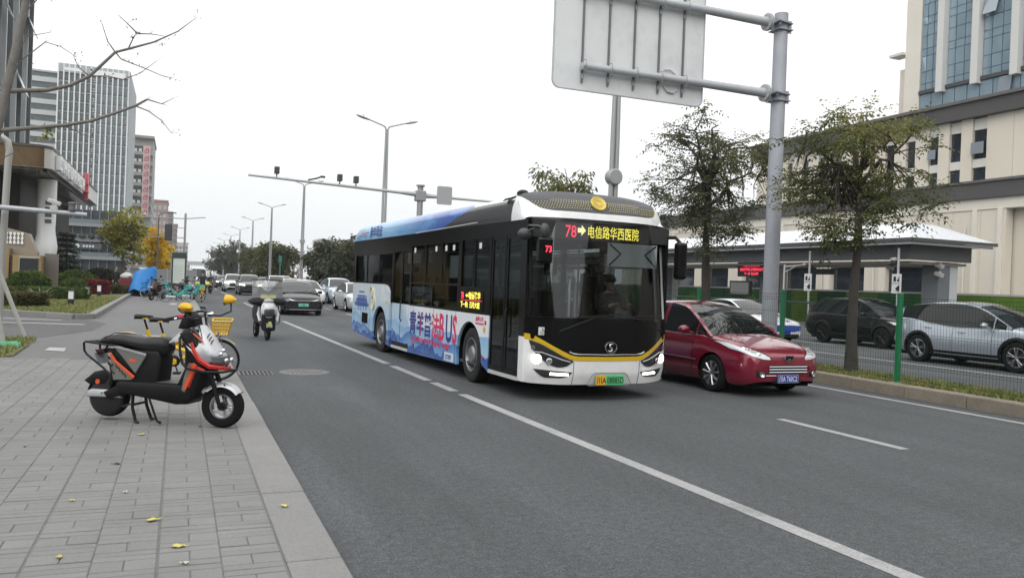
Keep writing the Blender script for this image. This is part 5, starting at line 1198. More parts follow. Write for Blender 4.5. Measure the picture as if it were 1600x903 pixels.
byel=mat('bike_yellow',(.66,.43,.008),.4,coat=.3); bteal=mat('bike_teal',(.04,.42,.36),.4,coat=.3); bblue=mat('bike_blue',(.03,.22,.48),.4,coat=.3); bwhite=mat('bike_white',(.6,.65,.66),.4)
G_='shared bicycles parked on the pavement'
bicycle('yellow shared bicycle standing right behind the silver scooter, basket towards the road',(-.46,12.95,.1),rad(-13),byel,'yellow shared bicycles behind the scooter',lean=rad(4),saddle=.90,steer=rad(6))
bicycle('second yellow shared bicycle half hidden behind the first, only its saddle clear',(-.70,13.75,.1),rad(-9),byel,'yellow shared bicycles behind the scooter',lean=rad(5),saddle=.90,basket=False)
# far row of parked bikes and scooters on the walk
for i,(x,y,a,cl,rim,lab) in enumerate([(-.62,45.9,8,bteal,bwhite,'teal shared bicycle nearest in the parked row, side on'),(.10,48.3,20,bteal,bwhite,'teal shared bicycle behind the nearest teal one, front towards the road'),(-.95,52.0,150,bblue,None,'light blue shared bicycle beside the blue tarpaulin'),(.2,51.5,35,bblue,None,'blue shared bicycle under the bus stop panel'),(-.55,52.5,100,bteal,bwhite,'teal shared bicycle at the back of the row, seen end on'),(-.05,55.,60,bblue,None,'dark framed bicycle deepest in the parked row')]):
    bicycle(lab,(x,y,.1),rad(a),cl,G_,rim,rad(4),detail=True)
cdark=dict(silver=mat('moped_black',(.02,.02,.022),.3,coat=.5),hood=blackp,trim=mat('moped_maroon',(.12,.012,.015),.4)); cgrey=dict(silver=mat('moped_grey',(.2,.2,.22),.3,.3,coat=.5),hood=blackp,trim=mat('moped_black',(.02,.02,.022)))
scooter('black electric scooter with a pale front among the teal bicycles',(-.80,49.0,.1),rad(-115),0.,'scooters parked among the bicycles',cols=cdark)
scooter('grey electric scooter behind the black one in the parked row',(-.35,51.6,.1),rad(-30),0.,'scooters parked among the bicycles',cols=cgrey)
scooter('dark electric scooter parked under the bus stop panel',(-.5,54.2,.1),rad(15),0.,'scooters parked among the bicycles',cols=cdark)
# ---------------- delivery scooter with clear weather screen on the carriageway ----------------
D=thing('delivery_scooter','white and black electric scooter with a clear weather screen in the kerb lane','scooter',(2.17,21.9,0),rad(4))
def Ry(y,z): return Matrix.Translation((0,y,z))@Matrix.Rotation(pi/2,4,'Y')
for y in (0,1.25): 
    if y==0: small_wheel(D,Ry(y,.235),.235,.10)
    else:
        small_wheel(D,Matrix.Translation((-.09,0,0))@Ry(y,.235),.235,.11)
b=MB(); b.grid([[V((x,-.03+(.26)*math.cos(t)*-1,.235+.26*math.sin(t))) for t in frange(rad(25),rad(150),10)] for x in (-.075,-.06,0,.06,.075)]); b.build('front_mudguard',greyp,D,smooth=60)
b=MB(); b.bb(-.035,.035,-.31,-.29,.40,.50); b.build('mudguard_sticker',mat('sticker_lime',(.55,.58,.12),.5),D)
def xz(poly,y0,y1): return lambda mb: mb.prism(poly,lambda a,c,t:(a,t,c),y0,y1)
b=MB()
rows=[]
for z,w,y in [(.52,.10,-.10),(.60,.17,-.17),(.72,.205,-.21),(.84,.20,-.21),(.92,.17,-.16),(1.0,.12,-.07),(1.03,.10,.02)]: rows.append([V((k*w,y+.12*abs(k)**2.5,z)) for k in frange(-1,1,11)])
b.grid(rows); b.build('front_apron',mat('apron_white',(.55,.56,.57),.3,coat=.5),D,smooth=60)
b=MB(); rows=[]
for z,w,y in [(.625,.11,-.2),(.66,.13,-.225),(.78,.13,-.235),(.82,.11,-.225)]: rows.append([V((k*w,y+.05*abs(k)**2.5,z)) for k in frange(-1,1,7)])
b.grid(rows); b.build('headlight',mat('lens_smoke',(.06,.065,.07),.1,coat=1.),D,smooth=60)
b=MB(); b.puff([(-.2,.25),(.25,.36),(.55,.40),(1.2,.40),(1.5,.5),(1.55,.8),(1.35,.86),(.7,.84),(.55,.5),(.1,.45),(-.05,.9),(-.15,.9)],.17,0,.05)
for i in range(len(b.v)): x,y,z=b.v[i]; b.v[i]=(y,x+.02,z)
b.build('body',blackp,D,smooth=40)
b=MB()
for s in (-1,1): b.tube([(s*.20,-.06,.50),(s*.24,.02,.68),(s*.22,.10,.86)],[.05,.055,.03],8,flat=.5)
b.build('side_fairing',mat('apron_white',(.55,.56,.57)),D,smooth=60)
b=MB()
for s in (-1,1): b.tube([(s*.15,-.1,.42),(s*.27,-.08,.45),(s*.30,.0,.62),(s*.26,.05,.9)],.013,6)
for s in (-1,1): b.tube([(s*.085,0,.235),(s*.085,.08,.55)],.024,8)
b.tube([(-.09,1.2,.3),(.3,1.1,.35)],.02,6); b.build('crash_bar',frm,D,smooth=60)
b=MB(); b.tube([(-.40,.22,1.02),(-.15,.12,1.05),(0,.08,1.04),(.15,.12,1.05),(.40,.22,1.02)],.015,8); b.build('handlebar',frm,D,smooth=60)
mf=mat('muff_quilted',(.018,.018,.022),.85,var=.3,scale=14)
for s in (-1,1):
    b=MB(); b.ball((s*.28,.12,1.0),(.20,.14,.095),14,9,.25,3+s); b.ball((s*.37,.10,.98),(.10,.1,.06),10,7,.2,5); b.build('hand_muff',mf,D,smooth=70)
    
b=MB(); b.ball((0,-.02,1.02),(.13,.1,.06)); b.build('dash_cover',mat('dash_white',(.42,.42,.43),.4),D,smooth=60)
clr=glass('clear_sheet',(.88,.89,.87),.10,.06)
b=MB(); rows=[]
for z,y in ((1.08,.0),(1.25,-.02),(1.42,.02),(1.55,.1)): rows.append([V((k*.385,y+.20*abs(k)**2,z)) for k in frange(-1,1,11)])
b.grid(rows); ws=b.build('weather_screen',clr,D,smooth=80)
b=MB(); b.tube([V((k*.39,.1+.2*abs(k)**2,1.55+.015*(1-k*k))) for k in frange(-1,1,11)],.013,6); b.tube([V((k*.385,-.0+.2*abs(k)**2,1.36)) for k in frange(-1,1,11)],.006,5); b.build('screen_edge',frm,ws)
b=MB(); b.grid([[V((k*.39,.19+.005*k,z)) for k in frange(-1,1,5)] for z in (1.10,1.28,1.5)]); b.build('screen_liner',glass('milky_sheet',(.42,.43,.41),.38,.55),D)
b=MB(); b.bb(-.20,.18,-.005,.0,1.09,1.18); b.build('screen_label',mat('label_yellow',(.55,.52,.25),.5),D)
b=MB(); b.bb(-.16,.16,.75,1.45,.84,.92); b.build('seat',seatm,D,bevel=.03)
# ---------------- people ----------------
skin=mat('skin',(.36,.23,.17),.6); hair=mat('hair_black',(.012,.011,.010),.6)
def person(label,loc,rz,J,colors,group=None,hat=None,name='person',scarf=None):
    """J: joints -> (x,y,z); one skinned body with fingers; +Y is the way the figure faces is -Y"""
    T=thing(name,label,'person',loc,rz,group)
    names=list(J); idx={n:i for i,n in enumerate(names)}
    R0={'pelvis':.135,'waist':.125,'chest':.15,'neck':.055,'head0':.06,'shL':.075,'shR':.075,'elL':.055,'elR':.055,'wrL':.036,'wrR':.036,'haL':.036,'haR':.036,'hipL':.105,'hipR':.105,'knL':.07,'knR':.07,'anL':.045,'anR':.045,'toL':.04,'toR':.04}
    E=[('pelvis','waist'),('waist','chest'),('chest','neck'),('neck','head0')]
    for s in 'LR': E+=[('chest','sh'+s),('sh'+s,'el'+s),('el'+s,'wr'+s),('wr'+s,'ha'+s),('pelvis','hip'+s),('hip'+s,'kn'+s),('kn'+s,'an'+s),('an'+s,'to'+s)]
    vs=[V(J[n]) for n in names]; rs=[R0[n]*J.get('_k',1) if False else R0[n] for n in names]; es=[(idx[a],idx[b_]) for a,b_ in E]
    for s in 'LR':
        w,h=V(J['wr'+s]),V(J['ha'+s]); d=(h-w).normalized(); sd=d.cross(V((0,0,1))); sd=sd.normalized() if sd.length>.1 else V((0,1,0)); hi=idx['ha'+s]
        for k,(o_,l_) in enumerate(((-.033,.06),(-.012,.075),(.012,.072),(.032,.055))):
            vs.append(h+sd*o_+d*.03); rs.append(.011); es.append((hi,len(vs)-1)); vs.append(h+sd*o_*1.1+d*(.03+l_*.8)+V((0,0,-.012))); rs.append(.008); es.append((len(vs)-2,len(vs)-1))
        vs.append(w+(h-w)*.6-sd*.05+d*.02); rs.append(.011); es.append((hi,len(vs)-1))
    me=bpy.data.meshes.new('body'); me.from_pydata(vs,es,[]); o=bpy.data.objects.new('body',me); COL.objects.link(o)
    md=o.modifiers.new('skin','SKIN'); 
    for v_,r_ in zip(me.skin_vertices[0].data,rs): v_.radius=(r_,r_)
    me.skin_vertices[0].data[idx['pelvis']].use_root=True
    o.modifiers.new('sub','SUBSURF').levels=1; o.modifiers['sub'].render_levels=1
    bpy.context.view_layer.update(); m2=bpy.data.meshes.new_from_object(o.evaluated_get(bpy.context.evaluated_depsgraph_get())); bpy.data.objects.remove(o)
    mt=[colors['top'],colors['legs'],skin,colors.get('shoes',black_plastic)]; m2.materials.clear()
    for m in mt: m2.materials.append(m)
    jl={n:V(J[n]) for n in names}
    segs=[]
    for a,b_ in E:
        k=0 if a in('waist','chest','pelvis') and b_ in('waist','chest','shL','shR') or a[:2] in('sh','el') and b_[:2] in('el','wr') else 2 if (b_[:2]=='ha' or b_=='head0') else 0 if b_=='neck' else 3 if b_[:2]=='to' else 1
        segs.append((jl[a],jl[b_],k))
    for p in m2.polygons:
        c=p.center; best=(9,0)
        for a,b_,k in segs:
            ab=b_-a; t=max(0,min(1,(c-a).dot(ab)/max(ab.length_squared,1e-6))); d=(c-(a+ab*t)).length
            if d<best[0]: best=(d,k)
        p.material_index=best[1]; p.use_smooth=True
    m2.name='body'; bo=bpy.data.objects.new('body',m2); COL.objects.link(bo); bo.parent=T
    h=V(J['head0'])+V((0,0,.10)); fd=V(J.get('_face',(0,-1,0))) if '_face' in J else V((0,-1,0))
    b=MB(); b.ball(h,(.074,.092,.115),16,12); b.ball(h+V((0,-.092,-.012)),(.014,.02,.022),8,6); b.ball(h+V((0,-.05,-.095)),(.045,.04,.03),8,6)
    for s in (-1,1): b.ball(h+V((s*.076,.005,-.01)),(.012,.022,.032),8,6)
    hd=b.build('head',skin,T,smooth=80)
    b=MB(); 
    for s in (-1,1): b.ball(h+V((s*.03,-.083,.012)),(.011,.008,.007),8,5)
    b.build('eye',mat('eye_dark',(.02,.015,.012),.2),hd)
    b=MB(); b.ball(h+V((0,-.086,-.058)),(.024,.008,.006),8,5); b.build('mouth',mat('lips',(.3,.09,.08),.5),hd)
    b=MB(); b.ball(h+V((0,.018,.028)),(.085,.093,.105),16,10); b.build('hair',colors.get('hair',hair),T,smooth=80)
    if hat:
        b=MB(); b.ball(h+V((0,.0,.05)),(.10,.115,.085),16,9); b.ball(h+V((0,-.105,.035)),(.075,.06,.012),12,6); b.build('hat',hat,T,smooth=80)
    return T
def pose(**k):
    J=dict(pelvis=(0,0,.95),waist=(0,0,1.12),chest=(0,.0,1.33),neck=(0,0,1.47),head0=(0,-.015,1.54),shL=(.17,0,1.40),shR=(-.17,0,1.40),elL=(.21,.02,1.13),elR=(-.21,.02,1.13),wrL=(.21,-.06,.90),wrR=(-.21,-.06,.90),haL=(.205,-.08,.83),haR=(-.205,-.08,.83),hipL=(.09,0,.90),hipR=(-.09,0,.90),knL=(.10,-.03,.50),knR=(-.10,-.03,.50),anL=(.10,.02,.08),anR=(-.10,.02,.08),toL=(.11,-.13,.035),toR=(-.11,-.13,.035))
    J.update(k); return J
dk=mat('coat_black',(.012,.012,.014),.85); nv=mat('coat_navy',(.02,.02,.035),.8); jn=mat('trousers_dark',(.018,.018,.022),.85); rd=mat('jacket_red',(.55,.03,.05),.7); gn=mat('uniform_green',(.03,.055,.03),.8)
# bus driver, seated
person('bus driver in a dark cap and jacket seated behind the windscreen',(4.7125+1.76,10.592+1.13,0.50),rad(2.5),pose(pelvis=(0,0,.58),waist=(0,-.01,.76),chest=(0,-.04,.98),neck=(0,-.07,1.12),head0=(0,-.09,1.18),shL=(.19,-.04,1.05),shR=(-.19,-.04,1.05),elL=(.25,-.2,.85),elR=(-.25,-.2,.85),wrL=(.17,-.40,.90),wrR=(-.17,-.40,.90),haL=(.14,-.46,.93),haR=(-.14,-.46,.93),hipL=(.1,-.02,.54),hipR=(-.1,-.02,.54),knL=(.13,-.45,.52),knR=(-.13,-.45,.52),anL=(.13,-.52,.12),anR=(-.13,-.52,.12),toL=(.13,-.66,.06),toR=(-.13,-.66,.06)),dict(top=dk,legs=jn),hat=dk)
for v_,u_,z_,lab in ((.42,3.42,.36,'passenger in dark clothes in the first seat behind the front wheel'),(2.08,4.42,.36,'passenger in dark clothes on the far side of the bus')):
    a=rad(2.5); person(lab,(4.7125+v_*math.cos(a)-u_*math.sin(a),10.592+v_*math.sin(a)+u_*math.cos(a),z_),a,pose(pelvis=(0,0,.56),waist=(0,.02,.74),chest=(0,.0,.95),neck=(0,-.02,1.09),head0=(0,-.04,1.15),shL=(.18,0,1.02),shR=(-.18,0,1.02),elL=(.22,-.08,.78),elR=(-.22,-.08,.78),wrL=(.12,-.28,.66),wrR=(-.12,-.28,.66),haL=(.1,-.34,.65),haR=(-.1,-.34,.65),hipL=(.1,-.02,.52),hipR=(-.1,-.02,.52),knL=(.11,-.4,.50),knR=(-.11,-.4,.50),anL=(.11,-.42,.1),anR=(-.11,-.42,.1),toL=(.11,-.54,.04),toR=(-.11,-.54,.04)),dict(top=dk if v_<1 else gn,legs=jn),'passengers on the bus')
# cyclist riding towards the camera on a yellow bike
CB=bicycle('yellow shared bicycle ridden by a person in a dark coat',(1.27,50.6,0),rad(-92),byel,None)
person('person in a dark coat cycling towards us on a yellow bicycle',(1.27,50.25,0),rad(0),pose(pelvis=(0,.02,1.0),waist=(0,-.03,1.16),chest=(0,-.08,1.38),neck=(0,-.11,1.52),head0=(0,-.13,1.58),shL=(.18,-.08,1.44),shR=(-.18,-.08,1.44),elL=(.27,-.22,1.22),elR=(-.27,-.22,1.22),wrL=(.26,-.46,1.10),wrR=(-.26,-.46,1.10),haL=(.26,-.52,1.08),haR=(-.26,-.52,1.08),hipL=(.1,-.02,.96),hipR=(-.1,-.02,.96),knL=(.13,-.36,.68),knR=(-.13,-.3,.78),anL=(.12,-.22,.25),anR=(-.12,-.1,.42),toL=(.12,-.36,.18),toR=(-.12,-.24,.36)),dict(top=nv,legs=jn),hat=dk)
for s in (-1,1):
    b=MB(); b.ball((s*.27,-.50,1.07),(.13,.12,.11),12,8,.2,2); o=b.build('hand_muff',mat('muff_yellow',(.62,.60,.10),.7),None,smooth=70,loc=(1.27,50.25,0)); tag(o,'yellow hand muff on the %s of the cyclist handlebar'%('road side' if s>0 else 'kerb side'),'hand muff','hand muffs on the cyclist handlebar')
# pedestrians and riders far up the walk
walkp=lambda: pose(knL=(.09,-.16,.52),anL=(.09,-.12,.10),toL=(.1,-.26,.05),knR=(-.09,.05,.50),anR=(-.09,.25,.12),toR=(-.1,.13,.03),elL=(.22,.1,1.14),wrL=(.2,.08,.92))
person('pedestrian in a long black coat with a pale bag strap on the side walk',(-3.72,57.6,.1),rad(20),walkp(),dict(top=dk,legs=dk),'pedestrians by the hotel planting')
person('pedestrian in dark clothes just behind the one in a long coat',(-3.3,60.,.1),rad(160),walkp(),dict(top=jn,legs=jn),'pedestrians by the hotel planting')
person('guard in a dark green jacket behind the blue tarpaulin',(-2.25,56.6,.1),rad(-30),pose(),dict(top=gn,legs=jn),'pedestrians by the hotel planting',hat=mat('cap_pale',(.5,.5,.48),.7))
person('rider in a red jacket on a dark scooter far up the kerb lane',(1.55,104.6,0),0.,pose(pelvis=(0,0,.85),waist=(0,-.02,1.03),chest=(0,-.05,1.24),neck=(0,-.06,1.38),head0=(0,-.07,1.45),shL=(.18,-.05,1.31),shR=(-.18,-.05,1.31),elL=(.28,-.2,1.08),elR=(-.28,-.2,1.08),wrL=(.3,-.42,1.08),wrR=(-.3,-.42,1.08),haL=(.3,-.48,1.08),haR=(-.3,-.48,1.08),hipL=(.1,-.02,.82),hipR=(-.1,-.02,.82),knL=(.15,-.38,.72),knR=(-.15,-.38,.72),anL=(.13,-.40,.35),anR=(-.13,-.40,.35),toL=(.13,-.52,.3),toR=(-.13,-.52,.3)),dict(top=rd,legs=jn))
person('rider in black on a scooter just past the cyclist near the lane line',(2.45,72.6,0),0.,pose(pelvis=(0,0,.85),waist=(0,-.02,1.03),chest=(0,-.05,1.24),neck=(0,-.06,1.38),head0=(0,-.07,1.45),shL=(.18,-.05,1.31),shR=(-.18,-.05,1.31),elL=(.28,-.2,1.08),elR=(-.28,-.2,1.08),wrL=(.3,-.42,1.08),wrR=(-.3,-.42,1.08),haL=(.3,-.48,1.08),haR=(-.3,-.48,1.08),hipL=(.1,-.02,.82),hipR=(-.1,-.02,.82),knL=(.15,-.38,.72),knR=(-.15,-.38,.72),anL=(.13,-.40,.35),anR=(-.13,-.40,.35),toL=(.13,-.52,.3),toR=(-.13,-.52,.3)),dict(top=dk,legs=jn))
scooter('dark scooter under the rider in a red jacket',(1.55,105.0,0),rad(-90),0.,'scooters ridden far up the kerb lane',cols=cdark)
scooter('dark scooter under the rider in black near the lane line',(2.45,73.0,0),rad(-90),0.,'scooters ridden far up the kerb lane',cols=cdark)
# ================= street furniture =================
# ---- cantilever sign seen from behind ----
SG=thing('sign_gantry','back of a large grey road sign carried on two arms of a thick steel pole','road sign',(12.72,15.2,.19))
poleg=mat('pole_grey',(.36,.38,.42),.5,.1,var=.10,scale=2.5,dirt='#85888f',dirt_amt=.35,dscale=2.)
b=MB(); b.lathe([(.185,0),(.17,3),(.155,8.0),(.0001,8.0)],28); b.build('pole',poleg,SG,smooth=40)
b=MB(); b.lathe([(.32,0),(.32,.03),(.2,.03)],24)
for i in range(8): a=2*pi*i/8; b.cyl((.26*math.cos(a),.26*math.sin(a),.03),(.26*math.cos(a),.26*math.sin(a),.08),.02,n=6)
b.build('base_flange',poleg,SG)
for z in (7.75,6.12):
    b=MB(); b.tube([(-.42,-.0,z),(-2.0,0,z+.0),(-5.1,0,z-.02)],[.105,.09,.075],16); b.lathe([(.075,0),(.085,.0),(.0001,.02)],14,Matrix.Translation((-5.1,0,z-.02))@Matrix.Rotation(-pi/2,4,'Y')); b.build('arm',steel_light,SG,smooth=40)
    b=MB(); M=Matrix.Translation((-.40,0,z))@Matrix.Rotation(-pi/2,4,'Y'); b.lathe([(.0001,0),(.20,0),(.20,.025),(.0001,.025)],26,M); M2=Matrix.Translation((-.36,0,z))@Matrix.Rotation(-pi/2,4,'Y'); b.lathe([(.0001,0),(.20,0),(.20,.025),(.0001,.025)],26,M2)
    for i in range(8): a=2*pi*i/8; b.cyl((-.44,.155*math.cos(a),z+.155*math.sin(a)),(-.33,.155*math.cos(a),z+.155*math.sin(a)),.016,n=6)
    b.build('flange',steel_light,SG,smooth=30)
    b=MB(); b.lathe([(.165,-.012),(.30,-.012),(.30,.012),(.165,.012)],4,Matrix.Translation((0,0,z))@Matrix.Rotation(pi/4,4,'Z')@Matrix.Diagonal((1.3,.9,1,1))); b.bb(-.36,.30,-.01,.01,z-.17,z+.12); b.bb(-.2,.2,-.2,.2,z-.16,z-.14); b.build('bracket',galv,SG)
signm=mat('sign_back_aluminium',(.66,.68,.69),.55,.1,var=.05,scale=1.2,dirt='#9fa3a6',dirt_amt=.4,dscale=1.3)
def rrect(x0,x1,z0,z1,r):
    o=[]
    for cx,cz,a0 in ((x1-r,z0+r,-pi/2),(x1-r,z1-r,0),(x0+r,z1-r,pi/2),(x0+r,z0+r,pi)): o+=[(cx+r*math.cos(a0+t),cz+r*math.sin(a0+t)) for t in frange(0,pi/2,6)]
    return o
b=MB(); b.prism(rrect(-5.72,-2.02,5.62,8.35,.16),lambda a,c,t:(a,t,c),.13,.155); sp_=b.build('sign_panel',signm,SG)
b=MB(); o_=rrect(-5.72,-2.02,5.62,8.35,.16); b.tube([(a,.128,c) for a,c in o_]+[(o_[0][0],.128,o_[0][1])],.018,6,cap=False); b.build('panel_rim',steel_light,sp_)
b=MB(); 
for i in range(5):
    x=-5.05+i*.62; 
    b=MB(); b.bb(x-.018,x+.018,.088,.129,5.78,8.25); b.build('stiffener',mat('rail_dark_grey',(.16,.165,.17),.5,.3),sp_)  # stiffeners in a darker grey than the sign panel
    b=MB(); 
    for z in (7.74,6.10): b.tube([(x,.1,z-.17),(x,-.07,z-.12),(x,-.098,z),(x,-.07,z+.12),(x,.1,z+.15)],.008,5); b.bb(x-.03,x+.03,.07,.09,z-.24,z-.15)
    b.build('clamp',galv,sp_)
b=MB(); b.tube([(-3.05,.1,5.98),(-2.95,.1,5.86),(-2.8,.09,5.84),(-2.72,.1,5.92)],.022,6); b.tube([(-3.05,.1,6.32),(-2.9,.1,6.34),(-2.75,.1,6.26)],.014,6); b.build('cable_tie',mat('plastic_white',(.6,.6,.6),.5),sp_)
# ---- green mesh fence on the median ----
fg=mat('fence_green',(.010,.155,.060),.4,coat=.2,var=.1,scale=6); wm=mat('fence_wire',(.006,.03,.016),.6,spec=.2)
fx=11.98
FN=thing('mesh_fence','green steel mesh fence with square posts along the grassy median','fence',(fx,0,.19))
p0=None; ys=[10.85+3.05*i for i in range(-3,16)]
for y in ys:
    if p0 is None:
        b=MB(); b.bb(-.04,.04,-.04,.04,-.02,1.60); p0=b.build('fence_post',fg,FN,bevel=.008,loc=(0,y,0)); c0=MB(); c0.bb(-.042,.042,-.042,.042,1.60,1.615); c0.bb(-.10,.10,-.10,.10,-.01,.012); f0=c0.build('post_foot',mat('concrete_pale',(.3,.29,.27),.9),p0)
    else: dup(p0,(0,y,0),None,None,FN)
m0=None
for y in ys[:-1]:
    if m0 is None:
        b=MB(); 
        for i in range(1,51): yy=.04+i*(2.97/51); b.tube([(0,yy,.08),(0,yy,1.1),(.028 if False else 0,yy,1.52)],.0023,3,cap=False)
        for z in (.08,.30,.34,.6,.85,.89,1.15,1.40,1.45,1.52): b.tube([(0,.04,z),(0,3.01,z)],.003,3,cap=False)
        m0=b.build('wire_mesh',wm,FN,kind='stuff',loc=(0,y,0))
    else: o=m0.copy(); COL.objects.link(o); o.parent=FN; o.location=(0,y,0)
# ---- double arm street lamps along the median ----
lampm=mat('lamp_post_grey',(.33,.34,.345),.5,.1)
def street_lamp(x,y,h,label,near=False):
    T=thing('street_lamp',label,'street lamp',(x,y,.19),0,'double arm street lamps along the median')
    b=MB()
    for dx in (-.085,.085): b.tube([(dx,0,0),(dx,0,h*.6),(dx*.55,0,h-.15)],[.085,.075,.06],10)
    b.build('pole',lampm,T,smooth=50)
    b=MB(); b.lathe([(.24,0),(.24,.04),(.2,.05),(.19,.9),(.12,1.0)],14); b.build('base',lampm,T,smooth=40)
    if near:
        b=MB(); b.lathe([(.0001,-.16),(.22,-.16),(.26,-.12),(.26,.12),(.22,.16),(.0001,.16)],22,Matrix.Translation((0,0,h*.47))@Matrix.Rotation(pi/2,4,'X')); b.lathe([(.14,-.19),(.17,-.165)],18,Matrix.Translation((0,0,h*.47))@Matrix.Rotation(pi/2,4,'X')); b.build('ornament',lampm,T,smooth=40)
    for s in (-1,1):
        b=MB(); b.tube([(s*.05,0,h-.2),(s*.12,0,h-.02),(s*.3,0,h+.06),(s*1.0,0,h+.28)],[.05,.05,.045,.04],8); b.build('arm',lampm,T,smooth=60)
        b=MB(); rows=[]
        for k in range(7):
            t=k/6; w=[.05,.09,.13,.15,.15,.13,.05][k]; x_=s*(.95+t*.95); z_=h+.27+t*.24
            rows.append([V((x_,w*math.cos(a),z_+w*.45*math.sin(a))) for a in frange(0,2*pi,13)])
        b.grid(rows); b.tube([(s*1.45,0,h+.45),(s*1.45,0,h+.58)],.02,6); b.build('lamp_head',mat('lamp_head_grey',(.30,.31,.31),.45),T,smooth=60)
    return T
Lb=None
for i,(y,lab) in enumerate([(22.9,'double street lamp behind the road sign with its top out of frame'),(48.6,'tall double arm street lamp rising behind the bus tail'),(83.7,'double arm street lamp seen through the camera gantry beam'),(114.5,'double arm street lamp next after the camera gantry'),(145,'third double arm street lamp beyond the camera gantry'),(177,'fourth double arm street lamp beyond the camera gantry'),(209,'fifth double arm street lamp beyond the camera gantry'),(241,'sixth double arm street lamp beyond the camera gantry'),(273,'seventh double arm street lamp beyond the camera gantry'),(305,'eighth double arm street lamp beyond the camera gantry'),(337,'ninth double arm street lamp beyond the camera gantry'),(369,'last double arm street lamp before the far overpass')]):
    street_lamp(11.35 if i else 12.75,y,10.75,lab,i in (0,2))
# ---- camera gantry over the road ----
gm_=mat('gantry_grey',(.27,.28,.285),.5,.1); 
CG=thing('camera_gantry','grey traffic camera gantry reaching over the queue with a small sign back','gantry',(12.6,45.1,.19))
b=MB(); b.lathe([(.19,0),(.17,6.95),(.0001,6.95)],12); b.lathe([(.25,6.9),(.25,6.98),(.0001,6.98)],12); b.build('pole',gm_,CG,smooth=40)
b=MB(); b.bb(-.30,.30,-.22,.22,6.05,6.65); b.build('junction_box',gm_,CG,bevel=.05)
for pts in ([(-.3,0,6.45),(-1.2,0,6.47),(-9.4,0,6.75)],[(.3,0,6.40),(1.2,0,6.38),(5.0,0,6.35)]):
    b=MB(); b.tube(pts,[.15,.09,.06],10); b.build('arm',mat('gantry_pale',(.42,.43,.435),.5,.1),CG,smooth=50)
for x in (-7.95,-4.6,-3.7,-5.9):
    b=MB(); z=6.44+(-x)*.035
    if x!=-5.9: b.bb(x-.12,x+.12,-.2,.2,z+.22,z+.58); b.bb(x-.03,x+.03,-.03,.03,z+.02,z+.22)
    else: b.tube([(x-.4,0,z+.1),(x,0,z+.2),(x+.3,0,z+.32)],.05,6); b.bb(x+.25,x+.5,-.06,.06,z+.27,z+.38)
    b.build('camera',mat('camera_dark',(.05,.05,.052),.5),CG,bevel=.01)
b=MB(); b.prism(rrect(.95,1.85,5.95,7.0,.1),lambda a,c,t:(a,t,c),-.16,-.13); b.build('small_sign',mat('sign_back_grey',(.36,.37,.38),.5,.2),CG)
b=MB(); b.bb(1.2,1.23,-.13,-.05,6.1,6.9); b.bb(1.57,1.60,-.13,-.05,6.1,6.9); b.build('sign_bracket',gm_,CG)
# ---- kerb side posts on the left ----
T=thing('curved_pole','thick pale pole with a bent top beside the bronze canopy','pole',(-4.36,25.0,.1))
b=MB(); b.tube([(0,0,0),(.02,0,2.0),(.08,0,4.3),(.10,0,4.62),(.05,0,4.86),(-.08,0,4.95),(-.8,0,4.98)],.085,14); b.build('pole',mat('pole_pale',(.36,.355,.33),.45,.2),T,smooth=60)
T=thing('gate_pole','pale horizontal arm with two small cameras reaching from the left','camera pole',(-4.9,24.6,.1))
b=MB(); b.tube([(-1.2,0,3.12),(1.0,0,3.07),(2.55,0,3.02)],[.075,.065,.055],10); b.tube([(-.4,0,2.75),(.2,0,2.95),(.62,0,3.08)],.04,8); b.cyl((-1.2,0,0),(-1.2,0,3.6),.09,n=12); b.build('arm',steel_light,T,smooth=60)
b=MB(); b.bb(1.68,1.86,-.06,.06,3.03,3.2); b.box((1.78,-.02,3.3),(.32,.14,.11),Matrix.Rotation(rad(18),3,'Y')); b.build('camera',mat('camera_pale',(.5,.5,.49),.4),T,bevel=.02)
b=MB(); b.lathe([(.02,0),(.09,.02),(.10,.06),(.085,.1),(.085,.2),(.11,.22),(.10,.25),(.0001,.27)],16,Matrix.Translation((2.2,0,3.07))); b.build('dome_camera',mat('camera_dark2',(.10,.10,.105),.35),T,smooth=40)
for i,(x,y,dx,h,lab) in enumerate([(-2.98,20.1,-.62,1.62,'slim pale stake leaning over the grass verge by the driveway'),(-3.02,17.95,-.25,1.3,'short pale stake at the near end of the grass verge')]):
    b=MB(); b.cyl((0,0,-.05),(dx*1.15,0,h*1.15),.045,n=10); o=b.build('tree_stake',mat('stake_grey',(.4,.4,.38),.6,var=.15),loc=(x,y,.1),smooth=60); tag(o,lab,'stake','tree stakes on the verge')
b=MB(); rows=[[V((.32*math.cos(a)*(1-.25*k)+.05*noise.noise(V((a,k,2))),.22*math.sin(a)*(1-.25*k),.10*k+.02*math.sin(3*a)*k)) for a in frange(0,2*pi,18)] for k in (0,.5,1)]
b.grid(rows); b.add(rows[-1],[tuple(range(17))]); o=b.build('tree_bag',mat('bag_green',(.05,.34,.18),.4),loc=(-3.05,18.0,.12),smooth=60); tag(o,'flat green plastic sack lying on the verge at the stake foot','sack')
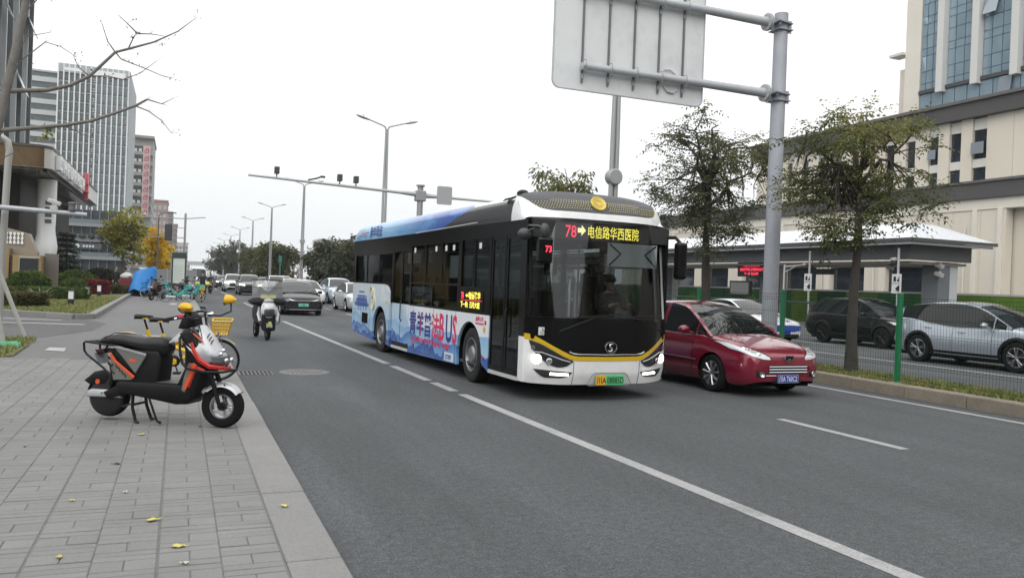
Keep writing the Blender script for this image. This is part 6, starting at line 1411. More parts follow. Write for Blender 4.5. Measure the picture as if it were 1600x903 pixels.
# ---- lawn lights ----
BL=None
for i,(x,y,lab) in enumerate([(-3.85,35.7,'white lawn light with a black foot nearest the front kerb corner'),(-4.04,43.7,'second white lawn light, before the round bush'),(-3.95,48.9,'third white lawn light beside the red leaved hedge'),(-4.2,64.,'farthest white lawn light by the feet of the pedestrians')]):
    if BL is None:
        T=BL=thing('lawn_light',lab,'lawn light',(x,y,.23),0,'white lawn lights along the planting'); b=MB(); b.bb(-.10,.10,-.10,.10,-.02,.24); b.bb(-.115,.115,-.115,.115,.56,.59)
        for sx in (-1,1):
            for sy in (-1,1): b.bb(sx*.102-.01,sx*.102+.01,sy*.10-.012,sy*.10+.012,.24,.56)
        b.build('post',mat('light_black',(.015,.015,.016),.5),T); b=MB(); b.bb(-.098,.098,-.098,.098,.245,.558); b.build('diffuser',mat('diffuser_white',(.78,.78,.76),.4),T)
    else: dup(BL,(x,y,.23),None,lab)
# ---- bus stop light box, far posts ----
T=thing('bus_stop_panel','bus stop light box with a pale route panel in a dark frame beside parked bikes','bus stop sign',(-.02,62.,.1),rad(-8)); T.scale=(.72,.8,.86)
b=MB()
for s in (-1,1): b.bb(s*.60-.06,s*.60+.06,-.12,.12,0,3.3)
b.bb(-.66,.66,-.14,.14,2.98,3.42); b.bb(-.54,.54,-.1,.1,.45,.72); b.build('frame',mat('frame_dark_green',(.02,.045,.04),.4),T)
b=MB(); b.bb(-.535,.535,-.085,.085,.725,2.975); b.build('panel',mat('panel_pale_green',(.55,.60,.55),.35),T)
b=MB()
for i in range(9): b.bb(-.42+i*.09,-.39+i*.09,-.088,-.086,1.1,2.4)
b.bb(.25,.42,-.088,-.086,.8,1.0); b.build('route_print',mat('print_faint',(.42,.47,.43),.5),T)
T=thing('traffic_mast','slim mast with cross arms and a dark signal box above the bus stop panel','mast',(.35,75.,.1))
b=MB(); b.cyl((0,0,0),(0,0,6.6),.09,n=8); b.cyl((-1.0,0,0),(-1.0,0,6.4),.05,n=8); b.tube([(-3.2,0,6.1),(0,0,6.15),(1.6,0,6.35)],.045,6); b.tube([(-3.4,0,4.45),(0,0,4.5)],.04,6); b.tube([(-1.0,0,5.3),(0,0,5.35)],.03,6); b.build('mast',lampm,T)
b=MB(); b.bb(-1.6,-1.05,-.2,.2,4.2,5.6); b.build('signal_box',mat('camera_dark',(.05,.05,.052)),T,bevel=.03)
b=MB(); b.ball((-3.2,0,6.3),.16,10,7); b.ball((-3.4,0,4.6),.14,10,7); b.build('camera',mat('camera_pale',(.5,.5,.49)),T,smooth=60)
T=thing('side_lamp','slim single arm street lamp in front of the yellow ginkgo trees','street lamp',(-2.05,88.,.1))
b=MB(); b.tube([(0,0,0),(0,0,7.0),(.15,0,7.3),(1.0,0,7.45)],[.10,.06,.05,.04],8); b.build('pole',mat('lamp_brown',(.14,.12,.10),.6),T,smooth=60); b=MB(); b.bb(.9,1.6,-.12,.12,7.40,7.5); b.build('lamp_head',mat('lamp_brown',(.14,.12,.10)),T,bevel=.03)
# ---- blue tarpaulin over a cart ----
T=thing('tarpaulin','bright blue tarpaulin draped over an upright load on the walk','tarpaulin',(-1.95,54.9,.1)); T.scale=(.78,.8,.95)
b=MB(); r_=random.Random(4); rows=[]
for k in range(10):
    t=k/9; row=[]
    for j in range(29):
        a=2*pi*j/28; w=.78+.22*t+.05*math.sin(7*a+2*t)*t+.06*noise.noise(V((math.cos(a)*1.5,math.sin(a)*1.5,t*3))); w*= (1 if t>.08 else .8)
        x=w*math.cos(a)-.28*t+.1; y=.42*math.sin(a)*(.8+.5*t); z=1.82-t*1.42+.16*math.cos(a)*(1-t)-.2*max(0,math.cos(a-2.6))*t+.08*math.sin(5*a)*t
        row.append(V((x,y,z)))
    rows.append(row)
b.grid(rows); b.add(rows[0][:-1],[tuple(range(28))]); b.build('sheet',mat('tarp_blue',(.02,.22,.60),.45,var=.12,scale=3,bump=.3,bscale=12),T,smooth=75)
b=MB(); b.bb(-.8,.7,-.3,.3,0,.42); b.build('cart',dark_matt,T,bevel=.05)
b=MB(); b.bb(-.42,.42,-.3,.3,1.75,1.84); b.build('lid',mat('lid_white',(.65,.66,.67),.5),T,bevel=.02)
b=MB(); b.bb(-.4,.4,-.35,.35,0,.95); b.bb(-.35,.35,-.3,.3,.95,1.05); o=b.build('crate_stack',mat('crate_maroon',(.16,.015,.03),.5),loc=(-3.0,55.8,.1),bevel=.02); tag(o,'maroon box standing left of the blue tarpaulin','box')
b=MB(); b.ball((0,0,.15),(.36,.3,.22),14,8,.3,2); o=b.build('sack',mat('sack_pale',(.5,.52,.48),.8),loc=(-3.0,55.75,1.15),smooth=70); tag(o,'pale bundle lying on top of the maroon box','bundle')
T=thing('street_barrier','long grey site fence panel across the walk behind the parked bikes','barrier',(-.8,66.,.1))
for i in range(4):
    b=MB(); b.bb(-2.0+i*1.0,-1.03+i*1.0,-.04,.04,.1,1.75); b.build('panel',mat('barrier_grey',(.24,.25,.25),.6),T)
b=MB(); 
for i in range(5): b.bb(-2.03+i*1.0,-2.0+i*1.0,-.05,.05,0,1.85)
b.build('frame',steel_light,T)
# ---- bus station on the far side of the service road ----
ST=thing('station_shelter','long bus station shelter with a white hipped roof and grey columns','bus station',(0,0,0))
X0,X1,Y0,Y1=25.85,30.4,22.95,75.
roofw=mat('roof_white',(.66,.68,.70),.45,var=.04,scale=.6,dirt='#a9adb0',dirt_amt=.35,dscale=.7)
b=MB(); zE,zR=4.08,4.80
n=18; ysn=frange(Y0,Y1,n)
rows=[]
# roof: four slopes with raised seams
ridge0,ridge1=(X0+1.5,Y0+1.6),(X1-1.5,Y0+1.6)
b.add([(X0,Y0,zE),(X1,Y0,zE),(X1-1.5,Y0+1.6,zR),(X0+1.5,Y0+1.6,zR),(X0,Y1,zE),(X1,Y1,zE),(X0+1.5,Y1,zR),(X1-1.5,Y1,zR)],[(0,1,2,3),(0,3,6,4),(1,5,7,2),(3,2,7,6)])
b.build('roof',roofw,ST)
b=MB()
for y in frange(Y0+1.6,Y1,26): b.tube([(X0+.03,y,zE+.02),(X0+1.5,y,zR+.01)],.022,4)
for k in range(1,6): 
    t=k/6; b.tube([(X0+t*(X1-X0),Y0+.03,zE+.02),(X0+1.5+t*(X1-X0-3),Y0+1.6,zR+.01)],.022,4)
b.build('roof_seam',mat('seam_pale',(.60,.62,.64),.4),ST,kind='stuff')
b=MB(); b.bb(X0-.05,X0+.02,Y0-.05,Y1,zE-.13,zE+.0); b.bb(X0+.02,X1+.05,Y0-.05,Y0+.02,zE-.13,zE); b.build('gutter',mat('gutter_dark',(.07,.075,.08),.5),ST)
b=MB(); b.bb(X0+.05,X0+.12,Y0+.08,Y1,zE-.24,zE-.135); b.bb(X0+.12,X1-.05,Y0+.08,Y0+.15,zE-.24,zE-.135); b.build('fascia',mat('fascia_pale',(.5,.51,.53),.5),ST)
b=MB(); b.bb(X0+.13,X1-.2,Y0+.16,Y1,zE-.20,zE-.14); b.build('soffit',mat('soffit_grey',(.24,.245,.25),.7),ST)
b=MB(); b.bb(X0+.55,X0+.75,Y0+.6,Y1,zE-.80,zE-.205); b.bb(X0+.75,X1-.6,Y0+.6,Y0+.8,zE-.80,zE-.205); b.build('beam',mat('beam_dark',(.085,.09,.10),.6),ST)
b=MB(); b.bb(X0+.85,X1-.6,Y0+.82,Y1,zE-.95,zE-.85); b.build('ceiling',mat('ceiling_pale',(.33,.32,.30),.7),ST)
for y in (Y0+.9,Y0+11,Y0+21,Y0+31,Y0+41):
    b=MB(); b.bb(28.35,29.0,y,y+.8,.05,zE-.82); b.build('column',mat('column_dark',(.15,.165,.185),.5),ST,bevel=.02); b=MB(); b.bb(29.005,29.5,y+.05,y+.75,.05,zE-.82); b.build('column',mat('column_pale',(.5,.52,.54),.5),ST,bevel=.02)
plat=sheet('station_platform',[(25.2,18),(31,18),(31,90),(25.2,90)],.3,granite,th=.3)
def led_board():
    T=thing('information_board','black board with three rows of glowing red text hanging under the station roof','display board',(27.4,34.2,2.60))
    # board faces the road: its plane is along Y, seen from -X
    b=MB(); b.bb(-.06,.06,-1.12,1.12,-.02,.72); b.build('housing',mat('board_black',(.01,.01,.011),.4),T,bevel=.01)
    b=MB()
    for y in (-.6,.6): b.cyl((0,y,.7),(0,y,1.3),.03,n=8)
    b.build('hanger',mat('board_black',(.01,.01,.011)),T)
    for z,t,s in ((.50,'欢迎乘坐公交车',.19),(.28,'请有序排队文明乘车出行',.17),(.06,'下一班 约3分钟',.17)):
        text('display_text',t,s,led_r,frame((-.064,0,z),(0,-1,0),(0,0,1)),T,bold=.004,align='CENTER')
    return T
led_board()
T=thing('dark_screen','dark unlit display screen hanging under the station roof left of the tree','display screen',(27.4,29.4,2.75)); b=MB(); b.bb(-.05,.05,-.85,.85,-.05,.22); b.build('screen',mat('board_black',(.01,.01,.011)),T); b=MB(); 
for y in (-.5,.5): b.cyl((0,y,.2),(0,y,.95),.02,n=6)
b.build('hanger',mat('board_black',(.01,.01,.011)),T)
T=thing('platform_screen','square screen in a black frame standing on the platform left of the sign pole','display screen',(26.0,33.3,.3)); b=MB(); b.bb(-.07,.07,-.80,.80,1.28,2.02); b.cyl((0,0,0),(0,0,1.3),.06,n=10); b.build('frame',mat('board_black',(.01,.01,.011)),T,bevel=.01); b=MB(); b.bb(-.078,-.071,-.70,.70,1.36,1.94); b.build('screen',mat('screen_grey',(.16,.165,.16),.2),T)
for y,lab in ((28.6,'white station sign with two arrows between pole and tree'),(23.75,'white station sign with two arrows right of the tree trunk')):
    T=thing('arrow_sign',lab,'sign',(26.05,y,.3),0,'white arrow signs at the station'); b=MB(); b.cyl((0,0,0),(0,0,3.4),.045,n=8); b.build('post',steel_light,T); b=MB(); b.bb(-.075,-.05,-.22,.22,1.62,2.38); b.build('panel',mat('sign_white2',(.66,.67,.67),.5),T)
    b=MB(); f=lambda a,c,t:(t,-a,c)
    b.prism([(-.15,1.70),(.05,1.72),(-.05,1.80),(.12,1.95),(.16,1.9),(.16,1.7)],f,-.080,-.0755); b.prism([(-.14,2.08),(-.02,2.08),(-.02,2.28),(-.14,2.28)],f,-.080,-.0755); b.prism([(.04,2.08),(.14,2.08),(.14,2.28),(.1,2.28),(.1,2.18),(.04,2.18)],f,-.080,-.0755); b.bb(-.08,-.0755,-.2,.2,2.0,2.02); b.build('symbol',ink,T)
T=thing('camera_post','short white post with a side arm camera on top of the green fence post','camera post',(11.98,13.9,.19)); b=MB(); b.tube([(0,0,1.62),(0,0,2.15)],.018,8); b.tube([(0,0,2.1),(.16,-.25,2.13),(.2,-.35,2.15)],.014,6); b.tube([(0,0,1.98),(.12,-.2,2.11)],.010,6); b.build('post',mat('plastic_white',(.6,.6,.6)),T); b=MB(); b.ball((.21,-.36,2.15),.035,10,7); b.build('camera',mat('plastic_white',(.6,.6,.6)),T,smooth=60)
for i,(x,y,z,lab) in enumerate([(27.4,25.4,3.02,'white camera on the beam end near the grey column'),(28.2,23.7,3.1,'white camera bracketed on the grey station column'),(28.2,23.7,2.75,'lower white camera on the grey station column')]):
    T=thing('station_camera',lab,'camera',(x,y,z),0,'cameras around the station end'); b=MB(); b.box((0,0,0),(.16,.36,.15),Matrix.Rotation(rad(18),3,'X')); b.bb(-.02,.12,-.02,.02,.02,.14); b.build('camera_body',mat('camera_pale',(.5,.5,.49)),T,bevel=.02)
for x,y,lab in ((26.5,27.0,'black dome camera hanging under the station eave corner'),(26.5,41.5,'black dome camera hanging near the left tree')):
    T=thing('dome_camera',lab,'camera',(x-.4,y-3 if y<30 else y,3.2),0,'dome cameras under the station eave'); b=MB(); b.cyl((0,0,.1),(0,0,.7),.02,n=6); b.ball((0,0,-.02),(.14,.14,.17),14,9); b.build('dome',mat('camera_dark',(.05,.05,.052)),T,smooth=60); b=MB(); b.lathe([(.15,.02),(.16,.1),(.05,.14)],14); b.build('collar',mat('camera_pale',(.5,.5,.49)),T)
T=thing('route_map_case','green framed route map case standing on the platform by the black SUV','notice board',(25.7,25.35,.3)); b=MB(); b.bb(-.06,.06,-.75,.75,.25,1.45); b.build('frame',mat('case_green',(.015,.05,.03),.4),T,bevel=.01); b=MB(); b.bb(-.072,-.061,-.6,.6,.36,1.36); b.build('map',mat('map_pale',(.42,.47,.42),.4),T)
b=MB(); r_=random.Random(2)
for i in range(28): y=r_.uniform(-.52,.45); z=r_.choice([.95,1.1,1.2]) if i<18 else r_.uniform(.45,.75); b.bb(-.076,-.0725,y,y+r_.uniform(.03,.07),z-r_.uniform(.05,.12),z)
b.build('map_print',mat('map_print',(.12,.17,.14),.5),T)
# green hoarding behind the station: one board per bay
HD=thing('green_hoarding','long green site hoarding with a pale top rail along the building front','hoarding',(31.6,0,0))
gms=[mat('hoarding_green',(.022,.12,.035),.6,var=.25,scale=1.4),mat('hoarding_lime',(.10,.19,.02),.6,var=.3,scale=1.),mat('hoarding_dark',(.012,.065,.028),.6,var=.2,scale=1.5)]
r_=random.Random(11); bm_=[]
for k in range(3): 
    b=MB(); b.bb(-.03,.03,.02,1.98,.1,1.98); bm_.append(b)
proto={}
for i in range(34):
    k=r_.choice([0,0,2,2,1]); y=14+2*i
    if k not in proto: proto[k]=bm_[k].build('hoarding_board',gms[k],HD,loc=(0,y,0))
    else: o=proto[k].copy(); COL.objects.link(o); o.parent=HD; o.location=(0,y,0)
for i in range(0,34,3):
    y=14+2*i; b=MB(); b.prism([(y+.1,.5),(y+1.2,1.7),(y+2.6,1.2),(y+3.9,.5)],lambda a,c,t:(t,a,c),-.036,-.0315); b.build('printed_hill',gms[1],HD)
b=MB(); b.bb(-.05,.05,14,82,1.985,2.06); b.build('top_rail',mat('rail_pale',(.45,.46,.44),.5),HD)
T=thing('platform_rail','green platform railing with a handrail in front of the hoarding','railing',(25.35,0,.3)); b=MB(); b.tube([(0,18,1.1),(0,75,1.1)],.04,8); b.build('handrail',mat('case_green',(.015,.05,.03)),T)
p_=None
for y in frange(18,75,24):
    if p_ is None: b=MB(); b.cyl((0,0,0),(0,0,1.1),.035,n=8); p_=b.build('baluster',mat('case_green',(.015,.05,.03)),T,loc=(0,y,0))
    else: o=p_.copy(); COL.objects.link(o); o.parent=T; o.location=(0,y,0)
# low green and white rail far along the median
T=thing('far_rail','low green railing far along the median under the dark trees','railing',(12.0,0,.2))
for i in range(22):
    y=62+i*4
    b=MB(); b.bb(-.03,.03,0,.08,0,1.15); b.bb(-.02,.02,.08,3.9,.95,1.12); b.bb(-.02,.02,.08,3.9,.3,.4); 
    if i==0: q_=b.build('rail_section',fg,T,loc=(0,y,0))
    else: o=q_.copy(); COL.objects.link(o); o.parent=T; o.location=(0,y,0)
b=MB(); b.box((0,0,0),(.9,.3,.35)); o=b.build('stop_light',mat('signal_red',(.4,.02,.03),.4,emit=(1,.05,.1),estr=.8),loc=(12.1,150,3.6)); tag(o,'small red light glowing low between the distant trees','traffic light')
b=MB(); b.cyl((0,0,-3.2),(0,0,.6),.07,n=6); b.box((0,0,.5),(.4,.3,.9)); o=b.build('signal_post',mat('signal_green',(.02,.2,.14),.4),loc=(12.4,112,3.4)); tag(o,'small green signal post standing before the distant trees','signal')
# far overpass across the road
b=MB(); b.bb(-40,60,0,8,7.0,9.0); b.bb(-40,60,-.3,8.3,9.0,9.9)
for x in (-12,6,18,32): b.bb(x-1,x+1,3,5,0,7)
o=b.build('overpass',mat('concrete_far',(.36,.37,.37),.8),loc=(0,640,0)); o['kind']='structure'
# ================= buildings =================
stone=mat('beige_stone',(.66,.615,.53),.75,var=.07,scale=.5,dirt='#b0a48f',dirt_amt=.3,dscale=.25); stone_l=mat('pale_stone',(.69,.655,.58),.7,var=.06,scale=.4); stone_w=mat('white_panel',(.62,.61,.57),.6)
band_m=mat('band_charcoal',(.075,.072,.073),.5,var=.08,scale=.4); band_t=mat('band_cap',(.12,.115,.112),.5)
gl_t=mat('tower_glass',(.30,.40,.47),.06,.35,spec=.9,var=.12,scale=.25); gl_d=mat('window_glass_dark',(.02,.027,.037),.06,spec=.9,var=.35,scale=.7)
mul=mat('mullion_dark',(.06,.065,.07),.5)
HB=thing('office_building','beige stone building with charcoal bands and a glass tower beyond the bus station','building',(38,0,0))
def bx(name,m,*a,parent=HB,bevel=0.):
    b=MB(); b.bb(*a); return b.build(name,m,parent,bevel=bevel)
# podium (local x=0 is the street face); upper block ends at y=47.3, lower goes on
UW=[(32.32,32.91),(30.93,31.63),(29.45,30.26),(33.82,34.44),(35.25,35.90),(36.66,37.19),(37.94,38.56),(39.3,39.9),(40.7,41.3),(42.2,42.75),(43.7,44.2)]
ys=sorted({12.,47.3,*[w[0] for w in UW],*[w[1] for w in UW]}); k=0
for a,c in zip(ys,ys[1:]):
    if any(abs(a-w[0])<1e-6 for w in UW):
        bx('window_recess',stone_l,.25,.6,a,c,7.96,11.25); bx('window',gl_d,.16,.22,a+.02,c-.02,9.12,10.62); bx('window',gl_d,.16,.22,a+.02,c-.02,7.98,8.66); bx('window_panel',stone_w,.06,.24,a+.01,c-.01,8.67,9.11); bx('window_panel',stone_w,.10,.24,a+.01,c-.01,10.63,11.22)
    else: 
        n=max(1,round((c-a)/1.5))
        for i in range(n): bx('stone_panel',stone,0,.5,a+(c-a)*i/n+.008,a+(c-a)*(i+1)/n-.008,7.96,11.25)
o=bx('open_sash',mat('sash_glass',(.30,.34,.38),.1,.3),-.18,-.14,29.5,30.2,9.35,9.95); bx('open_sash',mat('sash_glass',(.30,.34,.38)),-.16,-.12,32.38,32.86,9.4,9.9)
bx('wall_core',stone,.62,14,12,47.25,0,12.1); bx('wall_core',stone,.62,14,47.3,66,0,7.0)
bx('end_wall',stone,.02,14,47.26,47.3,7.97,11.25)
bx('cornice',band_m,-.35,14,12,47.7,11.26,12.05); bx('cornice_cap',band_t,-.5,14,12,47.85,12.055,12.22)
bx('band',band_m,-.22,1,12,66.3,7.02,7.82); bx('band_cap',band_t,-.32,1,12,66.4,7.825,7.95)
bx('frieze',stone_l,-.05,.5,12,66,6.45,7.01)
LW=[(41.11,44.11),(37.14,39.88),(32.02,35.56),(45.73,48.5),(50.2,53.),(54.5,57.3)]
ys=sorted({28.2,66.,*[w[0] for w in LW],*[w[1] for w in LW],29.6,31.2})
for a,c in zip(ys,ys[1:]):
    if any(abs(a-w[0])<1e-6 for w in LW):
        n=max(1,round((c-a)/1.8)); 
        for i in range(n): bx('stone_panel',stone,0,.5,a+(c-a)*i/n+.01,a+(c-a)*(i+1)/n-.01,3.58,6.44)
        bx('window',gl_d,.3,.36,a+.02,c-.02,1.2,3.57); bx('window_sill',stone_l,-.03,.5,a,c,.9,1.19); bx('base_panel',stone,0,.5,a,c,0,.89)
    else:
        bx('pier',stone,-.0,.5,a+.008,c-.008,0,6.44)
        if c-a>1.0:
            bx('pilaster',stone_l,-.12,-.005,a+.15,a+.4,0,6.44)
for y in (30.4,36.35,40.5,45.0):
    b=MB(); b.cyl((-.12,y,.6),(-.12,y,5.6),.05,n=8); b.build('rain_pipe',stone_w,HB)
bx('recess_wall',mat('shaded_recess_stone',(.38,.35,.30),.8),3.5,3.9,12,28.15,0,6.44); bx('entrance_canopy',mat('canopy_dark',(.05,.05,.052),.5),.6,3.4,22,27.4,3.8,3.95)  # recess wall: stone colour darkened to carry the shade of the recess
# glass tower above: real panes between stone fins
TX=.7
bx('tower_edge',stone_l,TX-.05,12,34.3,35.35,12.23,33); bx('tower_edge_cap',stone,TX+.3,10,35.36,36.0,12.23,15.2); bx('tower_ledge',stone_w,TX-.3,TX+.5,35.36,36.3,15.9,16.05)
bx('tower_core',mat('core_dark',(.10,.13,.16),.6),TX+.16,12,12,34.28,12.23,33)
bx('strip_head',mul,TX-.12,TX+.15,12,34.29,13.36,13.56)
fins=[32.75,30.62,28.4,26.2,24.0]
edges=[34.29]+fins+[21.8]
for f in fins:
    b=MB(); b.bb(TX-.38,TX+.14,f-.2,f+.2,13.2,33); b.build('fin',mat('fin_white',(.60,.60,.58),.5),HB); bx('fin_edge',mat('fin_grey',(.36,.37,.37),.5),TX-.36,TX+.12,f+.201,f+.24,13.22,33)
zl=[13.57]
while zl[-1]<24: zl+= [zl[-1]+.42,zl[-1]+.42+.9 if len(zl)==1 else zl[-1]+1.25]
zr=[13.57,13.95,14.62,15.50,15.92,16.65,17.30,17.74,18.45,19.12,19.56,20.3,21.0,21.4,22.2,23,23.4,24.2]
for a,c in zip(edges,edges[1:]):
    hi,lo=(a-.22 if a<34 else a-.03),(c+.25); w=hi-lo; cuts=[hi,hi-w*.28,hi-w*.62,lo]
    for c0,c1 in zip(cuts,cuts[1:]):
        for z0,z1 in zip(zr,zr[1:]):
            t=(int(c0*7+z0*13)%5)*.0025; b=MB(); b.add([(TX-.0+t,c1+.02,z0+.015),(TX+.004-t,c0-.02,z0+.015),(TX+.002+t,c0-.02,z1-.015),(TX-t,c1+.02,z1-.015),(TX+.1,c1+.02,z0+.015),(TX+.1,c0-.02,z0+.015),(TX+.1,c0-.02,z1-.015),(TX+.1,c1+.02,z1-.015)],[(0,1,2,3),(0,4,5,1),(1,5,6,2),(2,6,7,3),(3,7,4,0)]); b.build('glass_pane',gl_t,HB)
y=34.25
while y>22:
    b=MB(); b.bb(TX-.01,TX+.09,y-.72,y-.02,12.26,13.33); b.build('glass_pane',gl_t,HB); y-=.75
b=MB(); b.box((TX-.18,29.9,17.2),(.04,.75,1.0),Matrix.Rotation(rad(16),3,'Y')); b.build('open_sash',mat('sash_glass',(.30,.34,.38)),HB)
b=MB(); b.box((TX-.16,29.0,12.85),(.04,.7,.9),Matrix.Rotation(rad(12),3,'Y')); b.build('open_sash',mat('sash_glass',(.30,.34,.38)),HB)
# ---- left: tower with white fins ----
conc=mat('tower_grey',(.32,.345,.35),.6,var=.08,scale=.1); tg=mat('tower_dark_glass',(.06,.08,.09),.15,spec=.8,var=.5,scale=.35); tg2=mat('tower_mid_glass',(.12,.155,.165),.15,spec=.8,var=.4,scale=.3); finw=mat('tower_fin',(.60,.62,.62),.5)
TW=thing('office_tower','tall grey tower with white vertical fins and a plain side wall','building',(0,250,0))
xl,xr,zt,z0=-31.9,-14.7,56.6,16.8; N=13; 
b=MB(); b.bb(xl,xr,.6,34,z0-.2,zt-.1); b.build('core',conc,TW)
b=MB(); b.bb(xr+.0,xr+.35,.2,34,z0-.4,zt); b.build('side_wall',mat('tower_side',(.33,.36,.37),.7,var=.06,scale=.1),TW)
fl=[z0+i*2.72 for i in range(15)]; sp_=(xr-xl)/N; pane={}
for i in range(N):
    for j,z in enumerate(fl[:-1]):
        x=xl+sp_*i; dark=(i<5 or (i in(5,6)))
        key=(dark,)
        if key not in pane: q=MB(); q.bb(-.0,sp_-.34,.3,.5,0,1.75 if dark else 2.05); pane[key]=q.build('window',tg if dark else tg2,TW,loc=(x+.17,0,z+.35))
        else: o=pane[key].copy(); COL.objects.link(o); o.parent=TW; o.location=(x+.17,0,z+.35)
        if i==6:
            q=MB(); q.bb(x+.25,x+sp_-.25,.2,.32,z+.5,z+.62); q.bb(x+.25,x+sp_-.25,.2,.32,z+1.3,z+1.4); q.bb(x+.65,x+.75,.2,.32,z+.63,z+1.29); q.build('window_frame',finw,TW)
f0=None
for i in range(N+1):
    x=xl+sp_*i
    if f0 is None: q=MB(); q.bb(-.16,.16,-.35,.29,z0-.3,zt); f0=q.build('fin',finw,TW,loc=(x,0,0))
    else: o=f0.copy(); COL.objects.link(o); o.parent=TW; o.location=(x,0,0)
for z in fl: q=MB(); q.bb(xl+.2,xr-.2,.22,.58,z-.25,z+.05); q.build('spandrel',mat('spandrel_grey',(.30,.33,.34),.6),TW)
b=MB(); b.bb(xl,xr,-.3,.6,zt-2.2,zt+.1); b.build('parapet',mat('spandrel_grey',(.30,.33,.34)),TW)
b=MB(); b.bb(xl+1.5,xl+6,-.36,-.31,zt-1.7,zt-.9); b.bb(xl+8.2,xr-.8,-.36,-.31,zt-2.3,zt-.8); b.build('crown_glass',mat('crown_pale',(.66,.68,.68),.4),TW)
# dark podium in front of the tower
PD=thing('glass_podium','low dark glass building with terraces below the finned tower','building',(0,150,0))
b=MB(); b.bb(-24,-8.4,2,16,0,11.4); b.build('core',mat('podium_dark',(.035,.045,.055),.25,spec=.7,var=.3,scale=.3),PD)
for z,x1 in ((3.2,-8.0),(6.1,-8.6),(8.6,-9.6)): b=MB(); b.bb(-24,x1,.8,2,z,z+.5); b.build('terrace',mat('terrace_grey',(.20,.22,.235),.6),PD); b=MB(); b.bb(-24,x1-.1,.9,1.0,z+.5,z+1.2); b.build('balustrade',mat('balustrade_glass',(.15,.18,.19),.2),PD)
for i in range(12): b=MB(); b.bb(-23+i*1.3,-22.9+i*1.3,1.6,2,0,11.4); b.build('mullion',mat('terrace_grey',(.20,.22,.235)),PD)
b=MB(); b.bb(-16.2,-12.0,.5,.8,4.9,5.8); so_=b.build('name_board',mat('board_slate',(.06,.07,.075),.5),PD); b=MB()
b.disc((-15.6,.49,5.35),.32,(0,-1,0),16,.02)
for i in range(4): b.bb(-14.8+i*.45,-14.5+i*.45,.46,.5,5.2,5.5)
b.build('board_marks',mat('board_white',(.6,.62,.62),.5),so_)
for i in range(7): 
    b=MB(); b.ball((-19+i*1.35,.6,7.0),(.55,.4,.45),10,7,.3,i); b.build('planter_shrub',mat('planter_green',(.03,.04,.03),.8),PD)
# slab with ribbon windows left of the tower
SB=thing('ribbon_block','grey block with horizontal ribbon windows left of the finned tower','building',(0,258,0))
b=MB(); b.bb(-44,-32.2,.5,14,0,55.5); b.build('core',mat('ribbon_glass',(.045,.065,.07),.15,spec=.8,var=.4,scale=.4),SB)
for i in range(17):
    b=MB(); b.bb(-44.2,-32.1,0,.5,4+3.05*i,5.35+3.05*i); b.build('spandrel',mat('ribbon_white',(.42,.44,.44),.6),SB)
b=MB(); b.bb(-44.2,-32.1,0,14,55.5,56.0); b.build('roof',conc,SB)
# balcony block with the red sign
BB=thing('balcony_block','pale grey residential block with balconies and a tall red sign strip','building',(0,300,0))
wl=mat('block_grey',(.33,.32,.30),.8,var=.08,scale=.15)
b=MB(); b.bb(-18.5,-9.5,1.2,27,0,46.8); b.build('wall',wl,BB); b=MB(); b.bb(-18.8,-9.2,-.3,27.3,46.0,46.9); b.build('roof',mat('block_roof',(.25,.24,.22),.8),BB)
for i in range(12):
    z=3.2+3.45*i
    b=MB(); b.bb(-15.6,-11.6,1.05,1.25,z+.1,z+2.35); b.build('window',tg,BB)
    b=MB(); b.bb(-18.5,-9.5,-.2,1.2,z-.75,z); b.bb(-18.5,-9.5,-.25,-.2,z-.75,z+.35); b.build('balcony',wl,BB)
    for x in (-14.9,-13.4): b=MB(); b.bb(x-.45,x+.45,-.1,.6,z+.3,z+1.3); b.build('air_conditioner',mat('unit_white',(.62,.63,.62),.5),BB)
    for y in (4,10,16,22): b=MB(); b.bb(-9.5,-9.42,y,y+2.2,z+.4,z+2.0); b.build('window',tg,BB)
b=MB(); b.bb(-12.5,-10.3,-.45,-.26,19.5,43.5); sg=b.build('sign_strip',mat('sign_pink',(.58,.44,.44),.5),BB)
b=MB()
for i in range(9): z=20.2+i*2.6; b.bb(-12.1,-10.7,-.50,-.45,z,z+.35); b.bb(-12.1,-10.7,-.50,-.45,z+.85,z+1.15); b.bb(-12.1,-11.8,-.50,-.45,z+.36,z+.84); b.bb(-11.0,-10.7,-.50,-.45,z+.36,z+1.9); b.bb(-11.6,-11.3,-.50,-.45,z+1.16,z+1.9)
b.build('sign_mark',mat('sign_red',(.50,.13,.16),.5),sg)
def block(name,label,x0,x1,y0,y1,h,wm_,gm2,nx,nz,side=0,roof=None):
    T=thing(name,label,'building',(0,y0,0)); b=MB(); b.bb(x0,x1,0,y1-y0,0,h); b.build('wall',wm_,T)
    dx,dz=(x1-x0)/nx,(h-2)/nz
    w0=None
    for i in range(nx):
        for j in range(nz):
            if w0 is None: q=MB(); q.bb(dx*.18,dx*.82,-.12,.0,dz*.25,dz*.8); w0=q.build('window',gm2,T,loc=(x0,0,1))
            else: o=w0.copy(); COL.objects.link(o); o.parent=T; o.location=(x0+dx*i,0,1+dz*j)
    if side:
        w1=None; dy=(y1-y0)/side; xs=x1 if side>0 else x0
        for i in range(side):
            for j in range(nz):
                if w1 is None: q=MB(); q.bb(.0,.12,dy*.25,dy*.75,dz*.25,dz*.8); w1=q.build('window',gm2,T,loc=(x1,0,1))
                else: o=w1.copy(); COL.objects.link(o); o.parent=T; o.location=(x1,dy*i,1+dz*j)
    q=MB(); q.bb(x0-.3,x1+.3,-.3,y1-y0+.3,h,h+.7); q.build('roof',roof or wm_,T)
    return T
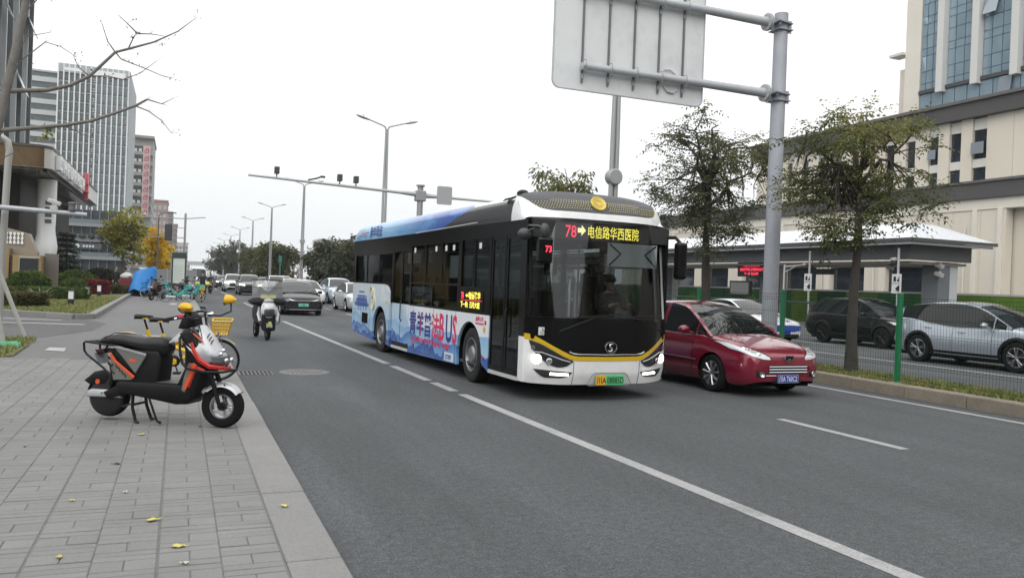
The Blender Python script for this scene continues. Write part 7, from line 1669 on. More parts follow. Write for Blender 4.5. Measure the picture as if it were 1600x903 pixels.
brick=mat('far_brick',(.26,.17,.15),.85,var=.1,scale=.1); brick2=mat('far_brick_dark',(.20,.15,.145),.85); pale=mat('far_pale',(.42,.42,.40),.85,var=.06,scale=.1); beige=mat('far_beige',(.40,.37,.33),.85)
fg1=mat('far_glass_pale',(.28,.34,.36),.2,spec=.7); fg2=mat('far_glass',(.09,.10,.11),.3)
block('brick_block','red brick block with pale blue glazing beyond the balcony block',-13.5,-5.6,380,402,31.5,brick,fg1,4,9,5)
block('brick_block','narrower dark brick block just behind the glazed red brick block',-9.5,-3.9,420,445,29.5,brick2,fg2,4,9,4)
block('brick_block','small dark brick block at the end of the brick row',-5.8,-1.8,470,490,26.5,brick2,fg2,3,8,3)
block('pale_block','slim pale tower rising right of the bus stop panel far down the street',-2.2,4.4,520,540,18.5,pale,fg2,4,6,0)
block('pale_block','long pale block far behind the green roadside trees',52,78,330,350,16.5,pale,fg2,9,5,0)
block('beige_block','beige block behind the bare trees far beyond the queue',46,76,235,250,12.2,beige,fg2,10,4,0)
block('beige_block','second beige block seen through the bare trees left of the bus tail',84,118,235,250,11.5,beige,fg2,10,4,0)
# ---- hotel front: glass slab, bronze canopy, gatehouse ----
GB=thing('glass_slab','glass fronted slab with dark vertical fins at the far left','building',(-13.7,62,0))
b=MB(); b.bb(-12,-.4,0,29.4,0,62); b.build('core',mat('slab_core',(.16,.18,.19),.6),GB)
pn=mat('slab_pane',(.40,.45,.46),.1,.2,spec=.8,var=.2,scale=.3); r_=random.Random(5)
for i in range(12):
    y=.2+i*2.43
    for j in range(12):
        z=7.0+j*3.2
        b=MB(); b.bb(-.38,-.3,y+.25,y+2.2,z+.05,z+3.1); b.build('glass_pane',pn if r_.random()<.7 else mat('slab_pane_dark',(.07,.085,.09),.1,spec=.8),GB)
    b=MB(); b.bb(-.3,.15,y-.12,y+.16,5,62); b.build('fin',mat('slab_fin',(.10,.115,.12),.5) if i%2 else mat('slab_fin_pale',(.45,.47,.47),.5),GB)
for y,z in ((20.5,17.8),(24.2,24.),(13,22.5),(18,30),(26.5,31)): b=MB(); b.box((.35,y,z),(.06,1.8,2.6),Matrix.Rotation(rad(-22),3,'Y')); b.build('open_sash',mat('slab_pane_open',(.20,.23,.24),.1),GB)
CN=thing('bronze_canopy','deep bronze and white entrance canopy with raised letters along its long edge','canopy',(0,0,0))
bronze=mat('bronze_cladding',(.125,.082,.040),.35,.55,var=.18,scale=.25); fas=mat('fascia_white',(.50,.51,.50),.4)
# plan outline with a rounded near corner
cr=[(-7.9+.9*math.sin(t),53.9-.9*math.cos(t)) for t in frange(0,pi/2,8)]
def wallrun(pts,z0,z1,name,m,th=.12):
    b=MB(); 
    for (xa,ya_),(xb,yb) in zip(pts,pts[1:]): b.add([(xa,ya_,z0),(xb,yb,z0),(xb,yb,z1),(xa,ya_,z1)],[(0,1,2,3)])
    return b.build(name,m,CN,smooth=30,clean=True)
wallrun([(-16,53.0),(-7.9,53.0)]+cr[1:4],7.32,8.45,'bronze_fascia',bronze); wallrun(cr[3:],7.32,8.45,'corner_fascia',mat('fascia_pearl',(.40,.38,.34),.3,.3)); wallrun([cr[-1],(-7.0,81.0),(-14,81.0)],7.32,8.45,'white_fascia',fas)
b=MB(); o_=[(-16,52.94),(-7.9,52.94)]+[(x+.05,y-.03) for x,y in cr]+[(-6.93,81.05),(-16,81.05)]; b.prism(o_,lambda a,c,t:(a,c,t),8.452,8.60); b.build('top_edge',mat('edge_dark',(.05,.045,.04),.5),CN)
b=MB(); i_=[(-16,53.4),(-8.1,53.4),(-7.5,54.0),(-7.35,54.6),(-7.35,80.7),(-16,80.7)]; b.prism(o_,lambda a,c,t:(a,c,t),7.30,7.318); b.build('soffit_edge',mat('soffit_edge',(.20,.20,.19),.5),CN)
for i in range(27):
    y=53.6+i; b=MB(); b.bb(-13.0,-7.5,y,y+.93,7.20,7.295); b.build('soffit_board',mat('soffit_pearl',(.30,.30,.285),.18,.25,var=.2,scale=1.2),CN)
b=MB(); b.bb(-7.45,-7.25,53.8,80.6,7.15,7.295); b.build('shadow_gap',mat('edge_dark',(.05,.045,.04)),CN)
lw=mat('letter_white',(.75,.76,.76),.4)
for i in range(8):
    y=55.0+i*1.75; b=MB(); b.bb(-6.98,-6.72,y,y+.28,7.45,8.3); b.bb(-6.98,-6.72,y+.85,y+1.1,7.45,8.3) if i%2 else b.bb(-6.98,-6.72,y+.29,y+1.1,8.05,8.3); b.bb(-6.98,-6.72,y+.285,y+.845,7.75,7.98) if i%3 else b.bb(-6.98,-6.72,y+.285,y+1.0,7.45,7.65); b.build('letter',lw,CN)
lr=mat('letter_red',(.60,.10,.13),.5)
b=MB(); b.bb(-6.98,-6.7,70.2,70.95,8.1,8.95); b.bb(-6.98,-6.7,70.4,70.8,6.95,8.08); b.bb(-6.98,-6.7,69.9,71.2,7.5,7.62); b.build('letter',lr,CN)
b=MB(); b.bb(-14.5,-9.0,56.5,80,0,7.28); b.build('portal_wall',mat('portal_dark',(.016,.014,.012),.6,spec=.15,var=.2,scale=.5),CN)
b=MB(); b.bb(-8.99,-8.6,64,80,6.6,7.28); b.build('portal_beam',mat('portal_dark',(.030,.026,.022)),CN)
GH=thing('gatehouse','low gold clad gatehouse with a dark window and lit letters on its wall','gatehouse',(0,50,.1))
gold=mat('gold_cladding',(.30,.22,.10),.4,.3,var=.1,scale=.8); gold2=mat('gold_cladding_dark',(.19,.15,.09),.4,.3,var=.1,scale=.8)
b=MB(); b.prism([(-10.5,0),(-7.2,0),(-7.2,2.35),(-7.6,3.35),(-10.5,4.05)],lambda a,c,t:(a,t,c),.6,1.6); b.build('sign_wall',mat('wall_taupe',(.23,.20,.16),.5,var=.1,scale=.8),GH)
b=MB(); b.bb(-10.5,-8.35,-.1,.59,0,2.5); b.build('wall',gold,GH); b=MB(); b.bb(-8.05,-6.75,-.9,1.4,0,2.16); b.build('gold_box',gold,GH)
b=MB(); b.bb(-7.72,-6.88,-.94,-.905,.55,2.0); b.build('window',mat('gate_window',(.03,.035,.037),.1,spec=.8),GH); b=MB(); b.bb(-7.76,-6.80,-.96,-.945,2.0,2.1); b.bb(-7.76,-7.725,-.96,-.91,.5,2.0); b.build('window_frame',mat('frame_silver',(.35,.34,.32),.4),GH)
b=MB(); b.bb(-8.34,-8.06,0,.3,0,2.1); b.build('door',mat('gate_brown',(.05,.032,.025),.5),GH)
b=MB(); b.bb(-6.74,-6.1,.2,.5,0,2.3); b.build('side_post',mat('post_taupe',(.13,.115,.10),.5),GH)
for i,(x,w) in enumerate([(-9.35,.14),(-9.05,.3),(-8.6,.12),(-8.42,.12),(-8.24,.12),(-8.06,.12),(-7.88,.12)]):
    z=2.75 if i>1 else 2.85
    b=MB(); h=.62 if i>1 else .75; b.bb(x-w/2,x+w/2,.52,.6,z,z+h*.2); b.bb(x-w/2,x+w/2,.52,.6,z+h*.42,z+h*.58); b.bb(x-w/2,x+w/2,.52,.6,z+h*.8,z+h); b.bb(x-.03,x+.03,.54,.6,z+h*.2,z+h*.8); b.build('letter',lw if i!=1 else mat('letter_dark',(.05,.045,.05),.5),GH)
# white cloth wrapped column with dark characters
T=thing('wrapped_column','tall column wrapped in white cloth with dark marks down its front','wrapped column',(-7.78,58,.1))
b=MB(); rows=[]
for z,w,cx in [(0,.22,.32),(.9,.22,.30),(1.35,.26,.26),(1.8,.32,.22),(2.15,.50,.05),(2.5,.64,-.02),(2.85,.66,.0),(3.2,.60,.02),(3.6,.54,.02),(3.95,.52,.0),(4.6,.53,0),(5.4,.54,0),(7.0,.54,0)]:
    f=1 if z<3.6 else .25
    rows.append([V((cx+w*math.copysign(abs(math.cos(a))**.7,math.cos(a))*(1+.12*f*noise.noise(V((a*1.5,z*1.3,3)))),.8*w*math.sin(a)*(1+.2*f*noise.noise(V((a*2,z*2,1)))),z+.10*f*noise.noise(V((a*1.2,z,7))))) for a in frange(0,2*pi,33)])
b.grid(rows); b.build('cloth',mat('cloth_white',(.78,.79,.80),.7,bump=.25,bscale=6),T,smooth=70)
for i in range(4): b=MB(); z=5.55-i*.38; b.bb(-.02,.34,-.46,-.42,z-.12,z+.12); b.build('mark',mat('mark_slate',(.10,.11,.12),.6),T)
# white boundary wall and pale kiosk parts behind the planting
T=thing('site_wall','pale boundary wall behind the round bushes','wall',(-9,70,.1)); b=MB(); b.bb(-6,5.2,0,.3,0,1.0); b.build('wall',mat('wall_pale',(.42,.42,.40),.8,var=.1,scale=1.),T); b=MB(); b.bb(-6.05,5.25,-.05,.35,1.0,1.08); b.build('coping',mat('coping_pale',(.5,.5,.48),.8),T)
# ================= trees and shrubs =================
bark=mat('bark_dark',(.055,.048,.042),.9,var=.3,scale=14,bump=.6,bscale=30); bark_g=mat('bark_grey',(.17,.16,.145),.9,var=.25,scale=9,bump=.5,bscale=25)
def leaf_mats(name,cols):
    o=[]
    for i,c in enumerate(cols):
        k='%s_leaf_%d'%(name,i)
        if k not in _M:
            m=mat(k,c,.55,spec=.3); t=m.node_tree; b=t.nodes['Principled BSDF']; tl=t.nodes.new('ShaderNodeBsdfTranslucent'); tl.inputs[0].default_value=(min(1,c[0]*1.5),min(1,c[1]*1.5),c[2]*.9,1); mm=t.nodes.new('ShaderNodeMixShader'); mm.inputs[0].default_value=.38
            t.links.new(b.outputs[0],mm.inputs[1]); t.links.new(tl.outputs[0],mm.inputs[2]); t.links.new(mm.outputs[0],t.nodes['Material Output'].inputs[0])
        o.append(_M[k])
    return o
def curve(a,b,sag,n=6,wob=0.,r=None):
    a,b=V(a),V(b); o=[]
    for i in range(n):
        t=i/(n-1); p=a.lerp(b,t)+V((0,0,sag*4*t*(1-t)))
        if r and 0<i<n-1: p+=V((r.gauss(0,wob),r.gauss(0,wob),r.gauss(0,wob)))
        o.append(p)
    return o
def leaf(mb,p,d,s,w,r,droop):
    """folded diamond leaf of four faces"""
    d=d.normalized(); side=d.cross(V((0,0,1))); side=side.normalized() if side.length>.05 else V((1,0,0)); side=(Matrix.Rotation(r.uniform(-1.,1.),3,d)@side); up=side.cross(d)
    m=p+d*s*.5+V((0,0,-droop*s*.12)); t=p+d*s+V((0,0,-droop*s*.5))
    mb.add([p,m+side*w+up*w*.35,t,m-side*w+up*w*.35],[(0,1,2),(0,2,3)])
def tree(name,label,loc,trunk,limbs_n,cen,rad_,ncl,nleaf,ls,mats,bk,seed,group=None,clr=.38,lw=.33,droop=1.,gap=.15,flat=.75,low=-1.,spray=False,cat='tree',tr=.09,stalk=True):
    r=random.Random(seed); T=thing(name,label,cat,loc,0,group); cen=V(cen)
    tk=MB(); pts=[V(p) for p in trunk]; k=len(pts); tk.tube(pts,[tr*(1.25 if i==0 else 1-.55*i/(k-1)) for i in range(k)],10)
    top=pts[-1]; mid=pts[-2] if k>2 else pts[0].lerp(top,.6)
    limbs=[]
    for i in range(limbs_n):
        a=2*pi*i/limbs_n+r.uniform(-.4,.4); el=r.uniform(.1,1.15); R_=rad_
        e=cen+V((R_[0]*math.cos(a)*math.cos(el)*.72,R_[1]*math.sin(a)*math.cos(el)*.72,R_[2]*math.sin(el)*.8)); s0=mid.lerp(top,r.uniform(.1,1))
        c=curve(s0,e,.12*R_[2],7,.05*R_[0],r); tk.tube(c,[tr*.36*(1-.8*j/6)+.005 for j in range(7)],6); limbs.append(c)
    cl=[]
    tries=0
    while len(cl)<ncl and tries<ncl*30:
        tries+=1; d=V((r.gauss(0,1),r.gauss(0,1),r.gauss(0,1))).normalized()*(r.random()**.42)
        p=cen+V((d.x*rad_[0],d.y*rad_[1],d.z*rad_[2]))
        if d.z<low: continue
        if noise.noise(p*1.15+V((seed,0,0)))< -gap: continue
        cl.append(p)
    nodes=[q for c in limbs for q in c[2:]]
    for p in cl:
        q=min(nodes,key=lambda n_:(n_-p).length+ (0 if n_.z<p.z else .3)); tk.tube(curve(q,p,.03,4,.03,r),[.013*tr/.09,.009*tr/.09,.006*tr/.09,.003],4,cap=False)
    tk.build('trunk',bk,T,smooth=60)
    cr_=MB()
    for p in cl:
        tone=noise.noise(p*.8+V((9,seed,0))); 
        if spray:
            for _ in range(nleaf//9):
                d=V((r.gauss(0,1),r.gauss(0,1),r.gauss(0,.55))).normalized(); q=p+d*clr*.5*r.random(); ax2=V((d.x+r.gauss(0,.3),d.y+r.gauss(0,.3),d.z*.6+r.gauss(-.05,.25))).normalized(); Lr=ls*r.uniform(3.2,5.2)
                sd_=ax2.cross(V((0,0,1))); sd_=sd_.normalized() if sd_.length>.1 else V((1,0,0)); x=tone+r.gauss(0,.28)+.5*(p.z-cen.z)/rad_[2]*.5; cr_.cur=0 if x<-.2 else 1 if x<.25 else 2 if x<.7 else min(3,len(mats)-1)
                for k_ in range(5):
                    t_=k_/4; c0=q+ax2*Lr*t_+V((0,0,-.10*Lr*t_*t_*droop))
                    for s2 in ((-1,1) if k_<4 else (0,)):
                        dd=(sd_*s2*.9+ax2*(.55 if s2 else 1.)+V((0,0,r.gauss(-.12,.22)*droop))); s=ls*r.uniform(.75,1.25); leaf(cr_,c0,dd,s,s*lw,r,droop*.6)
            continue
        for _ in range(nleaf):
            d=V((r.gauss(0,1),r.gauss(0,1),r.gauss(0,flat))); d.normalize(); rr_=clr*r.random()**.6; q=p+V((d.x*rr_,d.y*rr_,d.z*rr_*flat))
            dd=V((d.x+r.gauss(0,.5),d.y+r.gauss(0,.5),d.z*.4-droop*.45+r.gauss(0,.3)))
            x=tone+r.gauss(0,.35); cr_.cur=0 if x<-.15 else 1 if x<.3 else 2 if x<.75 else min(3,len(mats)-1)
            s=ls*r.uniform(.6,1.3); leaf(cr_,q,dd,s,s*lw,r,droop)
    cr_.build('crown',mats,T)
    return T
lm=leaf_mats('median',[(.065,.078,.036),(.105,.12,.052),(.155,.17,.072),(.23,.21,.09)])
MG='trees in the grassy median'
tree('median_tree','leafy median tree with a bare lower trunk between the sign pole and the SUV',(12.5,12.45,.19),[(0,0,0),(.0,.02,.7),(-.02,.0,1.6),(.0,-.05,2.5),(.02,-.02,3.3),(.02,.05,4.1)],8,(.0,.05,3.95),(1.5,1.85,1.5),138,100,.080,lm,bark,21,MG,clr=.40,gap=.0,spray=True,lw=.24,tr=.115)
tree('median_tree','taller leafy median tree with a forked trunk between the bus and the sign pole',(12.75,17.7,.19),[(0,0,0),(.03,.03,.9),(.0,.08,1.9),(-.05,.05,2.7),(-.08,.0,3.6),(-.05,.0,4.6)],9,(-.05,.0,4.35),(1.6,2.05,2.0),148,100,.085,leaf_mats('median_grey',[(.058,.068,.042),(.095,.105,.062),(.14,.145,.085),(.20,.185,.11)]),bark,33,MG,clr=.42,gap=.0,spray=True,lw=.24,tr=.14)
tree('median_tree','median tree showing only its top above the bus roof',(12.7,26.3,.19),[(0,0,0),(0,0,2),(.1,0,4)],7,(.1,0,4.6),(1.5,1.7,1.5),60,50,.13,lm,bark,5,MG,clr=.4)
tree('median_tree','median tree whose tip shows over the blue bus roof',(12.7,33.5,.19),[(0,0,0),(0,0,2),(0,0,3.6)],6,(0,0,4.0),(1.4,1.5,1.2),45,45,.13,lm,bark,6,MG,clr=.4)
ever=leaf_mats('evergreen',[(.035,.042,.032),(.055,.063,.046),(.08,.085,.06),(.11,.105,.075)]); olive=leaf_mats('olive_green',[(.045,.055,.026),(.075,.085,.036),(.11,.115,.05),(.14,.135,.062)])
FT='roadside trees far beyond the queue'
for i,(x,y,h,w,mt,lab) in enumerate([(13.6,67,5.1,2.7,ever,'dense dark tree closest to the bus tail'),(13.2,75,5.0,2.7,ever,'dark rounded tree second from the bus tail'),(14.5,84,5.3,2.9,ever,'dark tree third from the bus tail, behind the lamp posts'),(13,121,6.4,3.5,olive,'olive green spreading tree left of the bare trees'),(13.2,133,7.0,4.,olive,'tall olive green tree behind the spreading one'),(12.8,150,7.,3.6,olive,'olive tree farther left along the railing'),(13,205,9.2,5.2,ever,'dark conical tree at the far end of the queue'),(16,178,6.4,4.4,olive,'low dark green tree between the olive trees and the conical one'),(13,262,9.5,6,ever,'dim dark tree farthest along the road')]):
    tree('roadside_tree',lab,(x,y,.1),[(0,0,0),(0,0,h*.3),(0,0,h*.62)],6,(0,0,h*.56),(w,w,h*.44),78,42,.34*h/5,mt,bark,40+i,FT,clr=.26*w,gap=.3,droop=.5,lw=.4,tr=.14)
def bare_tree(label,loc,h,seed,group,name='bare_tree',twig=5,bk=bark_g):
    r=random.Random(seed); T=thing(name,label,'tree',loc,0,group); b=MB()
    def br(p,d,L,rad0,dep):
        n=5; pts=[p]; 
        for i in range(n): d=(d+V((r.gauss(0,.13),r.gauss(0,.13),r.gauss(0,.09)+.03))).normalized(); pts.append(pts[-1]+d*L/n)
        b.tube(pts,[rad0*(1-.5*i/n) for i in range(n+1)],5 if dep<2 else 3,cap=False)
        if dep<4:
            for _ in range(3 if dep<3 else 2):
                q=pts[r.randint(2,n)]; a=r.uniform(0,2*pi); e=(d+V((math.cos(a),math.sin(a),r.uniform(-.1,.6)))*.8).normalized(); br(q,e,L*r.uniform(.5,.75),rad0*.5,dep+1)
    br(V((0,0,0)),V((0,0,1)),h*.42,.10*h/6,0); b.build('trunk',bk,T); return T
brown=mat('bark_brown',(.16,.11,.09),.9)
for i,(x,y,h,lab) in enumerate([(14.5,93,5.6,'bare brown tree just left of the dark rounded trees'),(13.4,101,5.4,'second bare brown tree, left of the first'),(14.2,109,5.8,'third bare brown tree, beside the olive green tree'),(15.2,98,5.,'bare brown tree deepest in the bare group'),(13.8,58.5,6.4,'pale bare tree right beside the bus tail')]): bare_tree(lab,(x,y,.1),h,70+i,'bare trees by the median railing',bk=brown)
# near bare tree at the left edge
LT=thing('street_tree','nearly bare grey street tree at the left edge with two long limbs over the view','tree',(0,18.5,0)); r=random.Random(12); b=MB()
tp=[(-3.95,0,.05),(-3.75,.0,2.0),(-3.50,0,3.6),(-3.36,0,4.45),(-3.26,0,5.0),(-3.13,0,5.75),(-3.0,0,6.6),(-2.86,0,7.6),(-2.75,0,8.6)]
b.tube(tp,[.13,.115,.10,.095,.085,.08,.072,.06,.05],12)
la=[(-3.25,0,5.08),(-3.0,.02,5.12),(-2.55,.05,5.19),(-2.15,.05,5.34),(-1.81,.05,5.57),(-1.36,.06,6.12),(-1.125,.06,6.22),(-.65,.06,6.43),(-.2,.06,6.72),(.13,.06,7.04)]
lb=[(-3.42,0,4.28),(-3.0,-.02,4.36),(-2.23,-.05,4.51),(-1.75,-.05,4.65),(-1.32,-.05,4.86),(-.95,-.05,5.05),(-.73,-.05,5.21)]
b.tube(la,[.052,.046,.040,.036,.033,.028,.025,.018,.012,.006],8); b.tube(lb,[.05,.044,.036,.032,.03,.026,.022],8)
twigs=[[la[6],(-1.02,.06,6.5),(-.96,.06,6.56)],[(-.96,.06,6.56),(-1.15,.0,6.72),(-1.32,-.02,6.86)],[(-.96,.06,6.56),(-.7,.1,6.60),(-.45,.12,6.60)],[la[5],(-1.25,.1,6.0),(-.85,.16,5.9),(-.45,.2,5.78),(-.28,.2,5.76)],[la[4],(-1.5,.1,5.62),(-1.2,.14,5.6),(-.9,.2,5.78),(-.62,.22,6.05)],[la[5],(-1.5,0,6.3),(-1.62,0,6.65)],[la[4],(-2.0,0,5.7),(-2.1,0,5.9)],[lb[6],(-.45,-.05,5.15),(-.25,-.06,5.28)],[lb[5],(-.7,0,4.98),(-.45,.02,4.82),(-.25,.02,4.58)],[lb[2],(-2.0,0,4.42),(-1.85,.0,4.36)],[tp[4],(-3.05,.1,5.7),(-2.62,.1,6.15),(-2.35,.1,6.1),(-2.1,.1,5.95)],[tp[5],(-2.9,.0,6.2),(-2.55,.1,6.35)],[tp[4],(-3.5,.1,5.6),(-3.62,.1,6.3),(-3.58,.1,7.2)],[tp[3],(-3.7,-.1,4.9),(-4.1,-.1,5.3)],[tp[6],(-2.7,.1,7.1),(-2.3,.1,7.3)],[tp[4],(-3.5,-.1,5.25),(-3.85,-.1,5.35)],[tp[2],(-3.1,.1,3.9),(-2.85,.1,3.6)]]
for t in twigs: b.tube(t,[.014*(1-.75*i/(len(t)-1))+.002 for i in range(len(t))],5,cap=False)
tips=[]
for t in twigs+[la[5:],lb[4:]]:
    for q in t[1:]:
        for _ in range(2):
            e=V(q)+V((r.uniform(-.05,.3),r.uniform(-.1,.1),r.uniform(-.15,.25)))*.7; b.tube([q,V(q).lerp(e,.5)+V((0,0,.02)),e],[.004,.003,.0015],3,cap=False); tips.append(e)
b.build('trunk',bark_g,LT,smooth=60)
c_=MB()
for e in tips:
    for _ in range(r.choice([0,0,1,2,3])): c_.cur=r.choice([0,0,0,1]); s=r.uniform(.025,.06); leaf(c_,e+V((r.gauss(0,.05),r.gauss(0,.05),r.gauss(0,.05))),V((r.gauss(0,1),r.gauss(0,1),-.6)),s,s*.35,r,1)
for _ in range(24): c_.cur=2; s=.08; leaf(c_,V((-2.55,0,4.35))+V((r.gauss(0,.12),r.gauss(0,.1),r.gauss(0,.08))),V((r.gauss(0,1),r.gauss(0,1),-.5)),s,s*.35,r,1)
c_.build('crown',[mat('dry_leaf',(.07,.05,.035),.8),mat('dry_leaf_pale',(.16,.12,.07),.8),mat('leaf_lime',(.20,.20,.04),.6)],LT)
# ginkgos and planting
gk=leaf_mats('ginkgo_green',[(.17,.19,.055),(.27,.27,.075),(.38,.34,.09),(.48,.40,.10)]); gy=leaf_mats('ginkgo_yellow',[(.50,.33,.02),(.62,.43,.03),(.70,.52,.05),(.75,.58,.08)])
tree('ginkgo_tree','green and yellow ginkgo tree above the pedestrians',(-3.85,66,.1),[(0,0,0),(.05,0,1.5),(.0,0,3.),(0,0,5.2)],9,(0,0,4.15),(1.55,1.5,2.3),120,46,.17,gk,bark_g,51,None,clr=.42,gap=.1,droop=.3,lw=.5,tr=.12)
tree('ginkgo_tree','bright yellow ginkgo tree with a narrow crown behind the slim lamp',(-2.45,96,.1),[(0,0,0),(0,0,1.5),(0,0,3.),(0,0,5)],8,(0,0,3.75),(1.15,1.1,2.45),100,50,.2,gy,bark_g,52,'yellow ginkgo trees up the walk',clr=.45,gap=.4,droop=.3,lw=.5)
tree('ginkgo_tree','second bright yellow ginkgo tree close behind the first',(-1.75,104,.1),[(0,0,0),(0,0,1.5),(0,0,3.),(0,0,4.6)],8,(0,0,3.4),(1.15,1.1,2.2),90,50,.2,gy,bark_g,53,'yellow ginkgo trees up the walk',clr=.45,gap=.4,droop=.3,lw=.5)
# layered pine
r=random.Random(8); T=thing('pine_tree','dark layered pine tree right of the white wrapped column','tree',(-6.95,61,.15)); b=MB(); b.tube([(0,0,0),(.05,0,1.6),(0,0,3.9)],[.10,.08,.03],8); c_=MB()
for k in range(9):
    z=.9+k*.36; R_=.95*(1-k/10.5)+.1
    for i in range(8):
        a=2*pi*i/8+k*.5+r.uniform(-.2,.2); e=V((R_*math.cos(a),R_*math.sin(a),z-.12+r.uniform(-.1,.1))); b.tube([(0,0,z),e*.5+V((0,0,z*.5+.06)),e],[.022,.015,.006],4,cap=False)
        for _ in range(46):
            t=r.uniform(.35,1.05); q=V((0,0,z)).lerp(e,t)+V((r.gauss(0,.12),r.gauss(0,.12),r.gauss(0,.05))); c_.cur=r.choice([0,0,1,2]); s=r.uniform(.1,.2); leaf(c_,q,V((math.cos(a)+r.gauss(0,.5),math.sin(a)+r.gauss(0,.5),r.uniform(-.2,.5))),s,s*.22,r,.5)
b.build('trunk',bark,T); c_.build('crown',leaf_mats('pine',[(.008,.018,.012),(.014,.028,.017),(.024,.040,.022)]),T)
def shrub(name,label,loc,rd,n,mats,ls,seed,group=None,flat=False,cat='shrub',box=None):
    r=random.Random(seed); c_=MB()
    for _ in range(n):
        if box:
            u=[r.uniform(-1,1) for _ in range(3)]; ax_=r.choice([0,1,2,2]); u[ax_]=math.copysign(r.uniform(.85,1.05),u[ax_]) if ax_<2 else r.uniform(.8,1.1); d=V(u); p=V((u[0]*rd[0],u[1]*rd[1],rd[2]+u[2]*rd[2])); d=V((u[0]*(ax_==0),u[1]*(ax_==1),1. if ax_==2 else .3))
        else:
            d=V((r.gauss(0,1),r.gauss(0,1),r.gauss(0,1))).normalized(); k=(.80+.2*r.random())*(1+.12*noise.noise(d*2.2+V((seed,0,0)))); p=V((d.x*rd[0]*k,d.y*rd[1]*k,rd[2]+d.z*rd[2]*k))
        t=noise.noise(p*2.4+V((seed,3,0)))+r.gauss(0,.3); c_.cur=0 if t<-.1 else 1 if t<.35 else 2
        s=ls*r.uniform(.6,1.3); leaf(c_,p,d+V((r.gauss(0,.5),r.gauss(0,.5),r.gauss(0,.4)+.2)),s,s*.36,r,.3)
    k_=MB()
    if box: k_.bb(-rd[0]*.93,rd[0]*.93,-rd[1]*.93,rd[1]*.93,0,rd[2]*1.8)
    else: k_.ball((0,0,rd[2]),(rd[0]*.8,rd[1]*.8,rd[2]*.85),14,9,.15,seed)
    T=thing(name,label,cat,loc,0,group); c_.build('foliage',mats,T); k_.build('core',mats[0],T,smooth=60); return T
bg=leaf_mats('box_green',[(.035,.060,.016),(.065,.105,.028),(.11,.15,.04)]); hr=leaf_mats('hedge_brown',[(.05,.052,.024),(.085,.082,.034),(.13,.115,.045)]); rl=leaf_mats('red_leaf',[(.09,.012,.022),(.16,.018,.032),(.24,.035,.045)])
BG='clipped bushes in the hotel planting'
shrub('round_bush','loose green bush in front of the gold gatehouse',(-6.75,45.5,.2),(.95,.9,.62),2600,bg,.13,1,BG)
shrub('round_bush','small clipped round bush behind the nearest lawn light',(-5.15,48.6,.2),(.66,.66,.46),2200,bg,.10,2,BG)
shrub('round_bush','large clipped round bush behind the small round one',(-5.75,55,.2),(1.05,.95,.68),2600,bg,.12,3,BG)
shrub('round_bush','clipped round bush right of the large one by the pale wall',(-5.55,61,.2),(.68,.68,.55),1800,bg,.12,4,BG)
shrub('round_bush','dark bush in the back of the planting under the pine',(-7.4,57,.2),(.8,.8,.6),1500,leaf_mats('dark_bush',[(.015,.025,.012),(.028,.042,.018),(.045,.06,.025)]),.13,5,BG)
o=shrub('low_hedge','low brownish hedge along the front kerb of the planting',(-5.75,33.6,.2),(1.35,.65,.25),4200,hr,.10,6,'low hedges in the hotel planting',cat='hedge',box=True); o.rotation_euler=(0,0,rad(-38))
o=shrub('low_hedge','longer low hedge on the left behind the front one',(-8.4,37.0,.2),(2.6,.9,.32),3200,hr,.11,7,'low hedges in the hotel planting',cat='hedge',box=True); o.rotation_euler=(0,0,rad(-38))
o=shrub('low_hedge','green low hedge between the lawn and the gatehouse bush',(-5.2,41.5,.2),(1.3,.7,.26),2600,bg,.10,8,'low hedges in the hotel planting',cat='hedge',box=True); o.rotation_euler=(0,0,rad(-15))
shrub('red_hedge','dark red leaved hedge behind the third lawn light',(-4.35,52.6,.2),(.55,.9,.38),2400,rl,.10,9,cat='hedge',box=True)
shrub('brown_hedge','thin brown hedge between the red hedge and the walk',(-3.35,54.8,.2),(.35,.9,.26),1200,hr,.10,10,cat='hedge',box=True)
r=random.Random(3); T=thing('agave_plant','pale spiky plant standing before the gatehouse bush','plant',(-5.5,40.2,.22)); b=MB()
for i in range(26):
    a=r.uniform(0,2*pi); L_=r.uniform(.35,.75); e=V((math.cos(a)*L_*.8,math.sin(a)*L_*.8,L_*r.uniform(.3,1))); s=V((-math.sin(a),math.cos(a),0))*.025; b.add([-s,s,e*.6+s+V((0,0,.06)),e,e*.6-s+V((0,0,.06))],[(0,1,2,3,4)])
b.build('blades',mat('agave_pale',(.24,.27,.16),.6),T)
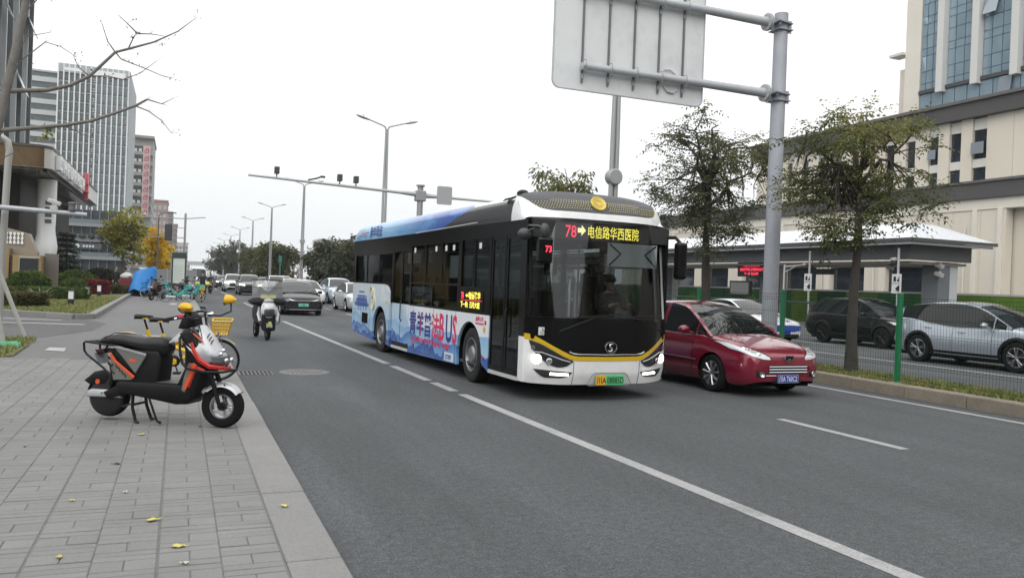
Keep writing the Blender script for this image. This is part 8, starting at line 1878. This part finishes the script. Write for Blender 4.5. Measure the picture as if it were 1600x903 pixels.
for i,(x,y,s,mt,lab) in enumerate([(-7.6,66,1.1,ever,'dark shrub mass left of the ginkgo trunk'),(-5.4,68,1.0,ever,'dark shrub below the ginkgo beside the pine'),(-9.2,52.5,.7,gk,'lime green sprig behind the gatehouse wall')]): shrub('back_shrub',lab,(x,y,.1 if i<2 else 2.3),(s*1.2,s,s*.8),1500,mt,.2,20+i,'shrubs at the back of the planting')
# ================= unseen trees and blocks added behind the viewpoint for reflections =================
def rear_copy(src,loc,rz,label):
    o=dup(src,loc,rz,label); o['group']='unseen trees added behind the viewpoint for reflections'; return o
T0=[o for o in bpy.data.objects if o.name.startswith('median_tree') and o.parent is None]
for i,y in enumerate((5.5,-1,-8,-15,-22,-30,-38)): rear_copy(T0[i%2],(12.5,y,.19),i*1.3,'unseen added median tree number %s back from the sign pole'%('one','two','three','four','five','six','seven')[i])
for i,y in enumerate((-5,-12,-19,-27,-36,-46)): 
    o=rear_copy(T0[(i+1)%2],(-4.6,y,.1),i*.9,'unseen added pavement tree number %s back from the parked scooter'%('one','two','three','four','five','six')[i]); o.scale=(1.5,1.5,1.45)
block('reflection_block','unseen grey block added behind the viewpoint on the hotel side for reflections',-44,-20,-75,-8,20,mat('block_grey',(.33,.32,.30)),fg2,7,9,18)
block('reflection_block','unseen beige block added behind the viewpoint on the station side for reflections',38,70,-90,6,22,beige,fg2,8,8,0)
block('reflection_block','unseen wide block added far behind the viewpoint for reflections',-60,90,-270,-250,40,mat('tower_grey',(.24,.27,.28)),fg2,24,12,0)
# ================= light urban haze =================
hz=bpy.data.materials.new('haze'); hz.use_nodes=True; t=hz.node_tree; t.nodes.clear(); o_=t.nodes.new('ShaderNodeOutputMaterial'); pv=t.nodes.new('ShaderNodeVolumePrincipled'); pv.inputs['Color'].default_value=(.93,.95,.97,1); pv.inputs['Density'].default_value=.00026; pv.inputs['Anisotropy'].default_value=.2; t.links.new(pv.outputs[0],o_.inputs['Volume'])
b=MB(); b.bb(-1600,2600,-400,3100,-1.1,64); b.build('haze',hz,None,kind='stuff')
